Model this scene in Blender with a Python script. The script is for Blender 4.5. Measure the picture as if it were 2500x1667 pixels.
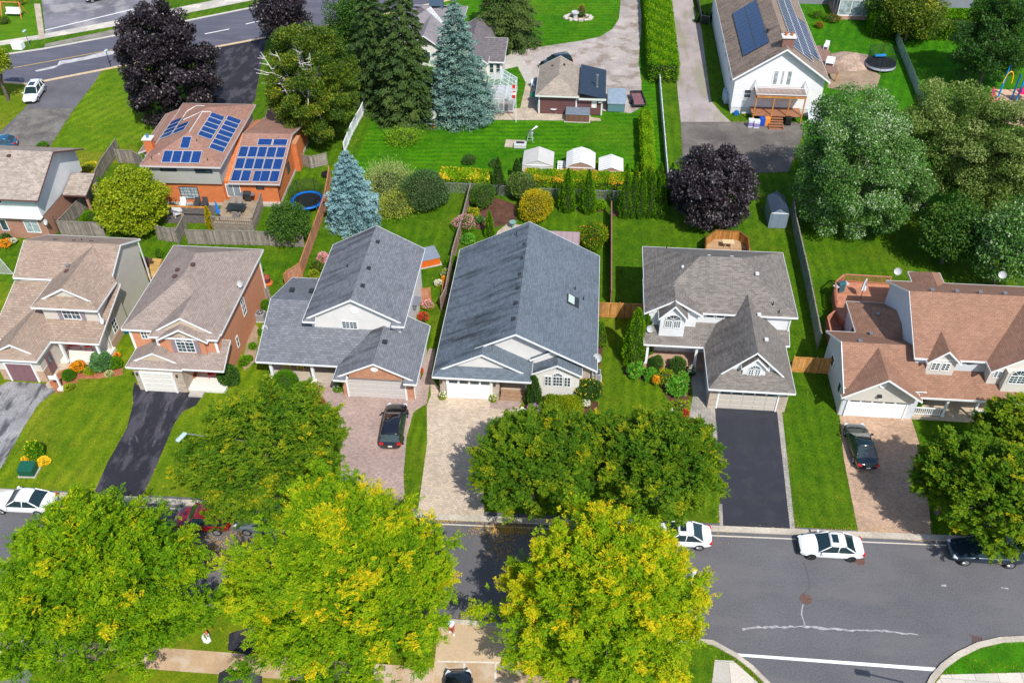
import bpy, math, random
import numpy as np
from mathutils import Vector
R = math.radians
for o in list(bpy.data.objects): bpy.data.objects.remove(o)
SC = bpy.context.scene; COL = SC.collection
random.seed(5); RNG = np.random.default_rng(5)
# ------------------------------------------------------------ camera
F = 2200.0; TH = math.atan(1943/2200.0); PSI = .091; RHO = .008; H = 55.0
_h = np.array([-math.sin(PSI), math.cos(PSI), 0]); _up = np.array([0, 0, 1.0])
FWD = _h*math.cos(TH) - _up*math.sin(TH)
_r0 = np.array([math.cos(PSI), math.sin(PSI), 0]); _u0 = np.cross(_r0, FWD)
RT = _r0*math.cos(RHO) - _u0*math.sin(RHO); UPV = _u0*math.cos(RHO) + _r0*math.sin(RHO)
CP = np.array([0, 0, H])
def ray(px, py): return FWD*F + RT*(px-1250) - UPV*(py-833.5)
def G(px, py, z=0.0):
    d = ray(px, py); p = CP + d*((z-H)/d[2]); return (float(p[0]), float(p[1]), float(z))
def proj(p):
    q = np.array(p, float)-CP; z = q@FWD; return 1250+F*(q@RT)/z, 833.5-F*(q@UPV)/z
def hz(x, y, py):            # height at which the vertical through x,y reaches image row py
    lo, hi = 0.0, 30.0
    for _ in range(40):
        m = (lo+hi)/2
        if proj((x, y, m))[1] > py: lo = m
        else: hi = m
    return lo
from mathutils import Matrix
cam = bpy.data.cameras.new("camera"); co = bpy.data.objects.new("camera", cam); COL.objects.link(co)
cam.sensor_width = 36; cam.lens = 36*F/2500; cam.clip_start = 1; cam.clip_end = 3000
co.matrix_world = Matrix(((RT[0], UPV[0], -FWD[0], 0), (RT[1], UPV[1], -FWD[1], 0), (RT[2], UPV[2], -FWD[2], H), (0, 0, 0, 1)))
SC.camera = co
# ------------------------------------------------------------ world + sun
SUN_EL = 50.0; SX, SY = .47, -.883
w = bpy.data.worlds.new("World"); SC.world = w; w.use_nodes = True
nt = w.node_tree; nt.nodes.clear()
sky = nt.nodes.new('ShaderNodeTexSky'); sky.sky_type = 'NISHITA'; sky.sun_disc = False
sky.sun_elevation = R(SUN_EL); sky.sun_rotation = math.atan2(SX, SY)
bg = nt.nodes.new('ShaderNodeBackground'); bg.inputs[1].default_value = .15
ow = nt.nodes.new('ShaderNodeOutputWorld'); nt.links.new(sky.outputs[0], bg.inputs[0]); nt.links.new(bg.outputs[0], ow.inputs[0])
sl = bpy.data.lights.new("sun", 'SUN'); sl.energy = 4.3; sl.angle = R(.5); sl.color = (1, .96, .88)
so = bpy.data.objects.new("sun", sl); COL.objects.link(so); so.location = (0, 0, 80)
sd = Vector((-math.cos(R(SUN_EL))*SX, -math.cos(R(SUN_EL))*SY, -math.sin(R(SUN_EL))))
so.rotation_euler = sd.to_track_quat('-Z', 'Y').to_euler()
SC.view_settings.view_transform = 'Standard'; SC.view_settings.look = 'None'; SC.view_settings.gamma = 1
SC.view_settings.exposure = 0.28; SC.view_settings.use_curve_mapping = False
SC.cycles.max_bounces = 6; SC.cycles.transparent_max_bounces = 8
# ------------------------------------------------------------ tagging
def tag(o, label=None, cat=None, group=None, kind=None):
    if label: o['label'] = label
    if cat: o['category'] = cat
    if group: o['group'] = group
    if kind: o['kind'] = kind
    return o
ORG = {}
def thing(name, label, cat, loc=(0, 0, 0), rz=0.0, group=None, local=False):
    o = bpy.data.objects.new(name, None); COL.objects.link(o); o.empty_display_size = .3
    o.location = loc; o.rotation_euler = (0, 0, rz); tag(o, label, cat, group)
    ORG[o.name] = (0, 0, 0) if local else tuple(loc)
    return o
class MB:
    def __init__(s): s.v = []; s.f = []
    def poly(s, pts):
        n = len(s.v); s.v += [tuple(p) for p in pts]; s.f.append(tuple(range(n, n+len(pts)))); return s
    def mesh(s, v, f):
        n = len(s.v); s.v += [tuple(p) for p in v]; s.f += [tuple(i+n for i in q) for q in f]; return s
    def box(s, x0, x1, y0, y1, z0, z1):
        return s.mesh([(x0,y0,z0),(x1,y0,z0),(x1,y1,z0),(x0,y1,z0),(x0,y0,z1),(x1,y0,z1),(x1,y1,z1),(x0,y1,z1)],
               [(0,3,2,1),(4,5,6,7),(0,1,5,4),(1,2,6,5),(2,3,7,6),(3,0,4,7)])
    def obox(s, c, sz, ang=0, tilt=0):       # centred box, rotated about z, tilt about local x
        sx, sy, szz = [a/2 for a in sz]; ca, sa = math.cos(ang), math.sin(ang); ct, st = math.cos(tilt), math.sin(tilt)
        P = []
        for (a, b, d) in [(-1,-1,-1),(1,-1,-1),(1,1,-1),(-1,1,-1),(-1,-1,1),(1,-1,1),(1,1,1),(-1,1,1)]:
            x, y, z = a*sx, b*sy, d*szz; y, z = y*ct-z*st, y*st+z*ct
            P.append((c[0]+x*ca-y*sa, c[1]+x*sa+y*ca, c[2]+z))
        return s.mesh(P, [(0,3,2,1),(4,5,6,7),(0,1,5,4),(1,2,6,5),(2,3,7,6),(3,0,4,7)])
    def prism(s, pts, z0, z1):
        if sum(a[0]*b[1]-b[0]*a[1] for a, b in zip(pts, pts[1:]+pts[:1])) < 0: pts = pts[::-1]
        n = len(pts)
        return s.mesh([(p[0],p[1],z0) for p in pts]+[(p[0],p[1],z1) for p in pts],
               [tuple(range(n-1,-1,-1)), tuple(range(n,2*n))]+[(i,(i+1)%n,n+(i+1)%n,n+i) for i in range(n)])
    def xpoly(s, axis, prof, a, b):          # profile extruded along axis: axis 'y' -> prof (x,z); 'x' -> prof (y,z)
        n = len(prof); V = []
        for t in (a, b):
            for (u, z) in prof: V.append((u, t, z) if axis == 'y' else (t, u, z))
        return s.mesh(V, [tuple(range(n)), tuple(range(2*n-1, n-1, -1))]+[(i,n+i,n+(i+1)%n,(i+1)%n) for i in range(n)])
    def tube(s, p, q, r, r2=None, n=8, caps=True):
        p = Vector(p); q = Vector(q); r2 = r if r2 is None else r2; d = (q-p).normalized()
        a = d.orthogonal().normalized(); b = d.cross(a); V = []
        for (c, rr) in ((p, r), (q, r2)):
            for i in range(n):
                t = 2*math.pi*i/n; V.append(tuple(c+a*math.cos(t)*rr+b*math.sin(t)*rr))
        Fc = [(i,(i+1)%n,n+(i+1)%n,n+i) for i in range(n)]
        if caps: Fc += [tuple(range(n-1,-1,-1)), tuple(range(n,2*n))]
        return s.mesh(V, Fc)
    def lathe(s, c, prof, n=20):             # prof [(r,z)]
        V = []; k = len(prof)
        for (r, z) in prof:
            for i in range(n): t = 2*math.pi*i/n; V.append((c[0]+r*math.cos(t), c[1]+r*math.sin(t), c[2]+z))
        Fc = [(j*n+i, j*n+(i+1)%n, (j+1)*n+(i+1)%n, (j+1)*n+i) for j in range(k-1) for i in range(n)]
        Fc += [tuple(range(n-1,-1,-1)), tuple(range((k-1)*n, k*n))]
        return s.mesh(V, Fc)
    def build(s, name, m, parent=None, label=None, smooth=False, bevel=0):
        org = ORG.get(parent.name, (0,0,0)) if parent else (0,0,0)
        me = bpy.data.meshes.new(name); me.from_pydata([(a-org[0], b-org[1], c-org[2]) for a, b, c in s.v], [], s.f); me.update()
        if m: me.materials.append(m)
        o = bpy.data.objects.new(name, me); COL.objects.link(o)
        if parent: o.parent = parent; ORG[o.name] = org
        if label: o['label'] = label
        if smooth:
            for p in me.polygons: p.use_smooth = True
        if bevel:
            b = o.modifiers.new('b', 'BEVEL'); b.width = bevel; b.segments = 2; b.limit_method = 'ANGLE'
        return o
def top(name, mb, m, label, cat, group=None, smooth=False, bevel=0):   # a thing that is one mesh: origin at its base
    xs = [v[0] for v in mb.v]; ys = [v[1] for v in mb.v]; zs = [v[2] for v in mb.v]
    c = ((min(xs)+max(xs))/2, (min(ys)+max(ys))/2, min(zs))
    mb.v = [(a-c[0], b-c[1], d-c[2]) for a, b, d in mb.v]
    o = mb.build(name, m, None, smooth=smooth, bevel=bevel); o.location = c
    return tag(o, label, cat, group)
def copy_tree(o, parent=None):
    c = o.copy(); COL.objects.link(c)
    if parent: c.parent = parent
    for ch in list(o.children): copy_tree(ch, c)
    return c
# ------------------------------------------------------------ materials
MATS = {}
class NT:
    def __init__(s, m): s.t = m.node_tree; s.n = s.t.nodes
    def new(s, t, **k):
        x = s.n.new(t)
        for a, b in k.items(): setattr(x, a, b)
        return x
    def put(s, sock, v):
        if isinstance(v, bpy.types.NodeSocket): s.t.links.new(v, sock)
        elif v is not None:
            if hasattr(sock.default_value, '__len__') and not hasattr(v, '__len__'): v = (v, v, v)
            if hasattr(v, '__len__') and len(sock.default_value) == 4 and len(v) == 3: v = (*v, 1)
            sock.default_value = v
    def math(s, op, a, b=None, c=None, clamp=False):
        x = s.new('ShaderNodeMath', operation=op); x.use_clamp = clamp
        s.put(x.inputs[0], a); s.put(x.inputs[1], b) if b is not None else 0
        if c is not None: s.put(x.inputs[2], c)
        return x.outputs[0]
    def vmath(s, op, a, b=None):
        x = s.new('ShaderNodeVectorMath', operation=op); s.put(x.inputs[0], a)
        if b is not None: s.put(x.inputs[1], b)
        return x.outputs['Value'] if op == 'DOT_PRODUCT' else x.outputs[0]
    def noise(s, vec, scale, detail=3, rough=.55):
        x = s.new('ShaderNodeTexNoise'); s.put(x.inputs['Vector'], vec); x.inputs['Scale'].default_value = scale
        x.inputs['Detail'].default_value = detail; x.inputs['Roughness'].default_value = rough; return x.outputs['Fac']
    def mix(s, f, a, b, mode='MIX'):
        x = s.new('ShaderNodeMix', data_type='RGBA', blend_type=mode); s.put(x.inputs[0], f); s.put(x.inputs[6], a); s.put(x.inputs[7], b)
        return x.outputs[2]
    def ramp(s, f, stops, interp='LINEAR'):
        x = s.new('ShaderNodeValToRGB'); e = x.color_ramp.elements; x.color_ramp.interpolation = interp
        while len(e) < len(stops): e.new(.5)
        for i, (p, c) in enumerate(stops): e[i].position = p; e[i].color = (*c, 1) if hasattr(c, '__len__') else (c, c, c, 1)
        s.put(x.inputs[0], f); return x.outputs[0]
    def rng(s, v, a, b, c=0, d=1):
        x = s.new('ShaderNodeMapRange'); s.put(x.inputs[0], v)
        for i, q in zip((1, 2, 3, 4), (a, b, c, d)): x.inputs[i].default_value = q
        return x.outputs[0]
def newmat(name):
    m = bpy.data.materials.new(name); m.use_nodes = True; t = NT(m); b = t.n['Principled BSDF']
    return m, t, b
def sc3(c, k): return tuple(min(1, a*k) for a in c)
def mk(name, c=(), rough=.7, ns=0, na=.2, metal=0, spec=.4, bump=0, c2=None, detail=4, coat=0):
    if name in MATS: return MATS[name]
    m, t, b = newmat(name); b.inputs['Roughness'].default_value = rough; b.inputs['Metallic'].default_value = metal
    b.inputs['Specular IOR Level'].default_value = spec; b.inputs['Coat Weight'].default_value = coat
    b.inputs['Base Color'].default_value = (*c, 1)
    g = t.new('ShaderNodeNewGeometry').outputs['Position']
    if ns:
        n = t.noise(g, ns, detail); n2 = t.rng(n, .3, .7)
        t.put(b.inputs['Base Color'], t.mix(n2, sc3(c, 1-na), c2 or sc3(c, 1+na)))
        if bump:
            bp = t.new('ShaderNodeBump'); bp.inputs['Strength'].default_value = bump; bp.inputs['Distance'].default_value = .05
            t.put(bp.inputs['Height'], t.noise(g, ns*6, 3)); t.put(b.inputs['Normal'], bp.outputs[0])
    MATS[name] = m; return m
def surf_uv(t):
    g = t.new('ShaderNodeNewGeometry'); P = g.outputs['Position']; N = g.outputs['True Normal']
    u = t.vmath('DOT_PRODUCT', t.vmath('NORMALIZE', t.vmath('CROSS_PRODUCT', N, (0, 0, 1))), P)
    s = t.new('ShaderNodeSeparateXYZ'); t.put(s.inputs[0], P); sn = t.new('ShaderNodeSeparateXYZ'); t.put(sn.inputs[0], N)
    return g, P, N, u, s, sn
def bricktex(t, vec, c1, c2, cm, bw, rh, ms, bias=0.0, off=.5):
    x = t.new('ShaderNodeTexBrick'); t.put(x.inputs['Vector'], vec)
    for k, v in (('Color1', c1), ('Color2', c2), ('Mortar', cm)): x.inputs[k].default_value = (*v, 1)
    x.inputs['Scale'].default_value = 1; x.inputs['Brick Width'].default_value = bw; x.inputs['Row Height'].default_value = rh
    x.inputs['Mortar Size'].default_value = ms; x.inputs['Bias'].default_value = bias; x.inputs['Mortar Smooth'].default_value = .1; x.offset = off
    return x.outputs[0]
def comb(t, a, b, c=0):
    x = t.new('ShaderNodeCombineXYZ'); t.put(x.inputs[0], a); t.put(x.inputs[1], b); t.put(x.inputs[2], c); return x.outputs[0]
def shingle(name, c, var=.28, stain=0.0, pitch=2.1, spots=0.0):
    m, t, b = newmat(name); g, P, N, u, s, sn = surf_uv(t)
    v = t.math('MULTIPLY', s.outputs[2], pitch)
    wob = t.math('MULTIPLY', t.math('SUBTRACT', t.noise(P, 3, 2), .5), .05)
    c1 = bricktex(t, comb(t, u, t.math('ADD', v, wob)), sc3(c, 1-var), sc3(c, 1+var), sc3(c, .5), .36, .17, .014, .1)
    big = t.mix(.7, sc3(c, 1), c1)
    c2 = t.mix(t.rng(t.noise(P, .6, 4), .35, .7), t.mix(1, big, (.92, .92, .92), 'MULTIPLY'), t.mix(1, big, (1.07, 1.06, 1.06), 'MULTIPLY'))
    c3 = t.mix(t.rng(t.noise(P, 14, 3, .7), .42, .62, .0, .45), c2, t.mix(1, c2, (.5, .5, .5), 'MULTIPLY'))
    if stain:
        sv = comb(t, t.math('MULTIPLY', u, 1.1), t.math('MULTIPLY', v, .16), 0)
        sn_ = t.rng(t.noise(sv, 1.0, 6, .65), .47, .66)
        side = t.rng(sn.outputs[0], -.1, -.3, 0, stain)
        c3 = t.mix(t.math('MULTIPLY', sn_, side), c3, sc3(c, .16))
    if spots:
        sp = t.rng(t.noise(P, 1.7, 7, .75), .64, .7, 0, spots); c3 = t.mix(sp, c3, sc3(c, .2))
    t.put(b.inputs['Base Color'], c3); b.inputs['Roughness'].default_value = .92; b.inputs['Specular IOR Level'].default_value = .15
    bp = t.new('ShaderNodeBump'); bp.inputs['Strength'].default_value = .35; bp.inputs['Distance'].default_value = .03; t.put(bp.inputs['Height'], c1); t.put(b.inputs['Normal'], bp.outputs[0])
    return m
def siding(name, c, step=.12, dark=.78, vert=False, rough=.6, na=.04):
    m, t, b = newmat(name); g, P, N, u, s, sn = surf_uv(t)
    q = u if vert else s.outputs[2]
    fr = t.math('FRACT', t.math('MULTIPLY', q, 1/step)); ln = t.math('LESS_THAN', fr, .16)
    base = t.mix(t.rng(t.noise(P, .9, 4), .3, .7), sc3(c, 1-na*2), sc3(c, 1+na))
    t.put(b.inputs['Base Color'], t.mix(ln, base, t.mix(1, base, (dark,)*3, 'MULTIPLY'))); b.inputs['Roughness'].default_value = rough
    bp = t.new('ShaderNodeBump'); bp.inputs['Strength'].default_value = .3; bp.inputs['Distance'].default_value = .02; t.put(bp.inputs['Height'], fr); t.put(b.inputs['Normal'], bp.outputs[0])
    return m
def brick(name, c1, c2, cm, bw=.23, rh=.085, ms=.01):
    m, t, b = newmat(name); g, P, N, u, s, sn = surf_uv(t)
    k = bricktex(t, comb(t, u, s.outputs[2]), c1, c2, cm, bw, rh, ms)
    k = t.mix(t.rng(t.noise(P, 1.2, 4), .3, .7, 0, .5), k, t.mix(1, k, (.72, .72, .75), 'MULTIPLY'))
    t.put(b.inputs['Base Color'], k); b.inputs['Roughness'].default_value = .85; b.inputs['Specular IOR Level'].default_value = .2
    return m
def grass(name, lo, hi, dry, ang=90, per=1.1, samt=.35, dryamt=.35, dsc=.12, seed=0.0):
    m, t, b = newmat(name); P0 = t.new('ShaderNodeNewGeometry').outputs['Position']
    P = t.vmath('ADD', P0, (seed, seed*2, 0)) if seed else P0
    s = t.new('ShaderNodeSeparateXYZ'); t.put(s.inputs[0], P)
    a = R(ang+90)
    q = t.math('ADD', t.math('MULTIPLY', s.outputs[0], math.cos(a)), t.math('MULTIPLY', s.outputs[1], math.sin(a)))
    q = t.math('ADD', q, t.math('MULTIPLY', t.noise(P, .25, 2), .9))
    st = t.math('MULTIPLY_ADD', t.math('SINE', t.math('MULTIPLY', q, 2*math.pi/per)), .5, .5)
    mask = t.rng(t.noise(P, .18, 2), .35, .6)
    k = t.math('ADD', t.math('MULTIPLY', t.rng(t.noise(P, .7, 6, .65), .3, .72), .62), t.math('MULTIPLY', t.math('MULTIPLY', st, mask), samt))
    k = t.math('ADD', k, t.math('MULTIPLY', t.math('SUBTRACT', t.noise(P, 4, 5, .8), .5), 1.9))
    col = t.mix(t.math('ADD', k, 0, clamp=True), lo, hi)
    d = t.math('MULTIPLY', t.rng(t.noise(P, dsc, 5, .6), .5, .72), t.rng(t.noise(P, 2.5, 4, .7), .35, .62))
    col = t.mix(t.math('MULTIPLY', d, dryamt, clamp=True), col, dry)
    f = t.rng(t.noise(P, 11, 3, .8), .36, .6)
    col = t.mix(f, t.mix(1, col, (.62, .66, .6), 'MULTIPLY'), col)
    t.put(b.inputs['Base Color'], col); b.inputs['Roughness'].default_value = .9; b.inputs['Specular IOR Level'].default_value = .1
    bp = t.new('ShaderNodeBump'); bp.inputs['Strength'].default_value = .5; bp.inputs['Distance'].default_value = .06; t.put(bp.inputs['Height'], t.noise(P, 14, 3)); t.put(b.inputs['Normal'], bp.outputs[0])
    return m
def ground(name, c, speck=.25, sscale=18, patch=.15, pscale=.3, stain=None, samt=0, sscale2=.5, cracks=0, rough=.9, brickp=None, stretch=None, bump=.25):
    m, t, b = newmat(name); P = t.new('ShaderNodeNewGeometry').outputs['Position']
    col = t.mix(t.rng(t.noise(P, pscale, 5, .6), .3, .7), sc3(c, 1-patch), sc3(c, 1+patch))
    if brickp:
        bw, rh, ms, mc, ang = brickp; mp = t.new('ShaderNodeMapping'); t.put(mp.inputs[0], P); mp.inputs['Rotation'].default_value = (0, 0, R(ang))
        wv = t.vmath('ADD', mp.outputs[0], t.vmath('SCALE', P, None)) if False else mp.outputs[0]
        k = bricktex(t, wv, (.82,)*3, (1.16, 1.12, 1.08), mc, bw, rh, ms); col = t.mix(1, col, k, 'MULTIPLY')
    col = t.mix(t.rng(t.noise(P, sscale, 3, .8), .32, .68), t.mix(1, col, (1-speck,)*3, 'MULTIPLY'), t.mix(1, col, (1+speck,)*3, 'MULTIPLY'))
    if stain:
        sv = P
        if stretch: mp = t.new('ShaderNodeMapping'); t.put(mp.inputs[0], P); mp.inputs['Scale'].default_value = stretch; mp.inputs['Rotation'].default_value = (0, 0, 0); sv = mp.outputs[0]
        col = t.mix(t.rng(t.noise(sv, sscale2, 6, .62), .5, .6, 0, samt), col, stain)
    if cracks:
        vo = t.new('ShaderNodeTexVoronoi', feature='DISTANCE_TO_EDGE'); vo.inputs['Scale'].default_value = cracks
        dv = t.new('ShaderNodeTexNoise'); t.put(dv.inputs['Vector'], P); dv.inputs['Scale'].default_value = .8
        t.put(vo.inputs['Vector'], t.mix(.25, P, dv.outputs['Color']))
        ck = t.rng(vo.outputs['Distance'], .0, .012, 1, 0); ck = t.math('MULTIPLY', ck, t.rng(t.noise(P, .5, 2), .52, .6))
        col = t.mix(t.math('MULTIPLY', ck, .7), col, sc3(c, .45))
    t.put(b.inputs['Base Color'], col); b.inputs['Roughness'].default_value = rough; b.inputs['Specular IOR Level'].default_value = .25
    bp = t.new('ShaderNodeBump'); bp.inputs['Strength'].default_value = bump; bp.inputs['Distance'].default_value = .02; t.put(bp.inputs['Height'], t.noise(P, sscale, 3)); t.put(b.inputs['Normal'], bp.outputs[0])
    return m
def foliage(name, stops, trans=.35, rough=.55, spec=.35, gl=0):
    m, t, b = newmat(name); at = t.new('ShaderNodeAttribute'); at.attribute_name = 'tint'; at.attribute_type = 'GEOMETRY'
    col = t.ramp(at.outputs['Fac'], stops)
    t.put(b.inputs['Base Color'], col); b.inputs['Roughness'].default_value = rough; b.inputs['Specular IOR Level'].default_value = spec
    if trans:
        tr = t.new('ShaderNodeBsdfTranslucent'); t.put(tr.inputs[0], t.mix(1, col, (1.1, 1.2, .5), 'MULTIPLY')); ms = t.new('ShaderNodeMixShader'); ms.inputs[0].default_value = trans
        t.t.links.new(b.outputs[0], ms.inputs[1]); t.t.links.new(tr.outputs[0], ms.inputs[2]); t.t.links.new(ms.outputs[0], t.n['Material Output'].inputs[0])
    return m
WHITE = mk('white_trim', (.78, .79, .8), .45, 3, .04); OFFW = mk('off_white', (.68, .66, .62), .6, 4, .06)
GLASS = mk('window_glass', (.035, .06, .075), .06, .9, .5, spec=.9); GLASSL = mk('window_glass_pale', (.30, .36, .38), .15, 2.2, .45, spec=.8)
BLK = mk('black_plastic', (.012, .012, .014), .4); DKM = mk('dark_metal', (.03, .032, .035), .4); GREYM = mk('grey_metal', (.33, .34, .36), .35, metal=.6)
LTGREY = mk('light_grey', (.5, .51, .52), .5, 5, .08); BRN = mk('brown_vent', (.09, .045, .045), .7); TERRA = mk('terracotta', (.42, .12, .035), .7)
RUB = mk('rubber', (.018, .018, .02), .7); CONC = mk('concrete', (.42, .39, .35), .85, 1.5, .12, bump=.2); STONE = mk('stone', (.36, .31, .27), .9, 5, .35, bump=.4)
WOODR = mk('cedar_wood', (.42, .17, .07), .7, 3, .25); WOODG = mk('weathered_wood', (.22, .19, .16), .85, 4, .35); WOODY = mk('golden_wood', (.45, .20, .045), .7, 3, .3); WOODD = mk('deck_wood', (.30, .13, .07), .7, 3, .25)
# ============================================================ GROUND
PAVED = []
def sheet(name, pts, m, z=0.0, px=True, lab=None, th=0.0):
    P = [G(*p) for p in pts] if px else pts
    if name in ('road', 'driveway', 'path', 'pavement', 'patio', 'gravel_drive', 'lane', 'parking_pad', 'parking_lot', 'garden_bed', 'verge', 'dirt_patch', 'play_area'): PAVED.append(np.array([p[:2] for p in P]))
    mb = MB()
    if th: mb.prism([(p[0], p[1]) for p in P], -.05, z)
    else:
        if sum(a[0]*b[1]-b[0]*a[1] for a, b in zip(P, P[1:]+P[:1])) < 0: P = P[::-1]
        mb.poly([(p[0], p[1], z) for p in P])
    return tag(mb.build(name, m), kind='structure')
def band(pts, w, side=1):      # polyline (world) -> polygon of width w
    n = len(pts); off = []
    for i in range(n):
        a = Vector(pts[max(0, i-1)][:2]); b = Vector(pts[min(n-1, i+1)][:2]); d = (b-a).normalized(); nn = Vector((-d.y, d.x))*side
        off.append(tuple(Vector(pts[i][:2])+nn*w))
    return [tuple(p[:2]) for p in pts], off
def strip(name, pts, w, z0, z1, m, side=1, px=True):
    P = [G(*p) for p in pts] if px else pts
    a, b = band(P, w, side); mb = MB(); PAVED.append(np.array(a+b[::-1]))
    for i in range(len(a)-1): mb.prism([a[i], a[i+1], b[i+1], b[i]], z0, z1)
    return tag(mb.build(name, m), kind='structure')
GR_F = grass('front_lawn', (.065, .14, .004), (.205, .28, .008), (.38, .30, .035), 84, 1.25, .55, .7)
GR_B = grass('back_lawn', (.02, .11, .002), (.09, .28, .003), (.24, .26, .02), 5, 1.0, .45, .45, .1, 7)
GR_D = grass('dark_lawn', (.03, .095, .003), (.12, .23, .005), (.24, .24, .02), 90, 1.1, .3, .4, .15, 3)
GR_Y = grass('dry_lawn', (.08, .15, .005), (.22, .26, .008), (.42, .30, .05), 60, 1.3, .3, .7, .2, 11)
ASPH = ground('asphalt', (.118, .115, .125), .3, 11, .12, .18, (.165, .155, .155), .35, .3, stretch=(.35, 1, 1))
ASPHM = ground('main_asphalt', (.095, .095, .125), .14, 6, .12, .12, (.17, .165, .19), .3, .35, stretch=(.3, 1.6, 1))
ASPHD = ground('driveway_asphalt', (.022, .022, .03), .35, 9, .2, .3, (.075, .07, .085), .8, .7, stretch=(1.2, .45, 1))
ASPHN = ground('new_asphalt', (.032, .034, .045), .12, 9, .1, .3, (.05, .05, .06), .35, .8)
ASPHO = ground('old_asphalt', (.25, .245, .25), .3, 7, .35, .5, (.05, .048, .058), .85, .55, cracks=.35, stretch=(1.6, .5, 1))
PAVEP = ground('pink_pavers', (.38, .29, .265), .12, 8, .14, .35, brickp=(.22, .15, .010, (.55, .52, .5), 3))
PAVEC = ground('cream_pavers', (.50, .415, .33), .12, 8, .10, .35, brickp=(.26, .19, .012, (.66, .62, .58), 3))
PAVET = ground('tan_pavers', (.44, .305, .22), .16, 8, .22, .35, brickp=(.24, .16, .01, (.62, .58, .52), 3))
PAVES = ground('small_pavers', (.34, .32, .29), .2, 8, .2, .5, brickp=(.3, .2, .015, (.5, .48, .46), 45))
FLAG = ground('flagstone', (.42, .35, .27), .2, 4, .25, .8, cracks=1.1)
MULCH = ground('mulch', (.10, .045, .03), .5, 9, .4, 1.2, bump=.8); MULCHR = ground('red_mulch', (.32, .12, .06), .5, 9, .35, 1.2, bump=.8)
GRAV = ground('gravel', (.38, .335, .31), .45, 7, .25, .3, (.17, .12, .08), .6, .35); DIRT = ground('dirt', (.30, .22, .15), .3, 6, .3, .6)
SIDEW = ground('concrete_walk', (.50, .47, .42), .12, 8, .12, .3, brickp=(1.5, 1.5, .02, (.6, .58, .55), 0))
SIDET = ground('tan_walk', (.42, .29, .18), .14, 8, .2, .4, (.58, .52, .45), .4, .6)
KERB = ground('kerb_concrete', (.45, .40, .33), .2, 6, .2, .5)
PAINT = mk('road_paint', (.8, .8, .8), .6, 5, .12)

mb = MB()     # one ground sheet, far larger than the view
mb.poly([(-900, -300, 0), (900, -300, 0), (900, 1500, 0), (-900, 1500, 0)])
tag(mb.build('ground', GR_D), kind='structure')
# lawns
YB = 68.0
sheet('lawn', [(-75, 39), (-24.6, 39), (-24.6, 57), (-28.8, 57), (-28.8, 67), (-75, 67)], GR_F, .004, False)
sheet('lawn', [(-24.6, 41), (-1.5, 41), (3, 41), (12, 41), (12, 68), (-24.6, 68)], grass('mid_lawn', (.04, .10, .003), (.15, .24, .006), (.30, .26, .03), 88, .9, .5, .55), .004, False)
sheet('lawn', [(-27, 87.5), (9.6, 88.5), (9.6, 150), (-28, 150)], GR_B, .004, False)
sheet('lawn', [(27, 89), (90, 89), (90, 170), (27, 170)], grass('far_lawn', (.02, .12, .003), (.07, .25, .004), (.2, .24, .03), 70, 1.4, .4, .3, .12, 5), .004, False)
sheet('lawn', [(0, 200), (60, 205), (115, 195), (250, 172), (290, 172), (330, 300), (340, 400), (120, 400), (100, 360), (-60, 420), (-60, 200)], GR_Y, .004)
sheet('lawn', [(248, 176), (300, 160), (420, 120), (420, 330), (330, 350), (240, 372), (118, 358), (170, 272)], grass('side_lawn', (.06, .15, .004), (.19, .29, .008), (.34, .32, .04), 62, 1.5, .5, .45), .008)
sheet('lawn', [(0, 15), (80, 12), (95, 12), (95, 100), (0, 114)], grass('far_grass', (.05, .16, .004), (.14, .28, .006), (.3, .3, .03), 12, 1.2, .2, .3), .008)
# near street, far kerb
def KY(x): return float(np.interp(x, [-95, -43.8, -11, 26, 95], [40.6, 41.0, 41.3, 42.4, 44.4]))
def NY(x): return 33.12+.004*x
ne = G(1728, 1560)
RD = [(-95, KY(-95)), (95, KY(95)), (95, 34.4)] + [G(2500, 1553)[:2], G(2440, 1556)[:2], G(2384, 1569)[:2], G(2336, 1592)[:2], G(2297, 1620)[:2], G(2271, 1650)[:2], G(2250, 1690)[:2], G(2225, 1800)[:2]] \
   + [G(1985, 1800)[:2], G(1900, 1692)[:2], G(1880, 1667)[:2], G(1838, 1625)[:2], G(1797, 1594)[:2], (ne[0], ne[1]), (-95, NY(-95))]
sheet('road', [(*p,) for p in RD], ASPH, .008, False)
FK = [(x, KY(x)) for x in (-95, -40, -11, 10, 26, 60, 95)]
strip('kerb', FK, .5, 0, .10, KERB, 1, False); strip('kerb', [(x, y-.42) for x, y in FK], .10, 0, .02, mk('gutter', (.55, .5, .42), .8, 3, .15), 1, False)
NK = [(-95, NY(-95)), (-40, NY(-40)), (-5, NY(-5)), (ne[0]-2, ne[1]-.03)] + [G(*p)[:2] for p in [(1740, 1563), (1797, 1594), (1838, 1625), (1880, 1667), (1900, 1692), (1985, 1800)]]
strip('kerb', NK, .32, 0, .10, KERB, -1, False)
CK = [G(*p)[:2] for p in [(2225, 1800), (2250, 1690), (2271, 1650), (2297, 1620), (2336, 1592), (2384, 1569), (2440, 1556), (2500, 1553)]]+[(95, 34.4)]
strip('kerb', CK, .38, 0, .12, KERB, -1, False)
sheet('stop_line', [(1797, 1594), (1800, 1601), (2284, 1638), (2285, 1629)], PAINT, .012)
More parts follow.
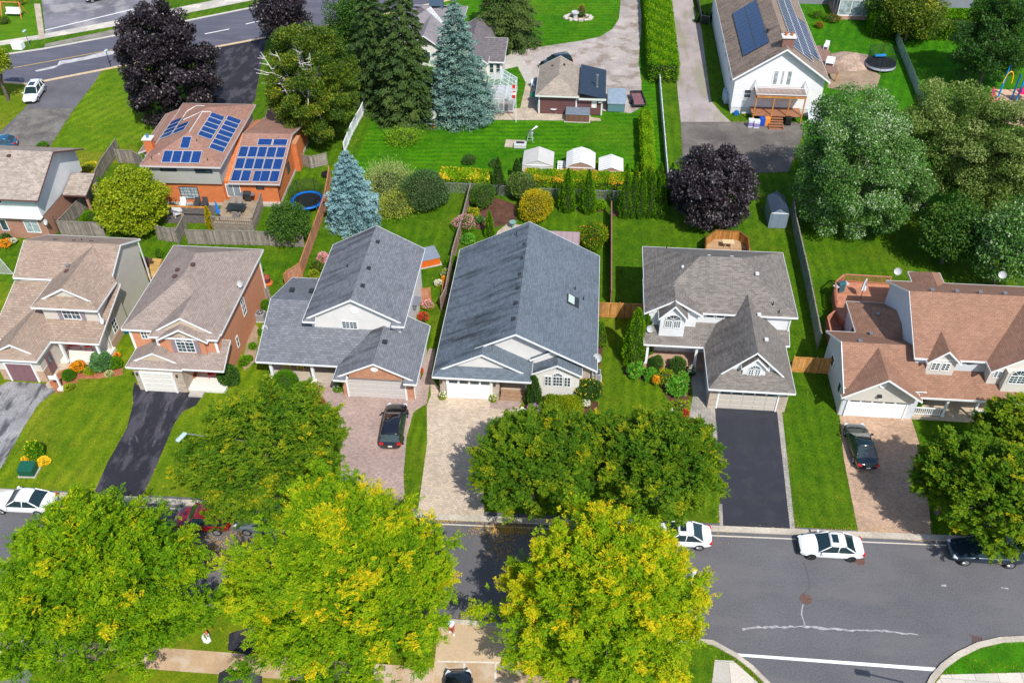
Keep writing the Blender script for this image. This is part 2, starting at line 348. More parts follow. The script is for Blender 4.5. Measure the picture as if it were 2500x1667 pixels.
# pale cracks and patches in the asphalt
CRK = ground('crack_filler', (.33, .32, .33), .45, 14, .3, 2.5)
def crack(pts, w):
    P = [G(*p) for p in pts]; Q = []
    for a, b in zip(P, P[1:]):
        n = max(2, int(math.dist(a, b)/.25)); Q += [(a[0]+(b[0]-a[0])*i/n+random.uniform(-.05, .05), a[1]+(b[1]-a[1])*i/n+random.uniform(-.05, .05)) for i in range(n)]
    Q.append(P[-1][:2]); ws = [w*random.uniform(.25, 1.2) for _ in Q]; mb = MB()
    for i in range(len(Q)-1): mb.poly([(Q[i][0], Q[i][1]-ws[i], .012), (Q[i+1][0], Q[i+1][1]-ws[i+1], .012), (Q[i+1][0], Q[i+1][1]+ws[i+1], .012), (Q[i][0], Q[i][1]+ws[i], .012)])
    tag(mb.build('road_crack', CRK), kind='structure')
sheet('lawn', [(-70, 26.5), (-2, 26.5), (-8.2, NY(0)-.35), (-70, NY(-70)-.35)], GR_Y, .005, False); sheet('lawn', [(-3.0, 26), (7.5, 26), (9, NY(9)-.3), (-3.0, NY(0)-.35)], GR_F, .005, False)
crack([(1812, 1537), (1850, 1530), (1950, 1529), (2060, 1536)], .10); crack([(2060, 1537), (2140, 1538), (2200, 1544), (2242, 1549)], .07)
def vcrack(pts, w, m=CRK):
    P = [G(*p) for p in pts]; mb = MB(); Q = []
    for a, b in zip(P, P[1:]):
        n = max(2, int(math.dist(a, b)/.2)); Q += [(a[0]+(b[0]-a[0])*i/n+random.uniform(-.05, .05), a[1]+(b[1]-a[1])*i/n) for i in range(n)]
    Q.append(P[-1][:2]); ws = [w*random.uniform(.3, 1.2) for _ in Q]
    for i in range(len(Q)-1): mb.poly([(Q[i][0]-ws[i], Q[i][1], .012), (Q[i][0]+ws[i], Q[i][1], .012), (Q[i+1][0]+ws[i+1], Q[i+1][1], .012), (Q[i+1][0]-ws[i+1], Q[i+1][1], .012)])
    tag(mb.build('road_crack', m), kind='structure')
vcrack([(1964, 1528), (1957, 1500), (1961, 1474)], .05); DCR = mk('dark_crack', (.05, .05, .055), .9)
vcrack([(1961, 1450), (1976, 1432), (1972, 1400), (1960, 1370)], .018, DCR); crack([(2300, 1430), (2310, 1428)], .09); crack([(2445, 1435), (2462, 1436)], .06)
# near side: sidewalks, drive, concrete apron
sheet('pavement', [(-95, NY(-95)-3.5), (ne[0]-1, ne[1]-3.5), (ne[0]-1, ne[1]-5.05), (-95, NY(-95)-5.05)], SIDET, .012, False)
sheet('driveway', [(1072, 1525), (1262, 1518), (1275, 1600), (1285, 1800), (1040, 1800), (1060, 1620)], ground('apron', (.50, .37, .24), .14, 9, .12, .4), .016)
sheet('driveway', [(1068, 1614), (1270, 1618), (1280, 1800), (1030, 1800)], SIDET, .020)
for p in ([(1130, 1616), (1136, 1617), (1138, 1667), (1131, 1667)], [(1208, 1619), (1213, 1619), (1212, 1667), (1207, 1667)], [(1068, 1612), (1270, 1616), (1270, 1620), (1068, 1616)]): sheet('pavement', p, mk('pale_joint', (.6, .55, .48), .8, 4, .2), .024)
sheet('driveway', [(-60, 1600), (58, 1600), (80, 1640), (60, 1700), (-60, 1700)], ground('side_asphalt', (.13, .13, .14), .3, 8, .3, .4, (.3, .3, .3), .4), .016)
sheet('driveway', [(-60, 1545), (60, 1545), (78, 1598), (-60, 1594)], ground('drive_concrete', (.46, .36, .27), .12, 8, .2, .4, (.62, .56, .5), .5, .5), .020)
sheet('driveway', [(560, 1545), (620, 1530), (620, 1610), (585, 1590), (556, 1588)], ASPHD, .016)
sheet('driveway', [(535, 1642), (550, 1634), (605, 1636), (640, 1650), (640, 1760), (520, 1760)], ASPHD, .016)
sheet('pavement', [(1738, 1667), (1745, 1610), (1790, 1612), (1850, 1665), (1870, 1800), (1740, 1800)], SIDEW, .012)
sheet('pavement', [(2284, 1668), (2300, 1646), (2500, 1641), (2700, 1640), (2700, 1700), (2280, 1700)], SIDEW, .012)
sheet('lawn', [(2310, 1646), (2290, 1640), (2303, 1626), (2345, 1596), (2390, 1576), (2450, 1566), (2700, 1562), (2700, 1642)], grass('corner_lawn', (.02, .12, .002), (.07, .27, .004), (.2, .25, .02), 30, 1, .2, .2), .01)
# driveways on the far side of the street
def yk(x): return KY(x)+.5
sheet('driveway', [G(346, 949)[:2], G(328, 932)[:2], G(324, 955)[:2], G(325, 985)[:2], G(310, 1045)[:2], G(262, 1130)[:2], G(225, 1214)[:2], G(345, 1218)[:2], G(385, 1130)[:2], G(425, 1035)[:2], G(445, 1005)[:2], G(478, 990)[:2], G(495, 966)[:2], G(458, 957)[:2]], ASPHD, .012, False)
for a, b, c in [((370, 960), (347, 1030), 7), ((418, 958), (400, 1020), 8), ((400, 1020), (372, 1092), 6), ((330, 1060), (337, 1080), 5), ((318, 1062), (316, 1086), 4)]:
    sheet('tyre_mark', [(a[0]-c/2, a[1]), (a[0]+c/2, a[1]), (b[0]+c/2, b[1]), (b[0]-c/2, b[1])], ground('worn_track', (.062, .058, .068), .5, 6, .5, 2.5), .018) if a[0] else None
sheet('driveway', [(21, 931), (112, 937), (145, 930), (150, 945), (95, 985), (60, 1040), (10, 1130), (-40, 1210), (-200, 1210), (-120, 1000)], ASPHO, .012)
sheet('path', [(112, 940), (125, 905), (135, 885), (165, 880), (225, 885), (160, 905), (140, 945), (118, 948)], FLAG, .016)
sheet('driveway', [(788, 960), (790, 925), (1020, 925), (1048, 850), (1062, 852), (1042, 985), (1010, 1005), (993, 1065), (985, 1160), (990, 1250), (835, 1235), (830, 1060), (790, 1015), (780, 940)], PAVEP, .012)
sheet('driveway', [(1052, 965), (1050, 920), (1085, 960), (1215, 972), (1265, 985), (1270, 1010), (1190, 1100), (1180, 1270), (1018, 1264), (1043, 1080), (1042, 990)], PAVEC, .012)
sheet('path', [(1200, 965), (1245, 962), (1275, 985), (1250, 1005), (1195, 995)], PAVEP, .016)
sheet('driveway', [(1745, 993), (1898, 1003), (1930, 1300), (1762, 1292)], ASPHN, .012)
sheet('path', [(1897, 1003), (1909, 1003), (1942, 1300), (1930, 1300)], PAVES, .016); sheet('path', [(1755, 1230), (1763, 1230), (1766, 1293), (1757, 1293)], PAVES, .016)
sheet('path', [(1678, 870), (1722, 880), (1731, 985), (1745, 993), (1752, 1075), (1700, 1060), (1680, 1030), (1692, 965)], PAVES, .016)
sheet('driveway', [(2049, 1008), (2225, 1022), (2260, 1130), (2275, 1325), (2096, 1302), (2060, 1120)], PAVET, .012)
# garden beds
def bed(pts, m=MULCH, z=.02): sheet('garden_bed', pts, m, z)
bed([(120, 935), (145, 905), (200, 890), (260, 895), (295, 880), (300, 915), (240, 925), (195, 925), (175, 945), (140, 962)], MULCHR)
bed([(655, 925), (782, 935), (775, 990), (790, 1030), (740, 1020), (690, 985), (650, 960)])
bed([(1520, 880), (1560, 900), (1600, 915), (1668, 900), (1690, 905), (1680, 990), (1672, 1040), (1640, 1040), (1638, 985), (1610, 940), (1560, 925), (1525, 915)])
bed([(1280, 960), (1320, 980), (1460, 980), (1462, 1010), (1280, 1015)]); bed([(1462, 780), (1473, 840), (1465, 900), (1455, 880), (1460, 800)])
bed([(1360, 510), (1440, 515), (1478, 518), (1478, 505), (1360, 498)], MULCH); bed([(1495, 528), (1580, 530), (1590, 515), (1495, 515)], MULCH)
bed([(1200, 480), (1260, 500), (1260, 540), (1195, 560), (1130, 560)], MULCH)
bed([(605, 830), (620, 790), (632, 800), (625, 880), (598, 905), (590, 890)], DIRT)
sheet('path', [(1215, 565), (1240, 545), (1290, 552), (1300, 590), (1250, 590), (1200, 600)], FLAG, .016)
# back lots: gravel drive, lane, parking, patio
GV = [(1514, -6), (1515, 10), (1511, 47), (1495, 72), (1465, 90), (1420, 100), (1340, 112), (1262, 123), (1303, 189), (1300, 215), (1478, 230), (1468, 271), (1540, 277), (1566, 263), (1566, 200), (1559, 154), (1562, 110), (1565, 82), (1566, 40), (1561, -6)]
sheet('gravel_drive', GV, GRAV, .012)
sheet('lane', [(1640, -6), (1649, 154), (1655, 230), (1662, 298), (1786, 300), (1760, 275), (1736, 247), (1723, 151), (1712, 69), (1695, 25), (1690, -6)], ground('lane_gravel', (.34, .29, .28), .3, 10, .2, .25, (.20, .20, .10), .5, .35, stretch=(1.2, .3, 1)), .012)
sheet('parking_pad', [(1662, 298), (1786, 298), (1960, 300), (1960, 330), (1925, 420), (1790, 425), (1668, 420)], ground('pad', (.12, .105, .095), .25, 5, .35, .25, (.22, .2, .17), .5, .3), .014)
sheet('dirt_patch', [(2030, 150), (2110, 160), (2150, 185), (2140, 215), (2080, 225), (2020, 215)], DIRT, .010)
sheet('patio', [(1284, 202), (1322, 204), (1340, 270), (1466, 290), (1467, 296), (1182, 293), (1180, 268), (1270, 265)], FLAG, .016)
sheet('path', [(1243, 122), (1262, 122), (1306, 190), (1298, 203), (1284, 203)], CONC, .018); sheet('patio', [(1205, 150), (1232, 140), (1262, 124), (1275, 160), (1215, 175), (1205, 172)], CONC, .016)
sheet('play_area', [(2420, 218), (2600, 222), (2600, 330), (2440, 300)], mk('play_sand', (.55, .38, .26), .9, 4, .15), .012)
# main road at the rear
NKr = [(-60, 150), (22, 134), (110, 121), (304, 85), (496, 45), (640, 16), (720, 0), (860, -30)]
SKr = [(1240, -30), (1097, 0), (1031, 14), (860, 50), (640, 93), (529, 114), (285, 163), (110, 197), (68, 204), (0, 199), (-60, 196)]
sheet('road', NKr+SKr, ASPHM, .012)
strip('kerb', SKr[::-1], .45, 0, .10, mk('tan_kerb', (.55, .42, .27), .85, 3, .2), -1); strip('kerb', NKr, .4, 0, .10, mk('grey_kerb', (.5, .47, .43), .85, 3, .15), 1)
sheet('pavement', [(-60, 124), (0, 112), (95, 97), (320, 58), (470, 30), (600, 5), (640, -4), (600, -14), (460, 14), (320, 44), (95, 86), (0, 101), (-60, 112)], SIDEW, .02)
sheet('path', [(83, 10), (98, 10), (110, 95), (96, 98)], FLAG, .022)
sheet('parking_lot', [(100, -12), (420, -12), (345, 44), (112, 92)], ground('lot', (.17, .165, .19), .18, 6, .3, .12, (.38, .36, .36), .6, .18), .01)
sheet('verge', [(108, 116), (110, 108), (300, 68), (318, 62), (320, 78)], ground('verge_dirt', (.22, .2, .17), .3, 6, .3, .6), .016)
sheet('driveway', [(112, 197), (250, 172), (232, 200), (180, 268), (119, 362), (-40, 362), (60, 265), (100, 205)], ground('worn_asphalt', (.12, .115, .13), .25, 6, .2, .3), .014)
sheet('driveway', [(63, 263), (180, 266), (119, 362), (-20, 362)], ground('grey_asphalt', (.14, .13, .12), .4, 6, .4, .4, (.22, .20, .17), .6, .7), .018)
sheet('driveway', [(529, 113), (650, 92), (640, 150), (622, 245), (610, 262), (470, 262), (500, 200), (520, 150)], ASPHD, .014)
def dash(pts, m=PAINT): sheet('lane_marking', pts, m, .018)
dash([(600, 59), (640, 50), (640, 51.5), (600, 60.5)]); dash([(500, 83), (560, 71), (560, 72.5), (500, 84.5)])
dash([(110, 74), (336, 20), (336, 21.6), (110, 75.6)]); sheet('lane_marking', [(10, 170), (300, 117), (300, 118.2), (10, 171.2)], mk('yellow_paint', (.5, .34, .08), .7), .018)
CRS = ground('patch', (.42, .41, .42), .3, 8, .3, 1); sheet('road_patch', [(85, 173), (140, 160), (145, 150), (200, 141), (250, 128), (300, 122), (300, 128), (230, 143), (150, 158), (130, 168), (90, 176)], CRS, .017)
# ============================================================ HOUSES
class Sk(list): pass          # skirt polygon: only its eave edge carries a fascia
def sw(pts, ax): return type(pts)([(p[1], p[0], p[2]) for p in pts]) if ax == 'x' else pts
VE = set()
def gable(x0, x1, y0, y1, ze, zr, axis='y', f='g', b='g', r=.8, vd=3.0):
    """roof block; ridge along axis. f = low end, b = high end: g gable, h hip, s gable over a shingled skirt, r corner returns"""
    if axis == 'x': x0, x1, y0, y1 = y0, y1, x0, x1
    xm = (x0+x1)/2; hw = (x1-x0)/2; p = (zr-ze)/hw; P = []
    def endpts(kind, y, d):       # left-slope points at this end from eave to ridge
        if kind == 'g': return [(x0, y, ze), (xm, y, zr)]
        if kind == 'v': return [(x0, y+d*vd, ze), (xm, y, zr)]
        if kind == 'h': return [(x0, y, ze), (xm, y+d*hw, zr)]
        return [(x0, y, ze), (x0+r, y+d*r, ze+p*r), (xm, y+d*r, zr)]
    def mir(q): return (2*xm-q[0], q[1], q[2])
    e0 = endpts(f, y0, 1); e1 = endpts(b, y1, -1)
    L = e0+e1[::-1]; P.append(L); P.append([mir(q) for q in L])
    for k, e, y, d in ((f, e0, y0, 1), (b, e1, y1, -1)):
        if k == 'h': P.append([e[0], e[1], mir(e[0])])
        if k == 's':
            s2 = r+.3; P.append(Sk([e[0], e[1], (x0+s2, y+d*s2, ze+p*s2), (2*xm-x0-s2, y+d*s2, ze+p*s2), mir(e[1]), mir(e[0])]))
        if k == 'r':
            s2 = r+.25
            a = [e[0], e[1], (x0+s2, y+d*s2, ze+p*s2), (x0+s2+.55, y+d*s2, ze+p*s2), (x0+s2+.55, y, ze)]
            P.append(Sk(a)); P.append(Sk([mir(q) for q in a]))
    if b == 'v':
        for q in (e1, [mir(t) for t in e1]): VE.add(frozenset(rnd(t) for t in sw(q, axis)))
    return [sw(q, axis) for q in P]
def shed(x0, x1, y0, y1, z0, z1, axis='y'):   # slope rising from the low edge (y0 or x0) to the high edge
    if axis == 'y': return [[(x0, y0, z0), (x1, y0, z0), (x1, y1, z1), (x0, y1, z1)]]
    return [[(x0, y0, z0), (x0, y1, z0), (x1, y1, z1), (x1, y0, z1)]]
def sk_ze(polys): return min(p[2] for q in polys for p in q)
def rnd(p): return tuple(round(a, 3) for a in p)
class House:
    def __init__(s, name, label, cat, c, group=None, rz=0):
        s.root = thing(name, label, cat, (c[0], c[1], 0), rz, group, local=bool(rz)); s.R = MB(); s.RF = MB(); s.W = {}
    def roof(s, polys, fh=.17, th=.1, ov=True, skip=None):
        es = {}
        for q in polys:
            sk = isinstance(q, Sk); n = Vector((0, 0, 0))
            for a, b in zip(q, q[1:]+q[:1]): n += Vector(a).cross(Vector(b))
            if n.z < 0: q = q[::-1]
            s.R.poly(q); s.RF.poly([(a, b, z-th) for a, b, z in q[::-1]])
            for a, b in zip(q, q[1:]+q[:1]):
                k = frozenset((rnd(a), rnd(b))); es.setdefault(k, []).append((a, b, sk))
        for k, l in es.items():
            if len(l) == 1:
                a, b, sk = l[0]; d = Vector((b[0]-a[0], b[1]-a[1]))
                if sk and (abs(a[2]-b[2]) > .001 or a[2] > sk_ze(polys)+.01): continue
                if (skip and skip(a, b)) or k in VE: continue
                if d.length < .02: continue
                nn = Vector((d.y, -d.x)).normalized()*.03
                A = Vector(a); B = Vector(b); up = Vector((0, 0, .012)); dn = Vector((0, 0, -fh)); o = Vector((nn.x, nn.y, 0))
                V = [A+up, B+up, B+dn, A+dn, A+o+up, B+o+up, B+o+dn, A+o+dn]
                s.RF.mesh([tuple(v) for v in V], [(0,1,2,3),(7,6,5,4),(0,4,5,1),(3,2,6,7),(0,3,7,4),(1,5,6,2)])
        return s
    def wall(s, key, x0, x1, y0, y1, z0, z1):
        s.n = getattr(s, 'n', 0)+1; e = .003*s.n; x0 -= e; x1 += e; y0 -= e; y1 += e; s.W.setdefault(key, MB()).box(x0, x1, y0, y1, z0, z1-e); return s
    def gwall(s, key, x0, x1, y0, y1, z0, ze, zr, axis='y'):
        s.n = getattr(s, 'n', 0)+1; e = .003*s.n; x0 -= e; x1 += e; y0 -= e; y1 += e
        if axis == 'y': s.W.setdefault(key, MB()).xpoly('y', [(x0, z0), (x1, z0), (x1, ze), ((x0+x1)/2, zr), (x0, ze)], y0, y1)
        else: s.W.setdefault(key, MB()).xpoly('x', [(y0, z0), (y1, z0), (y1, ze), ((y0+y1)/2, zr), (y0, ze)], x0, x1)
        return s
    def finish(s, rm, wm, fm=None):
        r = s.R.build('roof', rm, s.root); s.RF.build('fascia', fm or WHITE, r); s.roofo = r
        for k, mb in s.W.items():
            mt, nm = wm[k[0]]; mb.build(nm, mt, s.root)
        return s
    def part(s, name, mb, m, parent=None, **k): return mb.build(name, m, parent or s.root, **k)
    # windows. face: '-y' at plane y; '+x'/'-x' at plane x.  (a,b) horizontal range, z range
    def win(s, face, pl, a, b, z0, z1, nx=2, ny=2, arch=False, fr=.07, m=None, gm=None, name='window', sill=False, mun=.028):
        d = .05
        def pt(u, w, o): return (u, pl-o, w) if face == '-y' else ((pl+o, u, w) if face == '+x' else (pl-o, u, w))
        mb = MB(); gl = MB()
        def bar(u0, u1, w0, w1, o0, o1):
            p = [pt(u0, w0, o0), pt(u1, w1, o1)]; mb.box(*sorted((p[0][0], p[1][0])), *sorted((p[0][1], p[1][1])), *sorted((p[0][2], p[1][2])))
        bar(a, b, z0, z0+fr, 0, d); bar(a, b, z1-fr, z1, 0, d); bar(a, a+fr, z0+fr, z1-fr, 0, d); bar(b-fr, b, z0+fr, z1-fr, 0, d)
        if sill: bar(a-.06, b+.06, z0-.06, z0, 0, d+.05)
        iw = b-a-2*fr; ih = z1-z0-2*fr
        for i in range(1, nx): u = a+fr+iw*i/nx; hwid = mun*(1.6 if nx <= 3 else 1) / 2 if not (i*2 == nx) else fr*.45; bar(u-hwid, u+hwid, z0+fr, z1-fr, 0, d-.008)
        for j in range(1, ny): w_ = z0+fr+ih*j/ny; bar(a+fr, b-fr, w_-mun/2, w_+mun/2, 0, d-.012)
        q = [pt(a+fr, z0+fr, .02), pt(b-fr, z0+fr, .02), pt(b-fr, z1-fr, .02), pt(a+fr, z1-fr, .02)]; gl.poly(q if face != '+x' else q)
        if arch:
            c = (a+b)/2; r = (b-a)/2; n = 14; hh = arch if isinstance(arch, float) else r
            for (r0, r1, o0, o1) in ((1-fr/r, 1, 0, d), ):
                for i in range(n):
                    t0 = math.pi*i/n; t1 = math.pi*(i+1)/n; V = []
                    for o in (o0, o1):
                        for (rr, t) in ((r0, t0), (r1, t0), (r1, t1), (r0, t1)): V.append(pt(c+math.cos(t)*r*rr, z1+math.sin(t)*hh*rr, o))
                    mb.mesh(V, [(0,1,2,3),(7,6,5,4),(0,4,5,1),(1,5,6,2),(2,6,7,3),(3,7,4,0)])
            for i in range(1, 4):
                t = math.pi*i/4; mb.tube(pt(c, z1, .03), pt(c+math.cos(t)*r*.95, z1+math.sin(t)*hh*.95, .03), .018, n=4)
            gl.poly([pt(c+math.cos(math.pi*i/n)*r*.97, z1+math.sin(math.pi*i/n)*hh*.97, .02) for i in range(n+1)])
        f = mb.build(name, m or WHITE, s.root); gl.build('pane', gm or GLASS, f); return f
    def gdoor(s, y, a, b, z1, m, rows=4, cols=4, panes=False, z0=.02):
        mb = MB(); mb.box(a, b, y-.05, y+.05, z0, z1); h = (z1-z0)/rows; w_ = (b-a)/cols
        for i in range(rows):
            for j in range(cols):
                if panes and i == rows-1: continue
                mb.box(a+w_*j+.07, a+w_*(j+1)-.07, y-.075, y-.05, z0+h*i+.07, z0+h*(i+1)-.06)
        g_ = mb.build('garage_door', m, s.root)
        if panes:
            pm = MB()
            for j in range(cols): pm.box(a+w_*j+.09, a+w_*(j+1)-.09, y-.07, y-.05, z0+h*(rows-1)+.1, z1-.1)
            pm.build('door_window', GLASS, g_)
        tm = MB(); tm.box(a-.14, a, y-.12, y+.04, 0, z1+.14); tm.box(b, b+.14, y-.12, y+.04, 0, z1+.14); tm.box(a, b, y-.12, y+.04, z1, z1+.14); tm.build('door_frame', WHITE, g_)
        return g_
    def vents(s, pts, m=BRN, sz=.35):
        for (x, y, z) in pts: MB().obox((x, y, z+.07), (sz, sz, .16)).build('roof_vent', m, s.root)
    def pipes(s, pts, m=DKM):
        for (x, y, z) in pts: MB().tube((x, y, z-.1), (x, y, z+.32), .05).build('vent_pipe', m, s.root)
    def col(s, x, y, z0, z1, w_=.2, m=None):
        mb = MB(); mb.box(x-w_/2, x+w_/2, y-w_/2, y+w_/2, z0+.14, z1-.1); mb.box(x-w_*.7, x+w_*.7, y-w_*.7, y+w_*.7, z0, z0+.14); mb.box(x-w_*.65, x+w_*.65, y-w_*.65, y+w_*.65, z1-.1, z1); mb.build('column', m or WHITE, s.root)
    def dish(s, x, y, z, face=-.5, m=LTGREY, foot=.5, r=.33):
        mb = MB(); c = Vector((x, y, z)); n = Vector((math.sin(face), -math.cos(face), .45)).normalized(); a = n.orthogonal().normalized(); b = n.cross(a); V = []; Fc = []
        k = 16
        for j, (rr, o) in enumerate(((.02, .0), (.6, .035), (1, .1), (1, .13), (.6, .06), (.02, .03))):
            for i in range(k): t = 2*math.pi*i/k; V.append(tuple(c+a*math.cos(t)*r*rr+b*math.sin(t)*r*rr+n*(o-.08)))
        for j in range(5):
            for i in range(k): Fc.append((j*k+i, j*k+(i+1)%k, (j+1)*k+(i+1)%k, (j+1)*k+i))
        mb.mesh(V, Fc); mb.tube(tuple(c-n*.06), (x, y+.05, z-foot), .03); mb.tube(tuple(c-b*r*.8), tuple(c+n*.38-b*.05), .015, n=5); mb.tube(tuple(c+n*.34), tuple(c+n*.42), .04)
        mb.build('satellite_dish', m, s.root, smooth=False)
LAMPM = DKM
def lampbox(h, x, y, z): MB().lathe((x, y-.12, z), [(.05, 0), (.09, .08), (.09, .25), (.03, .33)], 8).build('wall_lamp', DKM, h.root)
# ---------------- house 1: beige, far left
SH_TAN = shingle('tan_shingles', (.34, .255, .20), .24); SH_TAN2 = shingle('tan_grey_shingles', (.31, .25, .22), .22, spots=.2)
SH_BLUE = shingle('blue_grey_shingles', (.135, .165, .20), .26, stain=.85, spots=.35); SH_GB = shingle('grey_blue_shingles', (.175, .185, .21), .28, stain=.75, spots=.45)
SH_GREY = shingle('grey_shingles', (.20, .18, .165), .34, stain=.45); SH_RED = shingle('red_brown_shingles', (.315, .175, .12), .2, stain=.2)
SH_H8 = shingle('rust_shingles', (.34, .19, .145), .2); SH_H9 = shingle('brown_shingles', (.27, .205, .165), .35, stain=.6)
SID_BG = siding('beige_siding', (.60, .56, .50)); SID_LG = siding('light_grey_siding', (.74, .72, .70)); SID_WH = siding('white_siding', (.72, .73, .75)); SID_BL = siding('pale_blue_siding', (.60, .64, .70)); SID_CR = siding('cream_siding', (.62, .59, .54))
BR_OR = brick('orange_brick', (.66, .16, .03), (.52, .11, .025), (.5, .26, .14)); BR_RD = brick('red_brick', (.40, .16, .09), (.30, .11, .06), (.45, .36, .3)); BR_LT = brick('buff_brick', (.50, .30, .19), (.38, .22, .14), (.55, .48, .4)); ST_V = brick('stone_veneer', (.48, .40, .32), (.36, .27, .21), (.55, .5, .44), .36, .15, .015)
STUC = mk('salmon_stucco', (.54, .235, .13), .85, 2.5, .07); STUCB = mk('beige_stucco', (.50, .40, .31), .85, 2.5, .06)
h = House('detached_house', 'beige house with tan roof and mauve garage door at the left end of the row', 'house', (-46, 60))
h.roof(gable(-51.1, -41.9, 61.1, 67.9, 5.4, 7.15, 'x')); h.roof(gable(-47.4, -41.4, 57.1, 64.6, 5.4, 7.05, f='s', b='v', r=.75, vd=3.4)); h.roof(shed(-51.2, -41.3, 55.5, 61.5, 2.95, 4.95), ov=False); h.roof(gable(-50.2, -45.7, 52.9, 59, 2.95, 4.2, f='s', r=.6))
h.wall('a', -50.6, -42.25, 61.5, 67.5, 0, 5.4).gwall('a', -50.6, -42.25, 61.3, 67.7, 4, 5.45, 7.0, 'x').wall('a', -46.9, -41.95, 57.7, 61.6, 0, 5.4).gwall('a', -46.6, -42.2, 58.15, 62, 5.3, 5.5, 6.85)
h.wall('a', -49.9, -46.0, 53.5, 58.2, 0, 2.95).gwall('a', -49.6, -46.3, 53.85, 55, 2.9, 3.2, 4.0).wall('b', -49.95, -45.95, 53.45, 54.2, 0, 1.3).wall('b2', -41.94, -41.9, 58.0, 60.5, 0, .9).wall('c', -45.9, -41.7, 55.9, 58.0, 0, .35)
h.finish(SH_TAN, {'a': (SID_BG, 'wall'), 'b': (BR_LT, 'brick_base'), 'c': (OFFW, 'porch_floor')})
h.gdoor(53.42, -49.1, -46.75, 2.1, mk('mauve_door', (.19, .10, .115), .6, 4, .06), 4, 3)
h.win('-y', 57.67, -45.15, -43.5, 3.78, 4.9, 4, 2)
for a, b in ((-45.55, -45.2), (-43.45, -43.1)): MB().box(a, b, 57.6, 57.68, 3.75, 4.92).build('shutter', mk('mauve_shutter', (.25, .21, .25), .6), h.root)
h.win('+x', -41.95, 59.0, 59.9, 1.0, 2.4, 2, 3); h.win('-y', 58.0, -44.6, -43.4, .9, 2.3, 2, 1, gm=GLASS)
MB().box(-46.02, -45.9, 54.3, 55.2, .1, 2.1).build('side_door', mk('mauve_door', ()), h.root); MB().box(-45.9, -45.87, 54.5, 55.0, 1.1, 1.9).build('door_window', GLASS, h.root)
MB().box(-45.7, -44.8, 57.9, 58.02, .35, 2.4).build('front_door', mk('plum_door', (.12, .05, .07), .5), h.root)
h.col(-45.1, 55.75, .35, 2.8); h.col(-41.75, 55.75, .35, 2.8)
for y0 in (58.0, 67.4): MB().box(-41.95, -41.9, y0-.06, y0+.1, .1, 5.3).build('corner_trim', WHITE, h.root)
MB().box(-41.6, -41.48, 57.35, 57.45, 2.9, 5.2).build('downpipe', WHITE, h.root)
h.vents([(-48.7, 65.3, 6.6), (-46.9, 65.3, 6.6), (-45.2, 65.3, 6.6), (-45.7, 61.2, 6.3)]); MB().tube((-46.1, 62.1, 5.6), (-46.1, 62.1, 6.3), .12).lathe((-46.1, 62.1, 6.3), [(.2, 0), (.2, .12), (.05, .2)], 10).build('chimney_cap', GREYM, h.root)
h.pipes([(-46.3, 65.7, 6.4)]); h.dish(-41.5, 57.4, 4.0)
# ---------------- house 2: salmon stucco
h = House('detached_house', 'salmon stucco house with tan hipped roof above the patchy black driveway', 'house', (-34, 60))
h.roof(gable(-38.3, -29.6, 54.9, 67.1, 5.4, 7.9, f='h', b='h')); h.roof(gable(-35.6, -29.68, 54.15, 58.6, 5.4, 7.2, f='s', b='v', r=.5, vd=3.2)); h.roof(gable(-34.85, -30.5, 53.9, 58, 5.3, 6.55))
h.roof(gable(-37.8, -32.9, 52.85, 57, 2.95, 4.2, f='s', r=.55)); h.roof(shed(-34.5, -29.3, 53.0, 55.6, 2.95, 4.15))
h.wall('a', -37.9, -30.05, 55.3, 66.7, 0, 5.4).wall('a', -35.2, -30.0, 54.55, 56, 2, 5.4).gwall('b', -34.9, -30.0, 54.7, 56, 5, 5.5, 7.0).gwall('b', -34.3, -31.0, 54.3, 55, 5.0, 5.4, 6.35).wall('a', -34.3, -31.0, 54.3, 55, 3.6, 5.0).wall('s', -37.4, -33.15, 53.15, 56, 0, 2.95).gwall('b', -37.0, -33.7, 53.5, 54, 2.9, 3.3, 4.0).wall('c', -33.1, -29.9, 53.3, 55.3, 0, .3)
h.finish(SH_TAN2, {'a': (STUC, 'wall'), 'b': (STUCB, 'gable_panel'), 's': (ST_V, 'stone_veneer'), 'c': (OFFW, 'porch_floor')})
h.gdoor(53.1, -36.75, -34.1, 2.15, OFFW, 4, 3)
h.win('-y', 54.25, -33.45, -31.85, 3.75, 4.95, 4, 3, arch=.5); 
for a, b in ((-33.85, -33.5), (-31.8, -31.45)): MB().box(a, b, 54.2, 54.26, 3.75, 5.0).build('shutter', mk('mauve_shutter', ()), h.root)
h.win('-y', 55.28, -36.95, -36.35, 4.1, 4.95, 2, 2); h.win('+x', -30.0, 60.6, 61.4, 2.5, 4.3, 2, 3); h.win('+x', -30.0, 57.9, 58.4, 1.1, 2.3, 1, 2); h.win('-y', 55.28, -32.4, -31.4, .9, 2.3, 2, 1)
MB().box(-31.1, -30.3, 55.2, 55.32, .3, 2.4).build('front_door', mk('grey_door', (.10, .11, .13), .5), h.root)
for x in (-35.2, -30.1): MB().box(x-.1, x+.12, 54.5, 54.56, 3.4, 5.3).build('corner_trim', WHITE, h.root)
MB().box(-37.95, -37.75, 55.24, 55.3, 0, 5.3).build('corner_trim', WHITE, h.root); MB().box(-30.06, -29.98, 66.5, 66.72, 0, 5.3).build('corner_trim', WHITE, h.root)
h.vents([(-35.1, 60.9, 7.3), (-34.0, 62.2, 7.45), (-34.9, 59.8, 7.45), (-33.6, 61.0, 7.9)], sz=.33); h.dish(-29.7, 60.9, 6.1); lampbox(h, -37.1, 53.1, 1.9); lampbox(h, -33.6, 53.1, 1.9)
MB().box(-32.9, -31.7, 52.6, 53.3, 0, .17).build('porch_step', CONC, h.root)
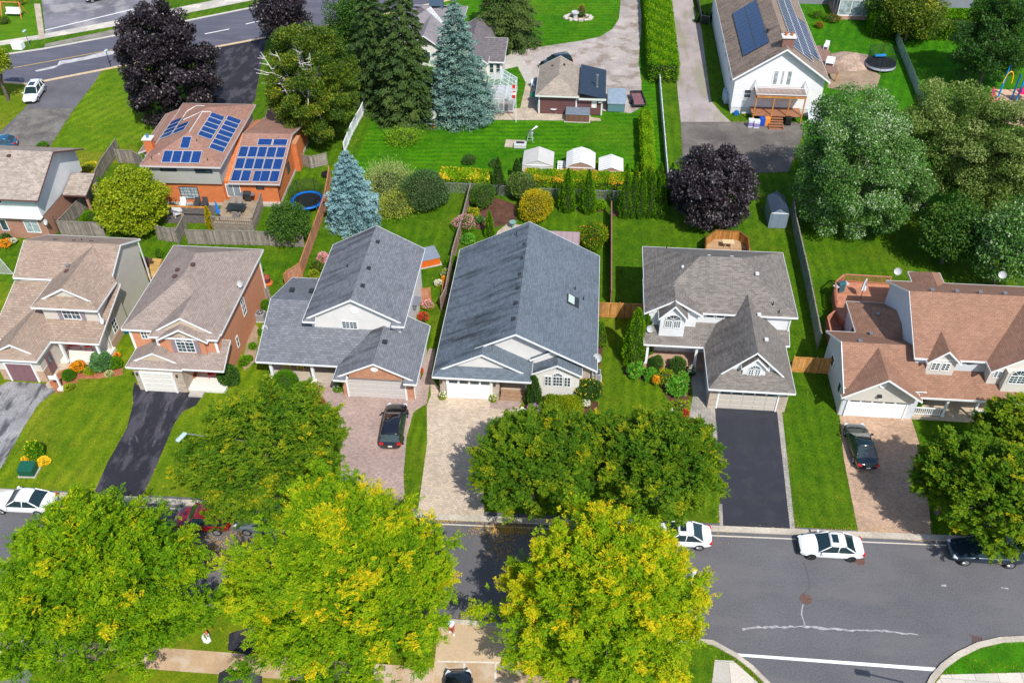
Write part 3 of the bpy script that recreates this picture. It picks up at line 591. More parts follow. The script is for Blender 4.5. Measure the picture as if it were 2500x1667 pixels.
# ---------------- house 3: grey-blue, wrap-around porch
h = House('detached_house', 'light grey sided house with corner porch and orange brick garage on the pink paver drive', 'house', (-19, 60))
h.roof(gable(-23.2, -14.4, 57.1, 68.4, 5.4, 7.8, f='r', b='g', r=.3)); h.roof(gable(-26.95, -15.5, 54.4, 66.2, 2.95, 5.1, 'x')); h.roof(gable(-19.85, -12.8, 52.7, 60.2, 2.95, 4.75, f='r', r=.3))
h.gwall('a', -22.7, -14.9, 57.85, 68.0, 0, 5.4, 7.55).wall('a', -26.4, -22.8, 57.5, 65.8, 0, 2.9).gwall('a', -26.4, -22.8, 57.4, 65.5, 2.5, 2.95, 3.9, 'x').wall('b', -19.5, -13.35, 53.9, 58, 0, 2.95).gwall('b', -18.6, -14.1, 53.3, 54.5, 2.75, 3.2, 4.4).wall('c', -26.5, -19.9, 54.9, 57.6, 0, .4)
h.wall('a', -13.38, -13.28, 53.95, 60, 0, 2.9)
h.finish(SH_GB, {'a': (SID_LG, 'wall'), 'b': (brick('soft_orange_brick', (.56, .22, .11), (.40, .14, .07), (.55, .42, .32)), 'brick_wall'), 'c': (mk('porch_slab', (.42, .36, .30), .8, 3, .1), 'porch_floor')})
h.gdoor(53.85, -19.0, -14.1, 2.2, mk('pale_grey_door', (.52, .49, .48), .5, 4, .04), 4, 4)
h.win('-y', 57.85, -20.05, -18.65, 4.2, 5.05, 4, 3); 
MB().lathe((0, 0, 0), [(.3, 0), (.3, .05)], 18).build('tmp', WHITE)
def disc(hh, x, y, z, r, nm='gable_vent', m=WHITE, sx=1.0):
    mb = MB(); n = 20; V = []
    for o in (0, .06):
        for i in range(n): t = 2*math.pi*i/n; V.append((x+math.cos(t)*r*sx, y-o, z+math.sin(t)*r))
    mb.mesh(V, [tuple(range(n)), tuple(range(2*n-1, n-1, -1))]+[(i, n+i, n+(i+1)%n, (i+1)%n) for i in range(n)]); mb.build(nm, m, hh.root)
bpy.data.objects.remove(bpy.data.objects['tmp'])
disc(h, -18.75, 57.85, 6.25, .33); disc(h, -16.35, 53.3, 3.85, .24, sx=1.3)
for x in (-26.0, -22.35): h.col(x, 55.05, .4, 2.85, .24)
h.win('-y', 57.45, -24.6, -23.4, 1.0, 2.2, 2, 1); h.win('-y', 57.8, -21.6, -20.6, 1.0, 2.2, 2, 1)
h.vents([(-18.3, 66.2, 7.45), (-18.3, 62.2, 7.45), (-18.3, 59.7, 7.45), (-25.6, 62.2, 4.65), (-23.8, 62.2, 4.65), (-15.9, 55.9, 4.55)], DKM, .42); h.dish(-26.8, 57.5, 4.1)
MB().box(-14.9, -14.55, 62.9, 64.2, 2.6, 2.7).obox((-14.6, 63.5, 3.0), (.7, 1.3, .08), 0).build('window_awning', mk('slate_awning', (.16, .17, .2), .7), h.root)
h.pipes([(-20.4, 63.0, 7.0)]); lampbox(h, -13.7, 53.9, 1.8)
# ---------------- house 4: large blue-grey bungalow
h = House('detached_house', 'wide bungalow with blue grey roof and one skylight on the cream paver drive', 'house', (-4.7, 63))
XM = -4.775; h.roof([[(-11.65, 55.5, 2.95), (-8.2, 55.5, 4.782), (XM, 55.5, 6.6), (XM, 71.9, 6.6), (-11.65, 71.9, 2.95)], [(2.1, 55.5, 2.95), (XM, 55.5, 6.6), (XM, 71.9, 6.6), (2.1, 71.9, 2.95)]], skip=lambda a, b: a[1] == b[1] == 55.5 and max(a[0], b[0]) <= -8.1); h.roof(gable(-11.65, -3.35, 53.75, 60, 2.93, 5.13, f='s', r=.65)); h.roof(gable(-3.6, .95, 55.9, 59, 3.45, 4.75)); h.roof(gable(-3.35, .85, 54.8, 57.5, 2.9, 4.0, f='g'))
h.gwall('a', -11.1, 1.55, 56.2, 71.5, 0, 2.95, 6.35).wall('a', -3.15, .65, 55.15, 57, 0, 2.75).gwall('a', -3.1, .6, 55.15, 56, 2.5, 2.85, 3.85).gwall('a', -3.3, .7, 56.05, 57, 3.0, 3.5, 4.6).gwall('a', -10.4, -4.5, 54.75, 56, 2.9, 3.4, 4.8)
h.wall('s', -11.15, -6.1, 54.45, 57, 0, 2.9).wall('s2', .66, 1.5, 56.1, 57, 0, 2.7).wall('c', -6.1, -3.6, 55.3, 57.2, 0, .6)
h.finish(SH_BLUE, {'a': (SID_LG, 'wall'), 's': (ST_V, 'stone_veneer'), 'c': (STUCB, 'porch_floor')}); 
MB().box(-6.12, -3.2, 57.1, 57.25, .6, 3).build('entry_wall', STUCB, h.root); MB().box(-5.2, -4.2, 57.0, 57.12, .6, 2.6).build('front_door', mk('plum_door', ()), h.root)
h.gdoor(54.4, -10.45, -6.8, 2.2, WHITE, 4, 4, panes=True)
h.win('-y', 55.12, -2.3, -1.68, 1.3, 2.45, 2, 3); h.win('-y', 55.12, -1.62, -.72, 1.3, 2.45, 3, 3, arch=.45); h.win('-y', 55.12, -.66, -.05, 1.3, 2.45, 2, 3)
zz = lambda x: 6.6-.531*(x+4.77)
mb = MB(); P = [(-.75, 62.5), (.3, 62.5), (.3, 63.8), (-.75, 63.8)]; mb.mesh([(x, y, zz(x)-.02) for x, y in P]+[(x, y, zz(x)+.12) for x, y in P], [(4,5,6,7),(0,1,5,4),(1,2,6,5),(2,3,7,6),(3,0,4,7)]); sk = mb.build('skylight', DKM, h.root)
MB().poly([(x+(.1 if x < 0 else -.1), y+(.1 if y < 63 else -.1), zz(x)+.135) for x, y in P]).build('pane', mk('skylight_glass', (.45, .55, .5), .2, spec=.8), sk)
for y0 in (57.6, 59.7, 61.8, 63.8, 66.2, 68.4): MB().obox((-4.55+(y0-57)*.012-.55, y0, 6.42), (.36, .42, .2)).build('roof_vent', DKM, h.root)
h.pipes([(-.1, 64.9, 4.2), (.7, 64.0, 3.7), (-5.9, 70.3, 6.2)]); h.col(-3.85, 55.5, 0, 2.85, .22); lampbox(h, -11.0, 54.4, 1.7); lampbox(h, -6.45, 54.4, 1.7)
st = MB(); [st.box(-6.0, -3.7, 55.3-.32*(i+1), 55.3-.32*i, 0, .6-.17*(i+1)) for i in range(3)]; st.build('front_steps', mk('step_wood', (.30, .19, .12), .8, 4, .2), h.root)
rl = MB(); rl.tube((-6.0, 55.3, 1.5), (-6.05, 54.3, 1.0), .025); [rl.tube((-6.0-.05*t, 55.3-t, .6-.5*t), (-6.0-.05*t, 55.3-t, 1.5-.5*t), .02) for t in (0, .35, .7, 1)]; rl.build('handrail', BLK, h.root)
# ---------------- house 5: grey roof, two dormers
h = House('detached_house', 'white house with grey shingled hip roof, two arched dormer windows and new black driveway', 'house', (13, 63))
h.roof(gable(6.0, 19.0, 60.9, 70.35, 5.4, 8.0, 'x', f='h', b='h')); h.roof(gable(5.95, 10.95, 60.5, 65.4, 5.4, 6.95, f='g', b='h')); h.roof(gable(7.15, 9.65, 59.7, 62.5, 5.5, 6.95, r=.1)); h.roof(shed(6.1, 13.6, 59.25, 62.0, 2.95, 4.3))
h.roof(gable(11.25, 18.3, 54.1, 62.7, 2.95, 6.35, f='s', b='v', vd=1.4, r=.95)); h.roof(gable(13.75, 15.95, 54.85, 58, 4.7, 5.85)); h.roof(shed(17.0, 18.65, 60.0, 62.0, 2.95, 3.9))
h.wall('a', 6.45, 18.5, 61.35, 69.9, 0, 5.45).gwall('a', 6.4, 10.5, 60.95, 62, 2.5, 5.35, 6.75).wall('a', 7.35, 9.45, 60.05, 61.5, 3.1, 5.6).gwall('a', 7.35, 9.45, 60.05, 61.5, 5.4, 5.55, 6.75)
h.wall('a', 11.65, 17.95, 55.0, 61.5, 0, 2.95).gwall('a', 12.6, 16.9, 55.45, 56.5, 2.9, 3.9, 6.0).gwall('a', 13.95, 15.75, 55.1, 57, 3.3, 4.7, 5.65).wall('s', 11.6, 12.25, 54.85, 55.6, 0, 2.85).wall('s2', 17.35, 18.0, 54.85, 55.6, 0, 2.85).wall('c', 6.3, 11.6, 59.5, 61.4, 0, .45)
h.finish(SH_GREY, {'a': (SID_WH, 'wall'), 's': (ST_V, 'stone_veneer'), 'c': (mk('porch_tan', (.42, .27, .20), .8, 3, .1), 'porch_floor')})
h.gdoor(54.95, 12.4, 17.2, 2.2, mk('greige_door', (.50, .46, .41), .55, 4, .04), 4, 5, panes=True)
for a, b in ((7.72, 8.37), (8.45, 9.1)): h.win('-y', 60.0, a, b, 4.35, 5.15, 3, 3)
h.win('-y', 60.0, 7.75, 9.08, 5.22, 5.3, 1, 1, arch=.5); 
for a, b in ((14.35, 14.83), (14.88, 15.36)): h.win('-y', 55.08, a, b, 3.7, 4.5, 2, 3)
h.win('-y', 55.08, 14.38, 15.33, 4.52, 4.58, 1, 1, arch=.4)
for x in (11.3, 12.2): h.win('-y', 61.33, x, x+.75, 4.55, 5.1, 1, 1)
h.win('-y', 61.33, 7.6, 9.4, 1.1, 2.4, 3, 1)
for x in (6.5, 10.75): h.col(x, 59.65, .45, 2.85, .22)
h.vents([(9.3, 65.0, 7.1), (11.6, 66.2, 7.5), (13.6, 66.2, 7.5), (15.6, 64.2, 7.35), (15.9, 57.6, 5.55), (15.6, 60.5, 5.8)], mk('pale_vent', (.6, .6, .62), .5), .3); h.pipes([(16.9, 61.8, 6.0), (17.4, 61.2, 5.6), (8.2, 69.8, 5.8)]); h.dish(6.6, 60.2, 3.9, foot=.4)
for x in (11.95, 17.7): lampbox(h, x, 54.8, 2.1)
for p in ((6.35, 61.3), (18.5, 61.3)): MB().box(p[0], p[0]+.1, p[1]-.06, p[1]+.1, 0, 5.3).build('corner_trim', WHITE, h.root)
# ---------------- house 6: red-brown roof, right edge
h = House('detached_house', 'white house with red brown gabled roofs and white porch at the right end', 'house', (31, 60))
h.roof(gable(27.65, 43, 56.5, 66.8, 5.4, 8.25, 'x')); h.roof([Sk([(22.15, 54.75, 3.33), (28.8, 54.75, 3.33), (28.8, 58.17, 5.3), (22.15, 58.17, 5.3)]), [(22.15, 58.17, 5.3), (28.8, 58.17, 5.3), (28.8, 62.35, 2.9), (22.15, 62.35, 2.9)]]); MB().mesh([(22.12, 54.1, 2.8), (22.12, 58.17, 5.15), (22.12, 58.17, 5.33), (22.12, 54.1, 2.98), (22.18, 54.1, 2.8), (22.18, 58.17, 5.15), (22.18, 58.17, 5.33), (22.18, 54.1, 2.98)], [(0,1,2,3),(7,6,5,4),(0,4,5,1),(2,6,7,3)]).build('rake_board', WHITE, h.root); h.roof(gable(21.95, 28.35, 53.95, 58.1, 2.95, 5.15, b='v', vd=3.8)); h.roof(gable(24.7, 34, 58.3, 66.7, 2.9, 5.22, 'x', f='h'))
h.roof(shed(28.3, 43, 54.6, 57.4, 2.85, 4.15)); h.roof(gable(28.6, 31.3, 56.1, 58.9, 5.3, 6.6, b='v', vd=2.2)); h.roof(gable(33.3, 41.3, 55.3, 61.8, 5.4, 8.3, b='v', vd=5)); h.roof(gable(29.9, 32.7, 63, 68.3, 5.4, 6.5, b='h'))
h.gwall('a', 28.0, 42.6, 56.9, 66.4, 0, 5.4, 8.05, 'x').gwall('a', 22.5, 28.5, 54.9, 61.9, 0, 2.95, 5.1, 'x').gwall('b', 22.5, 28.1, 54.7, 56, 2.0, 3.0, 4.85).wall('b', 22.45, 28.1, 54.95, 55.5, 0, 2.9).wall('a', 25.0, 28.2, 61, 66.3, 0, 2.9).wall('b', 28.85, 31.05, 56.5, 58, 3.3, 5.35).gwall('b', 28.85, 31.05, 56.5, 58, 5.2, 5.3, 6.3)
h.gwall('b', 33.7, 40.9, 56.0, 58, 3, 5.45, 8.1).wall('b', 34.75, 37.6, 55.45, 56.4, 3.0, 5.3).wall('c', 28.5, 43, 54.9, 57, 0, .4)
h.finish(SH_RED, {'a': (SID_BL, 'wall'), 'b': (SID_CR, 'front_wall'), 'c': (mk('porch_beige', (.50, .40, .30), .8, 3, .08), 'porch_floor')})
h.gdoor(54.9, 23.0, 27.65, 2.15, WHITE, 4, 5, panes=True)
disc(h, 25.15, 54.68, 3.9, .3); h.win('-y', 56.48, 29.15, 29.85, 4.2, 5.05, 2, 3); h.win('-y', 56.48, 29.95, 30.65, 4.2, 5.05, 2, 3)
h.win('-y', 55.42, 34.95, 36.3, 4.15, 5.05, 4, 3, arch=.6); h.win('-y', 55.98, 33.95, 34.6, 4.2, 4.95, 2, 3); disc(h, 32.3, 56.9, 4.95, .28, 'oval_window', GLASS, 1.5)
h.win('-x', 22.5, 59.2, 60.2, 1.2, 2.3, 1, 1); h.win('-x', 22.5, 56.0, 56.8, 1.2, 2.3, 1, 1)
for x in (30.9, 33.3, 36.0, 39): h.col(x, 55.05, .4, 2.8, .18)
rl = MB()
for a, b in ((28.5, 30.8), (33.5, 39)):
    rl.box(a, b, 55.0, 55.08, 1.2, 1.28); rl.box(a, b, 55.0, 55.08, .5, .56)
    for i in range(int((b-a)/.16)): rl.box(a+i*.16, a+i*.16+.05, 55.01, 55.07, .56, 1.2)
rl.build('porch_railing', WHITE, h.root)
h.vents([(29.7, 62.2, 8.0), (31.7, 62.2, 8.0), (33.6, 62.2, 8.0), (35.6, 62.2, 8.0), (23.8, 58.6, 5.05), (26.6, 63.6, 4.0), (25.7, 61.5, 3.5)], GREYM, .3); h.dish(28.6, 67.3, 6.1, foot=.6); h.dish(37.5, 67.1, 6.4, foot=.8); h.win('-x', 25.0, 63, 64.2, 1.0, 2.3, 1, 1)
MB().obox((25.15, 54.55, 2.75), (.3, .25, .2)).build('flood_light', DKM, h.root)
# ---------------- house 7: white and brick, left, second row
h = House('detached_house', 'white and red brick two storey house behind the grey board fence', 'house', (-60, 80))
h.roof(gable(-70, -55.0, 73.6, 84.2, 5.4, 8.0, 'x')); h.roof(shed(-55.6, -53.0, 78.6, 81.6, 2.95, 3.9))
h.gwall('a', -69.5, -55.8, 74.4, 83.8, 2.9, 5.4, 7.8, 'x').wall('b', -69.5, -55.85, 74.5, 83.7, 0, 2.9).wall('d', -69.5, -55.78, 74.1, 74.5, 4.55, 5.35).wall('b', -53.4, -53.2, 79, 79.2, 0, 2.9).wall('b', -53.5, -53.1, 81.0, 81.4, 0, 2.9)
h.finish(shingle('h7_shingles', (.37, .31, .265), .35), {'a': (SID_WH, 'wall'), 'b': (BR_RD, 'brick_wall'), 'd': (mk('pale_teal', (.45, .6, .62), .6), 'soffit_band')}, mk('dark_fascia', (.13, .06, .06), .5))
h.win('-y', 74.08, -60.6, -59.2, 4.6, 5.2, 2, 1); h.win('-y', 74.48, -60.9, -60.1, .9, 2.3, 1, 1); h.win('-y', 74.48, -58.2, -56.6, .8, 2.3, 2, 1, gm=GLASSL); h.win('-y', 74.48, -66, -63, .8, 2.3, 3, 1)
h.vents([(-61.6, 78.2, 7.7), (-59.5, 78.2, 7.7), (-64, 78.2, 7.7)]); MB().box(-70, -55.7, 73.9, 74.4, 2.85, 2.95).build('belt_trim', WHITE, h.root)
MB().tube((-55.5, 75.6, 0), (-55.5, 75.6, 2.2), .03).build('aerial', DKM, h.root); h.dish(-55.5, 74.2, 2.4, m=LTGREY)
# ---------------- house 8: orange brick with solar panels (slightly turned)
PAN = newmat('solar_cells')[0]; _t = NT(PAN); _g, _P, _N, _u, _s, _sn = surf_uv(_t)
_k = bricktex(_t, comb(_t, _u, _t.math('MULTIPLY', _s.outputs[2], 2.4)), (.004, .024, .12), (.005, .04, .19), (.04, .10, .25), .165, .165, .008, off=0); _t.put(_t.n['Principled BSDF'].inputs['Base Color'], _k); _t.n['Principled BSDF'].inputs['Roughness'].default_value = .22
PAND = newmat('dark_solar_cells')[0]; _t = NT(PAND); _g, _P, _N, _u, _s, _sn = surf_uv(_t)
_k = bricktex(_t, comb(_t, _u, _t.math('MULTIPLY', _s.outputs[2], 1.75)), (.006, .02, .075), (.010, .035, .12), (.05, .09, .17), .2, .2, .009, off=0); _t.put(_t.n['Principled BSDF'].inputs['Base Color'], _k); _t.n['Principled BSDF'].inputs['Roughness'].default_value = .2
def panel(hh, o, u, v, w_, l, m=PAN, fm=LTGREY, z=.12):     # o corner on the roof, u along, v up the slope
    o = Vector(o); u = Vector(u).normalized(); v = Vector(v).normalized(); n = u.cross(v).normalized(); n = n if n.z > 0 else -n
    o = o+n*z; g_ = .015; a = [o, o+u*w_, o+u*w_+v*l, o+v*l]; b = [p-n*.04 for p in a]
    if (a[1]-a[0]).cross(a[2]-a[1]).z < 0: a = a[::-1]; b = b[::-1]
    f_ = MB().mesh([tuple(p) for p in b+a], [(4,5,6,7),(3,2,1,0),(0,1,5,4),(1,2,6,5),(2,3,7,6),(3,0,4,7)]).build('solar_panel', fm, hh.root)
    c = sum(a, Vector())/4; MB().poly([tuple(c+(p-c)*.935+n*.006) for p in a]).build('cell_face', m, f_)
h = House('split_level_house', 'orange brick split level house with blue solar panels on a rust coloured hip roof', 'house', (-38.6, 81.45), rz=R(2))
# local frame: x right, y back, origin at the main front right eave
h.roof(gable(-8.75, 0, 0, 14.4, 5.4, 7.15, f='h', b='h'), .18); h.roof(shed(-10.35, -8.5, 3.55, 12.6, 4.9, 5.6, 'x')); h.roof(gable(0.1, 5.75, .9, 15.8, 2.9, 4.95, 'x')); h.roof(shed(0.3, 4, 15, 18.5, 2.8, 3.5))
h.wall('a', -8.2, -.5, .55, 14, 2.95, 5.4).wall('b', -8.1, -.6, .9, 14, 0, 2.95).wall('a', -9.9, -8.1, 3.9, 12.2, 2.6, 5.1).wall('b', -9.8, -8.1, 4.0, 12.2, 0, 2.6).gwall('b', -.6, 5.3, 1.35, 15.4, .35, 2.9, 4.7, 'x').wall('d', -8.15, 5.35, .87, 15.3, 0, .35).wall('b', 5.3, 5.9, 8.5, 10.5, 0, 3.6)
h.finish(SH_H8, {'a': (siding('grey_green_siding', (.36, .36, .33), .2, .85, True), 'wall'), 'b': (BR_OR, 'brick_wall'), 'd': (CONC, 'foundation')}, mk('grey_fascia', (.55, .52, .52), .5))
DW = mk('dark_window', (.02, .025, .03), .4)
h.win('-y', .55, -6.9, -5.1, 4.45, 5.1, 2, 1, m=DW); h.win('-y', .55, -3.1, -1.2, 4.3, 5.1, 2, 1, m=DW); h.win('-y', .9, -5.6, -3.5, .75, 2.35, 5, 4, m=DW, gm=GLASSL); h.win('-y', 1.35, -.5, 1.1, .9, 2.5, 2, 1, gm=mk('grey_glass', (.2, .24, .26), .2), name='patio_door'); h.win('-y', 1.35, 2.9, 3.8, 1.9, 2.5, 1, 1, m=DW); h.win('+x', 5.3, 5.5, 6.6, 1.3, 2.5, 1, 1, m=DW)
sl8 = 7.15-5.4; pS = sl8/4.375
for i in range(4): panel(h, (-6.45+1.05*i, .35, 5.4+pS*.35), (1, 0, 0), (0, 1, pS), 1.0, 1.65)
panel(h, (-4.85, 2.15, 5.4+pS*2.15), (1, 0, 0), (0, 1, pS), 1.0, 1.65)
for i in range(5): panel(h, (-2.05, 4.2+1.06*i, 5.4+pS*2.05), (0, 1, 0), (-1, 0, pS), 1.0, 1.55)
for i in range(7): panel(h, (-.4, 2.6+1.06*i, 5.4+pS*.4), (0, 1, 0), (-1, 0, pS), 1.0, 1.6)
for j, n_ in enumerate((4, 2)):
    for i in range(n_): panel(h, (-8.35+1.65*j, 5.2+1.06*i, 5.4+pS*(.4+1.65*j)), (0, 1, 0), (1, 0, pS), 1.0, 1.6)
pW = (4.95-2.9)/7.45
for j in range(3):
    for i in range(5):
        if j == 0 and i == 2: panel(h, (.35+1.06*i+.2, 1.1+1.75*j, 2.9+pW*(.2+1.75*j)), (1, 0, 0), (0, 1, pW), .85, 1.68, z=.1); continue
        panel(h, (.3+1.06*i, 1.1+1.75*j, 2.9+pW*(.2+1.75*j)), (1, 0, 0), (0, 1, pW), 1.0, 1.68)
for i in range(2): panel(h, (2.1+1.75*i, 6.45, 2.9+pW*5.5), (1, 0, 0), (0, 1, pW), 1.66, 1.02)
mb = MB().box(-9.3, -8.4, 3.3, 4.1, 0, 6.6); ch = h.part('chimney', mb, BR_OR); MB().box(-9.4, -8.3, 3.2, 4.2, 6.6, 6.72).build('chimney_cap', OFFW, ch); MB().tube((-8.85, 3.7, 6.7), (-8.85, 3.7, 7.1), .16).build('chimney_pot', mk('blue_pot', (.05, .22, .35), .4), ch)
h.pipes([(-7.6, .8, 5.75), (-1.5, .8, 5.7), (-3.2, 3.2, 6.6)]); MB().tube((5.35, 1.3, 0), (5.35, 1.3, 2.8), .04).build('downpipe', DKM, h.root)
cd = MB()
def cond(pts, a=-8.75, s_=1):
    for p, q in zip(pts, pts[1:]):
        z = lambda p: 5.4+pS*min(p[0]+8.75, -p[0], p[1], 14.4-p[1])+.04
        cd.tube((*p, z(p)), (*q, z(q)), .035, n=5)
cond([(-7.0, 1.4), (-7.0, 11.0), (-6.0, 11.8), (-5.0, 11.5)]); cond([(-4.3, 4.3), (-4.3, 9.0), (-3.6, 9.6)]); cond([(-6.6, 8.6), (-4.3, 9.2)]); cd.build('conduit', WHITE, h.root)
# ---------------- house 9: white farmhouse
h = House('farmhouse', 'white sided gable house with brick chimney, black solar panels and a timber balcony porch', 'house', (24, 115))
h.roof(gable(18.05, 29.95, 107.7, 140, 5.0, 9.05), .22); h.roof(gable(26.5, 33.0, 143, 150, 3, 4.2, 'x'))
h.gwall('a', 18.5, 29.5, 108.4, 139.6, .9, 5.15, 8.85).wall('c', 18.55, 29.45, 108.45, 139.5, 0, .9)
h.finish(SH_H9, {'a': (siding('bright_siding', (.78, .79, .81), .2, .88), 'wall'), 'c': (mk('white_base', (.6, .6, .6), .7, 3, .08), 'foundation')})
fr = h.win('-y', 108.4, 23.0, 25.4, 4.0, 6.05, 3, 1, fr=.14, gm=GLASSL, name='balcony_door', mun=.3); h.win('-y', 108.4, 19.8, 20.8, 2.2, 3.4, 1, 2, fr=.1, gm=GLASS); h.win('-y', 108.4, 22.3, 23.4, 1.0, 3.0, 1, 1, name='back_door', gm=WHITE)
for y in (111, 114, 118.5, 123): h.win('-x', 18.5, y, y+.8, 2.9, 3.9, 1, 1)
mb = MB().box(23.5, 24.9, 108.9, 109.8, 7.5, 9.9); ch = h.part('chimney', mb, brick('dark_red_brick', (.24, .08, .06), (.18, .06, .05), (.3, .25, .22))); MB().box(23.35, 25.05, 108.75, 109.95, 9.9, 10.05).build('chimney_cap', OFFW, ch)
for x in (23.85, 24.55): MB().tube((x, 109.35, 10), (x, 109.35, 10.5), .16).build('chimney_pot', TERRA, ch)
k9 = (9.05-5)/5.95; p9 = mk('white_frame', (.62, .66, .72), .4)
for i in range(12):
    for j in range(2): panel(h, (19.65+j*1.45, 111.8+i*1.17, 5+k9*(1.6+j*1.45)), (0, 1, 0), (1, 0, k9), 1.17, 1.74, PAND, mk('dark_frame', (.02, .03, .05), .3), .15)
for i in range(24):
    for j in range(3):
        if j == 0 and not (2 <= i < 13): continue
        panel(h, (29.35-j*1.42, 110.4+i*1.1-(.4 if j else 0), 5+k9*(.6+j*1.42)), (0, 1, 0), (-1, 0, k9), 1.08, 1.68, PAND, p9, .15)
dk = MB().box(20.9, 27.1, 106.1, 108.4, .95, 1.05); d_ = h.part('porch_deck', dk, WOODD); 
rf = h.part('balcony_floor', MB().box(21.0, 27.15, 106.15, 108.4, 3.62, 3.78), mk('brown_decking', (.22, .13, .10), .7, 3, .2)); MB().box(21.0, 27.15, 106.1, 106.2, 3.4, 3.62).box(21, 21.1, 106.1, 108.4, 3.4, 3.62).box(27.05, 27.15, 106.2, 108.4, 3.4, 3.62).build('beam', WOODY, rf)
for x in (21.1, 23.3, 25.2, 27.05): h.part('post', MB().box(x-.07, x+.07, 106.12, 106.26, 0, 3.4), WOODY)
rl = MB().box(21, 27.15, 106.12, 106.18, 4.7, 4.77).box(21, 27.15, 106.12, 106.18, 3.82, 3.88)
for i in range(42): rl.box(21.0+i*.15, 21.03+i*.15, 106.13, 106.17, 3.85, 4.7)
for x in (21, 27.1):
    rl.box(x, x+.05, 106.15, 108.4, 4.7, 4.77)
    for i in range(14): rl.box(x, x+.04, 106.2+i*.16, 106.23+i*.16, 3.8, 4.7)
h.part('balcony_railing', rl, WHITE)
st = MB(); [st.box(22.95, 24.75, 106.1-.32*(i+1), 106.1-.32*i, .95-.19*(i+1), 1.0-.19*(i+1)+.02) for i in range(5)]; [st.box(x, x+.06, 104.4, 106.1, 0, .2) for x in (22.95, 24.7)]; h.part('stairs', st, WOODD)
MB().lathe((22.6, 114.8, 8.1), [(.12, 0), (.12, .3), (.22, .35), (.22, .5), (.05, .58)], 12).build('roof_turbine', DKM, h.root)
sd_ = MB().box(29.6, 33.8, 118.5, 127.3, 1.2, 1.35); dd = h.part('side_deck', sd_, mk('brown_decking', ())); pm = MB()
for y in (118.6, 122.5, 127): pm.box(33.6, 33.75, y, y+.15, 0, 1.2)
pm.build('deck_posts', WOODY, dd)
# ---------------- garden house with attached black-roofed wing
h = House('garden_house', 'small brown sided outbuilding with grey hip roof and dark flat wing beside the stone patio', 'outbuilding', (-2, 110))
h.roof(gable(-6.45, -.95, 106.0, 114.6, 2.75, 4.3, f='h')); RB = MB().mesh([(-.9, 106, 3.3), (2.45, 106, 2.6), (2.45, 114.4, 2.6), (-.9, 114.4, 3.3), (-.9, 106, 3.2), (2.45, 106, 2.5), (2.45, 114.4, 2.5), (-.9, 114.4, 3.2)], [(0,1,2,3),(7,6,5,4),(0,4,5,1),(1,5,6,2),(2,6,7,3),(3,7,4,0)])
h.wall('a', -6.0, -1.3, 106.5, 114.3, .1, 2.75).wall('a', -1.3, 2.1, 106.5, 114, .1, 2.6); h.finish(shingle('warm_shingles', (.34, .29, .24), .25), {'a': (siding('plum_siding', (.13, .055, .055), .25, .6), 'wall')}, mk('cream_fascia', (.62, .66, .62), .5))
h.part('wing_roof', RB, mk('black_membrane', (.02, .035, .06), .55, 2, .2)); MB().box(-.95, 2.5, 105.93, 106.0, 2.35, 2.6).build('wing_fascia', mk('cream_fascia', ()), h.root)
for x in (-6.0, -1.25, 2.0): h.part('corner_trim', MB().box(x-.08, x+.1, 106.42, 106.5, .1, 2.6), mk('cream_fascia', ()))
h.win('-y', 106.5, .7, 1.35, 1.1, 2.0, 1, 1, m=mk('cream_fascia', ()), gm=OFFW); h.part('stove_pipe', MB().tube((1.25, 108.8, 2.6), (1.25, 108.8, 4.3), .12).tube((1.25, 108.8, 4.25), (1.25, 108.8, 4.5), .18).tube((1.25, 108.8, 2.7), (1.25, 108.8, 2.85), .22), GREYM)
h.dish(1.75, 106.3, 2.3, m=LTGREY, r=.4); h.vents([(-4.6, 112.6, 3.7), (-3.1, 112.4, 4.0)], DKM, .3)
# small houses far behind the spruces
h = House('cottage', 'small white cottage with grey lean-to roof behind the big blue spruce', 'house', (-14, 120)); h.roof(shed(-15.2, -11.3, 115.6, 121.4, 2.7, 3.6)); h.roof(gable(-18.5, -13.4, 114.6, 126.5, 2.9, 4.5))
h.wall('a', -14.9, -11.6, 116, 121, 0, 2.7).wall('a', -18.1, -13.8, 115, 126, 0, 2.9); h.finish(shingle('dark_cottage_shingles', (.17, .15, .16), .3), {'a': (OFFW, 'wall')}); h.win('-y', 115.98, -13.4, -12.75, .9, 2.3, 1, 2); h.win('-y', 115.98, -12.5, -11.85, .9, 2.3, 1, 2)
h = House('bungalow', 'grey roofed bungalow half hidden behind the dark spruces beside the main road', 'house', (-23, 130)); h.roof(gable(-29, -18.5, 122, 134, 3, 5.2, 'x', f='h', b='h')); h.roof(gable(-25, -20.5, 119, 129, 3, 4.6)); h.wall('a', -28.6, -19, 122.4, 133.6, 0, 3).wall('a', -24.6, -20.9, 119.4, 128, 0, 3); h.finish(shingle('ash_shingles', (.26, .24, .26), .2), {'a': (OFFW, 'wall')}); h.win('-y', 119.38, -24, -22, .9, 2.2, 2, 1)
MB().box(-23.6, -21.6, 129.6, 130.8, 4.2, 5.6).build('roof_hatch', mk('slate_blue', (.07, .12, .18), .5), h.root)
h = House('townhouse', 'grey house with glazed sunroom and orange flower boxes beyond the farmhouse garden', 'house', (45, 146)); h.roof(gable(30, 60, 147.5, 158, 3.2, 6, 'x')); h.wall('a', 30.5, 59.5, 146.5, 157, 0, 3.2).wall('b', 37.5, 45.0, 140.5, 146.5, 0, .55)
h.finish(shingle('slate_shingles', (.2, .2, .22), .2), {'a': (siding('slate_siding', (.22, .23, .27)), 'wall'), 'b': (mk('pink_block', (.45, .27, .22), .8, 3, .2), 'sunroom_base')})
sf = MB()
for x in (37.7, 39.5, 41.3, 43.1, 44.8): sf.box(x, x+.1, 140.6, 140.7, .55, 3); 
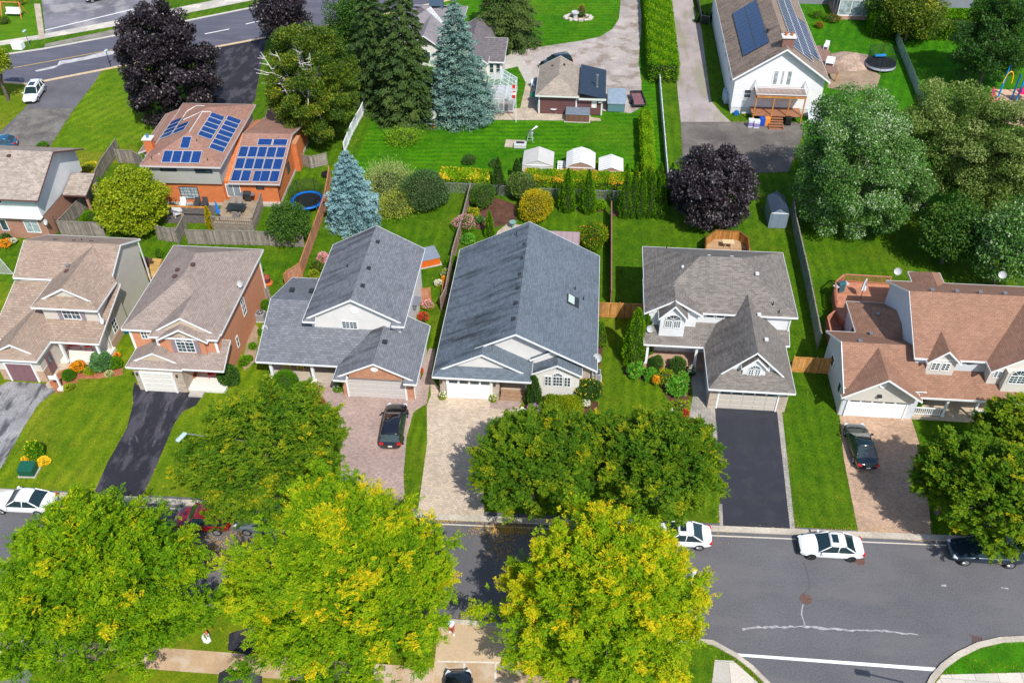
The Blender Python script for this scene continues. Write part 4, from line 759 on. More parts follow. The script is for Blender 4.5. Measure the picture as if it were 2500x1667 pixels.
for z in (.55, 2.9): sf.box(37.7, 44.9, 140.6, 140.7, z, z+.12)
for x in (37.7, 44.8):
    for y in (142, 144): sf.box(x, x+.1, y, y+.1, .55, 3)
    sf.box(x, x+.1, 140.6, 146.5, 2.9, 3.0)
so_ = h.part('sunroom_frame', sf, WHITE); MB().box(37.75, 44.85, 140.64, 140.66, .6, 2.9).box(37.7, 44.9, 140.6, 146.5, 3.0, 3.05).build('pane', GLASSL, so_)
for x in (31.5, 34.2, 35.6): h.win('-y', 146.5, x, x+1, 1, 2, 2, 1)
h = House('brick_house', 'low brick building with pale concrete step at the top edge left of the farmhouse', 'house', (20, 152)); h.roof(gable(17, 27, 150, 158, 3, 4.6, 'x')); h.wall('a', 17.4, 26.6, 150.4, 157, 0, 3).wall('b', 17, 26, 148.0, 150.4, 0, .3); h.finish(SH_RED, {'a': (BR_RD, 'wall'), 'b': (CONC, 'terrace')})
# ============================================================ FENCES

def boards(name, c, st=.14, dark=.35, na=.35):
    m, t, b = newmat(name); g, P, N, u, s, sn = surf_uv(t)
    bn = t.math('FLOOR', t.math('MULTIPLY', u, 1/st)); wn = t.new('ShaderNodeTexWhiteNoise', noise_dimensions='1D'); t.put(wn.inputs['W'], bn)
    fr = t.math('FRACT', t.math('MULTIPLY', u, 1/st)); gp = t.math('LESS_THAN', fr, .12)
    col = t.mix(wn.outputs[0], sc3(c, 1-na), sc3(c, 1+na)); col = t.mix(t.rng(t.noise(comb(t, t.math('MULTIPLY', u, 3), s.outputs[2]), 1.5, 5), .4, .7, 0, .7), col, t.mix(1, col, (.45,)*3, 'MULTIPLY'))
    t.put(b.inputs['Base Color'], t.mix(gp, col, sc3(c, dark))); b.inputs['Roughness'].default_value = .85; return m
FB_G = boards('grey_fence_boards', (.27, .235, .205), .16); FB_O = boards('orange_fence_boards', (.50, .24, .07), .17); FB_C = boards('cedar_fence_boards', (.50, .235, .14), .15, .6, .12); FB_D = boards('dark_fence_boards', (.17, .23, .20), .16)
def fence(label, pts, h, m, pm, name='board_fence', group=None, step=2.4, rail=True, lattice=0, px=True, th=.04, cap=None, z0=.05):
    P = [G(*p)[:2] for p in pts] if px else pts
    r = thing(name, label, 'fence', (P[0][0], P[0][1], 0), 0, group); pan = MB(); posts = []; rl = MB()
    for a, b in zip(P, P[1:]):
        d = math.dist(a, b); ang = math.atan2(b[1]-a[1], b[0]-a[0]); c = ((a[0]+b[0])/2, (a[1]+b[1])/2)
        pan.obox((*c, (z0+h-lattice)/2), (d, th, h-z0-lattice), ang)
        if rail: rl.obox((*c, h-.02), (d, th+.08, .05), ang); rl.obox((*c, .35), (d, th+.06, .09), ang)
        if lattice:
            for i in range(int(d/.12)): u = (i+.5)*.12/d; rl.obox((a[0]+(b[0]-a[0])*u, a[1]+(b[1]-a[1])*u, h-lattice/2), (.03, .02, lattice), ang)
        n = max(1, round(d/step))
        for i in range(n+1 if b == P[-1] else n): u = i/n; posts.append((a[0]+(b[0]-a[0])*u, a[1]+(b[1]-a[1])*u, ang))
    pan.build('panel', m, r)
    if rl.v: rl.build('rail', cap or pm, r)
    for (x, y, a) in posts: MB().obox((x, y, (h+.12)/2), (.11, .11, h+.12), a).build('post', pm, r)
    return r
def chainmat():
    m, t, b = newmat('chain_link'); g, P, N, u, s, sn = surf_uv(t)
    k = 14.0; a = t.math('FRACT', t.math('MULTIPLY', t.math('ADD', u, s.outputs[2]), k)); c = t.math('FRACT', t.math('MULTIPLY', t.math('SUBTRACT', u, s.outputs[2]), k))
    w_ = t.math('MAXIMUM', t.math('LESS_THAN', a, .16), t.math('LESS_THAN', c, .16))
    b.inputs['Base Color'].default_value = (.45, .47, .47, 1); b.inputs['Metallic'].default_value = .5; b.inputs['Roughness'].default_value = .4
    t.put(b.inputs['Alpha'], w_); return m
CHAIN = chainmat(); VINYL = mk('white_vinyl', (.72, .74, .78), .4, 2, .05)
fence('salmon cedar board fence running back beside the blue spruce', [(738, 676), (795, 515), (802, 480), (808, 440)], 1.75, FB_C, WOODR)
fence('short salmon board fence angled toward the grey side porch', [(738, 676), (706, 697), (700, 705)], 1.75, FB_C, WOODR)
fence('brown board fence between the grey house yard and the bungalow', [(1150, 480), (1130, 560), (1107, 640), (1090, 735), (1078, 760)], 1.7, boards('brown_fence_boards', (.34, .19, .14), .15, .5, .2), WOODG)
fence('lattice fence standing between the bungalow yard and the grey roofed house yard', [(3.35, 67.9), (3.3, 83.4)], 1.85, boards('lattice_boards', (.13, .08, .06), .12, .3, .3), mk('brown_post', (.24, .13, .10), .7), px=False, lattice=.3)
fence('long dark green tinted board fence right of the grey roofed house', [G(1995, 852)[:2], G(1966, 700)[:2], G(1935, 560)[:2], G(1930, 520)[:2]], 1.85, FB_D, WOODG, px=False)
fence('golden board gate and fence filling the gap beside the bungalow', [(2.0, 66.1), (6.3, 66.2)], 1.8, FB_O, WOODY, px=False, group=None)
fence('golden board fence with gate beside the red brown roofed garage', [G(1930, 908)[:2], G(2040, 914)[:2]], 1.8, FB_O, WOODY, px=False)
fence('weathered grey fence along the lane of the brick and white house', [(152, 574), (215, 508), (258, 420), (292, 372)], 1.8, FB_G, WOODG)
fence('weathered grey fence behind the beige house roof', [(152, 574), (258, 578)], 1.8, FB_G, WOODG)
fence('grey fence beside the yellow green maple and the planter', [(388, 585), (410, 590), (438, 592)], 1.8, FB_G, WOODG); fence('narrow grey fence end leaning toward the salmon house roof', [(437, 600), (457, 560)], 1.8, FB_G, WOODG)
fence('long weathered grey fence behind the salmon house with an orange replaced board', [(462, 596), (620, 599), (744, 604)], 1.8, FB_G, WOODG)
fence('grey board fence behind the tan lawn near the purple maple', [(355, 415), (330, 400), (290, 398)], 1.8, FB_G, WOODG); fence('grey fence with scalloped top beside the brick wing', [(722, 400), (760, 412), (800, 403)], 1.6, FB_G, WOODG)
fence('short grey fence between the salmon house and grey side porch', [(632, 735), (662, 733)], 1.5, FB_G, WOODG); fence('cedar gate between grey house and brown board fence', [(1025, 735), (1052, 733)], 1.5, FB_C, WOODR)
fence('white vinyl fence wall beside the dark spruces', [(842, 376), (860, 330), (885, 285), (908, 225), (920, 195)], 1.5, VINYL, WHITE, 'vinyl_fence')
fence('long white vinyl fence beside the gravel lane', [(9.75, 121.5), (9.75, 90.5)], 1.25, mk('lane_fence_white', (.55, .58, .62), .5, 1.2, .25), WHITE, 'vinyl_fence', px=False, rail=False, step=3, th=.1)
def chain(label, pts, h=1.3, px=True, m=None):
    P = [G(*p)[:2] for p in pts] if px else pts
    r = thing('chain_link_fence', label, 'fence', (P[0][0], P[0][1], 0)); mesh_ = MB(); rl = MB(); ps = []
    for a, b in zip(P, P[1:]):
        mesh_.poly([(*a, 0), (*b, 0), (*b, h), (*a, h)]); rl.tube((*a, h), (*b, h), .03, n=5); n = max(1, round(math.dist(a, b)/3)); ps += [(a[0]+(b[0]-a[0])*i/n, a[1]+(b[1]-a[1])*i/n) for i in range(n)]
    ps.append(P[-1]); mesh_.build('mesh_panel', m or CHAIN, r); rl.build('top_rail', GREYM, r)
    for x, y in ps: MB().tube((x, y, 0), (x, y, h+.08), .04, n=6).build('post', GREYM, r)
chain('chain link fence along the back of the lots below the yellow flowers', [(1085, 470), (1145, 473), (1370, 487), (1480, 490), (1640, 495)]); chain('chain link fence running between the two deep lawns by the trampoline', [(2175, 62), (2195, 125), (2225, 200), (2260, 290)], 1.5, m=mk('slatted_mesh', (.28, .36, .33), .6, 2, .3)); chain('chain link fence under the hedge at the far end of the trampoline lawn', [(2175, 62), (2215, 68), (2260, 60)], 1.5)
chain('black chain link fence left of the farmhouse', [(1697, -5), (1705, 25), (1710, 58), (1730, 62)], 1.3, m=mk('black_mesh', (.02, .03, .02), .5))
# ============================================================ CARS
def loft(mb, st, n2=7):      # st: (x, half width, z low, z side, z top, crown)
    V = []; k = 0
    for (x, w_, zl, zs, zt, cr) in st:
        ring = [(-w_*.82, zl), (-w_*.97, zl+.10), (-w_, (zl+zs)/2), (-w_*.985, zs), (-w_*.88, zt-.01), (-w_*.45, zt+cr*.8), (0, zt+cr)]
        ring = ring+[(-y, z) for y, z in ring[-2::-1]]; k = len(ring); V += [(x, y, z) for y, z in ring]
    Fc = []
    for i in range(len(st)-1):
        for j in range(k): Fc.append((i*k+j, i*k+(j+1)%k, (i+1)*k+(j+1)%k, (i+1)*k+j))
    Fc += [tuple(range(k-1, -1, -1)), tuple(range((len(st)-1)*k, len(st)*k))]
    mb.mesh(V, Fc)
def car(label, front, rear, paint, kind='sedan', cat='car', L=None, rim=None, group='parked cars', sunroof=False, nose=None, roofc=None, glassm=None, plate=True, name='parked_car'):
    f = G(*front, .0); r = G(*rear, .0); ang = math.atan2(f[1]-r[1], f[0]-r[0]); c = ((f[0]+r[0])/2, (f[1]+r[1])/2)
    o = thing(name, label, cat, (c[0], c[1], 0), ang, group, local=True)
    L = L or 4.65; W = {'sedan': .92, 'suv': .95, 'van': .98, 'hatch': .9, 'pickup': .98}[kind]; zr = {'sedan': 1.43, 'suv': 1.68, 'van': 1.72, 'hatch': 1.48, 'pickup': 1.8}[kind]; zb = {'sedan': .88, 'suv': 1.02, 'van': 1.02, 'hatch': .92, 'pickup': 1.08}[kind]
    h = L/2; b = MB(); low = .22 if kind in ('sedan', 'hatch') else .28; rearz = zb+(.05 if kind in ('sedan', 'pickup') else .0)
    loft(b, [(-h, W*.70, low+.12, zb-.25, zb-.18, .0), (-h+.07, W*.86, low+.04, zb-.12, rearz-.05, .0), (-h+.45, W*.97, low, zb-.06, rearz, .02), (-h*.45, W, low-.02, zb-.04, zb, .02), (0, W, low-.02, zb-.05, zb-.01, .02), (h*.40, W, low-.02, zb-.07, zb-.02, .03), (h*.68, W*.97, low, zb-.14, zb-.10, .04), (h-.30, W*.90, low+.02, zb-.27, zb-.22, .04), (h-.08, W*.78, low+.06, zb-.38, zb-.34, .02), (h, W*.60, low+.14, zb-.46, zb-.44, 0)])
    bo = b.build('body', paint, o, smooth=True); m_ = bo.modifiers.new('s', 'SUBSURF'); m_.levels = 1; m_.render_levels = 2
    if kind == 'sedan': bx0, rx0, rx1, bx1 = -h*.74, -h*.36, h*.08, h*.46
    elif kind == 'hatch': bx0, rx0, rx1, bx1 = -h*.86, -h*.62, h*.10, h*.48
    elif kind == 'pickup': bx0, rx0, rx1, bx1 = -h*.18, -h*.10, h*.16, h*.44
    else: bx0, rx0, rx1, bx1 = -h*.93, -h*.80, h*.12, h*.48
    wb = W*.90; wr = W*.70; zr0 = zr-.06; gm = glassm or mk('car_glass', (.012, .03, .035), .04, spec=.9)
    A = [Vector(p) for p in [(bx0, -wb, zb-.02), (bx1, -wb, zb-.06), (bx1, wb, zb-.06), (bx0, wb, zb-.02)]]; T = [Vector(p) for p in [(rx0, -wr, zr0), (rx1, -wr, zr0), (rx1, wr, zr0), (rx0, wr, zr0)]]
    # painted shell pillars + roof, glass panels inset
    def lerp(a, b, t): return a+(b-a)*t
    sh = MB(); t = .045
    def pillar(p, q, w_=.035): MB().tube(tuple(p), tuple(q), w_, n=6).build('pillar', paint, o, smooth=True)
    for i in range(4): pillar(A[i], T[i], .05 if i in (0, 3) else .038)
    if kind != 'pickup':
        for s_ in (0, 3):
            B0 = lerp(A[s_], A[1 if s_ == 0 else 2], .50); B1 = lerp(T[s_], T[1 if s_ == 0 else 2], .42); pillar(B0, B1)
            if kind in ('suv', 'van', 'hatch'): B0 = lerp(A[s_], A[1 if s_ == 0 else 2], .2); B1 = lerp(T[s_], T[1 if s_ == 0 else 2], .14); pillar(B0, B1, .06)
    ro = MB(); rs = []
    for x, ww, zz in ((rx0-.06, wr*.82, zr0-.02), (rx0+.10, wr+.02, zr0+.02), ((rx0+rx1)/2, wr+.03, zr0+.055), (rx1-.12, wr+.02, zr0+.03), (rx1+.06, wr*.84, zr0-.02)): rs.append([(x, -ww, zz-.05), (x, -ww*.8, zz), (x, 0, zz+.03), (x, ww*.8, zz), (x, ww, zz-.05)])
    V = [p for r_ in rs for p in r_]; ro.mesh(V, [(i*5+j, i*5+j+1, i*5+j+6, i*5+j+5) for i in range(4) for j in range(4)]); rfo = ro.build('roof', roofc or paint, o, smooth=True); md = rfo.modifiers.new('t', 'SOLIDIFY'); md.thickness = .04
    def gl(nm, pts, out=.0): MB().poly([tuple(p) for p in pts]).build(nm, gm, o)
    gl('windscreen', [A[1], A[2], T[2], T[1]]); gl('rear_window', [A[0], T[0], T[3], A[3]])
    gl('side_window', [A[0], A[1], T[1], T[0]]); gl('side_window', [A[3], T[3], T[2], A[2]])
    if sunroof: MB().box((rx0+rx1)/2-.05, rx1-.12, -wr*.55, wr*.55, zr0+.095, zr0+.125).build('sunroof', gm, rfo)
    rr = .33 if kind in ('sedan', 'hatch') else .37; rimm = rim or mk('alloy_rim', (.45, .46, .48), .3, metal=.8)
    for sx in (-h*.60, h*.62):
        for sy in (-1, 1):
            y = sy*(W-.11); w_ = MB().tube((sx, y-sy*.10, rr), (sx, y+sy*.115, rr), rr, n=20).build('wheel', RUB, o); q = MB().tube((sx, y+sy*.10, rr), (sx, y+sy*.122, rr), rr*.30, n=10)
            for k in range(5):
                t_ = k*1.2566; q.tube((sx, y+sy*.12, rr), (sx+math.cos(t_)*rr*.62, y+sy*.12, rr+math.sin(t_)*rr*.62), .035, n=4)
            q.tube((sx, y+sy*.09, rr), (sx, y+sy*.117, rr), rr*.66, n=16, caps=True); q.build('rim', rimm, w_)
    red = mk('tail_red', (.5, .012, .01), .2, spec=.7); hl = mk('headlamp_glass', (.6, .65, .7), .1, spec=.9)
    zl = zb-.16
    for s_ in (-1, 1):
        MB().obox((-h+.12, s_*W*.74, zl+.02), (.22, .34, .15), s_*-.22).build('tail_light', red, o, bevel=.03); MB().obox((h-.24, s_*W*.72, zl-.17), (.34, .26, .13), s_*-.45).build('headlight', hl, o, bevel=.03)
        MB().obox((bx1-.28, s_*(W+.10), zb+.03), (.14, .22, .14), s_*.2).build('wing_mirror', paint, o, bevel=.03)
    gr = MB().box(h-.12, h+.012, -W*.42, W*.42, low+.13, zb-.47); gr.build('grille', nose or BLK, o, bevel=.02)
    if nose: MB().obox((h-.08, 0, low+.17), (.22, W*1.5, .32)).build('front_bumper', nose, o, bevel=.06)
    if plate: MB().box(-h-.02, -h+.04, -.17, .17, zb-.42, zb-.28).build('licence_plate', OFFW, o)
    if kind == 'suv' or kind == 'van':
        for s_ in (-1, 1): MB().tube((rx0+.15, s_*wr*.93, zr+.04), (rx1-.1, s_*wr*.93, zr+.04), .022, n=5).build('roof_rail', GREYM if kind == 'van' else BLK, o)
    if kind == 'pickup': MB().box(-h+.12, bx0-.02, -W*.8, W*.8, zb-.02, zb+.05).build('bed_cover', BLK, o)
    return o
P_BLK = mk('black_paint', (.006, .007, .011), .12, spec=.7, coat=1); P_WHT = mk('white_paint', (.80, .81, .82), .2, spec=.6, coat=.8); P_TEAL = mk('dark_green_black_paint', (.004, .014, .016), .12, spec=.7, coat=1)
P_NAVY = mk('slate_blue_paint', (.022, .04, .065), .18, metal=.4, coat=1); P_RED = mk('dark_red_paint', (.20, .006, .01), .15, coat=1); P_SIL = mk('silver_blue_paint', (.25, .30, .36), .25, metal=.6, coat=.6); DRIM = mk('dark_rim', (.06, .065, .07), .3, metal=.7)
car('black estate car parked on the pink paver driveway', (972, 1002), (955, 1098), P_BLK, 'suv', L=4.9, rim=DRIM); car('dark sedan parked on the tan paver driveway at the right', (2083, 1052), (2113, 1143), P_TEAL, 'sedan', L=4.85)
car('white sedan with black nose and sunroof on the open street', (1946, 1339), (2100, 1348), P_WHT, 'sedan', L=4.6, sunroof=True, nose=BLK, rim=DRIM); car('slate blue minivan half under the tree at the right kerb', (2318, 1352), (2480, 1362), P_NAVY, 'van', L=5.1)
car('white sedan partly covered by the yellow tree', (1590, 1312), (1725, 1320), P_WHT, 'sedan', L=4.6, sunroof=True); car('white sedan at the left edge of the street', (-2, 1231), (132, 1238), P_WHT, 'sedan', L=4.7)
car('dark red hatchback at the kerb between the front trees', (447, 1276), (553, 1283), P_RED, 'suv', L=4.4, rim=GREYM); car('silver blue pickup truck hidden under the middle front trees', (600, 1281), (735, 1289), P_SIL, 'pickup', L=5.4)
car('white crossover parked at the mouth of the worn side driveway', (70, 263), (103, 212), P_WHT, 'suv', L=4.8, sunroof=True); car('black crossover parked behind the brown garden outbuilding', (1325, 170), (1388, 158), P_BLK, 'suv', L=4.7, rim=DRIM)
car('black car at the bottom edge on the pale driveway', (1120, 1668), (1120, 1790), P_BLK, 'sedan', L=4.7); car('dark car at the top edge beside the parking lot', (222, 4), (268, -6), P_BLK, 'sedan', L=4.6); car('blue car mostly cut off behind the white and brick house', (-18, 364), (20, 360), mk('blue_paint', (.01, .09, .20), .2, coat=1), 'hatch', L=4.2)
# ============================================================ SHEDS, TUBS, YARD THINGS
RIB = siding('ribbed_white_metal', (.62, .61, .58), .22, .62, True, .45); 
def shed_b(label, x0, x1, y0, y1, ze, zr, wallm, roofm, gam=False, cat='shed', door=True):
    r = thing('garden_shed', label, cat, ((x0+x1)/2, (y0+y1)/2, 0)); xm = (x0+x1)/2
    prof = [(x0, 0), (x1, 0), (x1, ze), (xm, zr), (x0, ze)] if not gam else [(x0, 0), (x1, 0), (x1, ze), (x1-.75, ze+.38*(zr-ze)/.5*.8), (xm, zr), (x0+.75, ze+.38*(zr-ze)/.5*.8), (x0, ze)]
    top_ = prof[2:]; w_ = [(a, max(0, b-.06)) for a, b in prof]; MB().xpoly('y', w_, y0+.08, y1-.08).build('wall', wallm, r)
    rb = MB()
    for a, b in zip(top_, top_[1:]):
        e = .1 if a is top_[0] else 0; d = Vector((a[0]-b[0], a[1]-b[1])); rb.mesh([(a[0], y0, a[1]), (b[0], y0, b[1]), (b[0], y1, b[1]), (a[0], y1, a[1]), (a[0], y0, a[1]-.06), (b[0], y0, b[1]-.06), (b[0], y1, b[1]-.06), (a[0], y1, a[1]-.06)], [(0,1,2,3),(7,6,5,4),(0,4,5,1),(1,5,6,2),(2,6,7,3),(3,7,4,0)])
    rb.build('roof', roofm, r)
    if door: MB().box(xm-.75, xm-.01, y0+.04, y0+.08, .05, ze-.1).build('door', wallm, r); MB().box(xm+.01, xm+.75, y0+.04, y0+.08, .05, ze-.1).build('door', wallm, r)
    MB().box(x0, x1, y0+.02, y0+.07, ze-.08, ze).build('trim', WHITE, r)
    return r
shed_b('pale metal shed with low gable roof, left of three in a row', -6.95, -3.4, 90.7, 93.9, 1.7, 2.35, siding('pale_metal', (.60, .60, .58), .3, .75), siding('pale_roof_metal', (.55, .53, .50), .3, .7, True))
shed_b('white barrel roofed metal shed, middle of three in a row', -1.95, 1.42, 90.7, 94.2, 1.6, 2.35, siding('brown_metal', (.35, .22, .17), .3, .7, True), siding('white_roof_metal', (.70, .69, .66), .5, .7, True), True)
shed_b('small white roofed shed with brown wall, right of three in a row', 1.8, 4.65, 90.3, 93.3, 1.5, 2.05, siding('brown_metal2', (.33, .2, .16), .25, .7, True), siding('white_roof_metal2', (.70, .69, .66), .5, .7, True))
r = shed_b('dark blue grey plastic shed in the corner behind the grey house', 20.1, 22.0, 82.4, 85.8, 1.95, 2.6, mk('blue_grey_plastic', (.17, .22, .28), .5, 3, .1), mk('navy_plastic', (.03, .045, .08), .5))
mb = MB(); [mb.box(-2.95, -2.1, 90.8+.4*i, 90.98+.4*i, .55, .6) for i in range(8)]; [mb.box(a, a+.08, 90.7, 93.9, .45, .55) for a in (-2.95, -2.55, -2.18)]; [mb.box(a, a+.08, y, y+.08, 0, .45) for a in (-2.95, -2.18) for y in (90.8, 93.7)]
top('slatted_rack', mb, WHITE, 'white slatted rack standing between the two larger metal sheds', 'rack')
# hot tubs
def hottub(label, c, ang, sx, sy, hh, sm, cm, zc=.14, split=True):
    r = thing('hot_tub', label, 'hot tub', (*c, 0), ang, local=True); MB().box(-sx/2-.15, sx/2+.15, -sy/2-.15, sy/2+.15, 0, .06).build('base_slab', CONC, r); MB().box(-sx/2, sx/2, -sy/2, sy/2, .06, hh).build('cabinet', sm, r, bevel=.05)
    for s_ in (-1, 1): MB().box(-sx/2-.05, sx/2+.05, 0.012 if s_ > 0 else -sy/2-.05, sy/2+.05 if s_ > 0 else -.012, hh, hh+zc).build('cover', cm, r, bevel=.05)
c_ = G(1038, 632, .4); hottub('orange cabinet hot tub with folding grey cover beside the grey house', (c_[0]+.2, c_[1]+.2), R(25), 2.1, 2.1, .85, mk('orange_cedar', (.62, .12, .015), .6, 4, .15), mk('grey_vinyl_cover', (.21, .24, .29), .5, 3, .08))
hottub('brown cabinet hot tub with slate cover beside the garden outbuilding', (-1.0, 105.5), 0, 3.0, 1.9, 1.0, siding('brown_cabinet', (.16, .08, .055), .7, .7, True), mk('slate_cover', (.16, .19, .24), .5, 3, .1)); 
r = thing('hot_tub', 'large blue grey covered spa on the gravel beside the outbuilding', 'hot tub', (3.9, 109.2, 0)); MB().box(2.8, 5.0, 107.6, 111.6, .05, 1.1).build('cabinet', mk('teal_cabinet', (.10, .20, .22), .5), r, bevel=.05); MB().box(2.7, 5.1, 107.5, 111.8, 1.1, 1.35).build('cover', mk('blue_grey_cover', (.24, .31, .38), .5, 2, .12), r, bevel=.06)
# utility trailer
r = thing('utility_trailer', 'rusty brown open utility trailer parked on the gravel edge', 'trailer', (6.7, 110.5, 0), R(8), local=True)
MB().box(-.75, .75, -1.7, 1.6, .5, .58).build('bed', mk('rusty_bed', (.19, .09, .10), .8, 3, .35), r); q = MB(); q.box(-.8, -.74, -1.7, 1.6, .5, .95).box(.74, .8, -1.7, 1.6, .5, .95).box(-.8, .8, 1.56, 1.62, .5, .95).box(-.8, .8, -1.72, -1.66, .4, .6); q.build('side_boards', DKM, r)
for s_ in (-1, 1): MB().tube((s_*.82, -.3, .3), (s_*1.0, -.3, .3), .3, n=16).build('wheel', RUB, r)
MB().tube((-.5, 1.6, .5), (0, 2.6, .45), .04).tube((.5, 1.6, .5), (0, 2.6, .45), .04).build('drawbar', DKM, r)
# greenhouse
r = thing('greenhouse', 'white framed glass greenhouse beside the big blue spruce', 'greenhouse', (-11, 108, 0)); x0, x1, y0, y1 = -13.0, -9.3, 106.2, 112.5; ze, zr = 2.0, 3.1; xm = (x0+x1)/2; fb = MB()
for i in range(7):
    y = y0+(y1-y0)*i/6; [fb.tube(a, b, .035, n=4) for a, b in (((x0, y, .3), (x0, y, ze)), ((x1, y, .3), (x1, y, ze)), ((x0, y, ze), (xm, y, zr)), ((x1, y, ze), (xm, y, zr)))]
for x, z in ((x0, ze), (x1, ze), (xm, zr), (x0, .35), (x1, .35), (x0+.9, ze+.54), (x1-.9, ze+.54)): fb.tube((x, y0, z), (x, y1, z), .04, n=4)
for y in (y0, y1):
    fb.tube((x0, y, ze), (x1, y, ze), .04, n=4); fb.tube((x0, y, .35), (x1, y, .35), .04, n=4)
    for i in range(7): x = x0+(x1-x0)*i/6; fb.tube((x, y, .35), (x, y, zr-abs(x-xm)*(zr-ze)/(xm-x0)), .03, n=4)
fb.build('frame', mk('aluminium', (.62, .66, .70), .4), r)
def alphamat(name, c, a, rough=.1):
    m, t, b = newmat(name); b.inputs['Base Color'].default_value = (*c, 1); b.inputs['Alpha'].default_value = a; b.inputs['Roughness'].default_value = rough; return m
GG = alphamat('greenhouse_glass', (.5, .58, .62), .3); gp = MB(); gp.poly([(x0, y0, .3), (x0, y1, .3), (x0, y1, ze), (x0, y0, ze)]).poly([(x1, y0, .3), (x1, y1, .3), (x1, y1, ze), (x1, y0, ze)]).poly([(x0, y0, ze), (xm, y0, zr), (xm, y1, zr), (x0, y1, ze)]).poly([(x1, y0, ze), (xm, y0, zr), (xm, y1, zr), (x1, y1, ze)])
gp.poly([(x0, y0, .3), (x1, y0, .3), (x1, y0, ze), (xm, y0, zr), (x0, y0, ze)]); gp.build('glazing', GG, r); MB().box(x0, x1, y0, y1, 0, .3).build('base_wall', mk('plum_base', (.2, .12, .11), .7), r)
MB().box(x0+.4, x1-.4, y0+2.2, y1-.3, .3, 1.0).build('staging', mk('white_staging', (.55, .52, .50), .7, 3, .2), r); MB().box(x0+.2, x1-.2, y0+.15, y0+1.5, .3, .5).build('soil_bed', MULCH, r)
# flagpole with flag
fx, fy = G(1259.6, 299)[:2]; r = thing('flagpole', 'white flagpole with a limp red and white flag by the greenhouse', 'flagpole', (fx, fy, 0)); hp = hz(fx, fy, 201); MB().tube((fx, fy, 0), (fx, fy, hp), .05, .035).lathe((fx, fy, hp), [(.03, 0), (.08, .06), (.03, .14)], 8).build('pole', WHITE, r)
fl = MB(); fm = []; zt = hp-.35; seg = 8
for i in range(seg): fl.poly([(fx-.04-.05*math.sin(i*1.1), fy-.02+.04*math.cos(i*1.4), zt-i*.22), (fx-.42-.06*math.cos(i), fy+.05, zt-.12-i*.22), (fx-.42-.06*math.cos(i+1), fy+.05, zt-.12-(i+1)*.22), (fx-.04-.05*math.sin((i+1)*1.1), fy-.02+.04*math.cos((i+1)*1.4), zt-(i+1)*.22)])
FM, t, b = newmat('flag_cloth'); P_ = t.new('ShaderNodeNewGeometry').outputs['Position']; s_ = t.new('ShaderNodeSeparateXYZ'); t.put(s_.inputs[0], P_); q = t.rng(s_.outputs[2], zt-1.9, zt, 0, 1); t.put(b.inputs['Base Color'], t.ramp(q, [(0, (.7, .01, .01)), (.28, (.7, .7, .7)), (.45, (.75, .02, .02)), (.55, (.7, .7, .7)), (.72, (.7, .01, .01))], 'CONSTANT')); fo = fl.build('flag', FM, r); fo.modifiers.new('t', 'SOLIDIFY').thickness = .02
# garden windmill + well box
wx, wy = G(1294, 345)[:2]; r = thing('garden_windmill', 'small metal lattice windmill ornament on the back lawn', 'windmill', (wx, wy, 0)); hw_ = hz(wx, wy, 322); q = MB()
for a, b in ((-1, -1), (1, -1), (1, 1), (-1, 1)): q.tube((wx+a*.42, wy+b*.42, 0), (wx+a*.08, wy+b*.08, hw_), .03, n=4)
for k in (.25, .5, .75):
    e = .42-.34*k; z = hw_*k
    for a, b in (((-1, -1), (1, -1)), ((1, -1), (1, 1)), ((1, 1), (-1, 1)), ((-1, 1), (-1, -1))): q.tube((wx+a[0]*e, wy+a[1]*e, z), (wx+b[0]*e, wy+b[1]*e, z), .02, n=4)
q.build('tower', mk('pale_green_metal', (.40, .52, .45), .5), r); q = MB().tube((wx, wy-.25, hw_), (wx, wy+.2, hw_+.05), .06)
for k in range(10):
    t_ = k*.628; a = (wx+.08*math.cos(t_), wy-.25, hw_+.08*math.sin(t_)); q.mesh([a, (wx+.42*math.cos(t_-.2), wy-.30, hw_+.42*math.sin(t_-.2)), (wx+.42*math.cos(t_+.2), wy-.2, hw_+.42*math.sin(t_+.2))], [(0, 1, 2)])
q.build('wheel', GREYM, r); MB().mesh([(wx, wy+.1, hw_), (wx+.7, wy+.55, hw_+.55), (wx+.95, wy+.5, hw_+.45), (wx+.8, wy+.55, hw_+.2)], [(0, 1, 2, 3)]).build('tail_vane', GREYM, r)
mb = MB().box(wx-3.0, wx-.6, wy-1.7, wy+.1, 0, .06); top('paving_slab', mb, FLAG, 'small stone pad under the windmill ornament and grey box', 'slab')
c_ = G(1270, 354, .3); r = thing('planter_box', 'grey planter box with dark opening beside the windmill ornament', 'planter', (c_[0], c_[1], .06)); MB().box(c_[0]-.75, c_[0]+.75, c_[1]-.5, c_[1]+.5, .06, .55).build('box', LTGREY, r, bevel=.04); MB().box(c_[0]-.5, c_[0]+.5, c_[1]-.1, c_[1]+.35, .55, .58).build('soil', BLK, r)
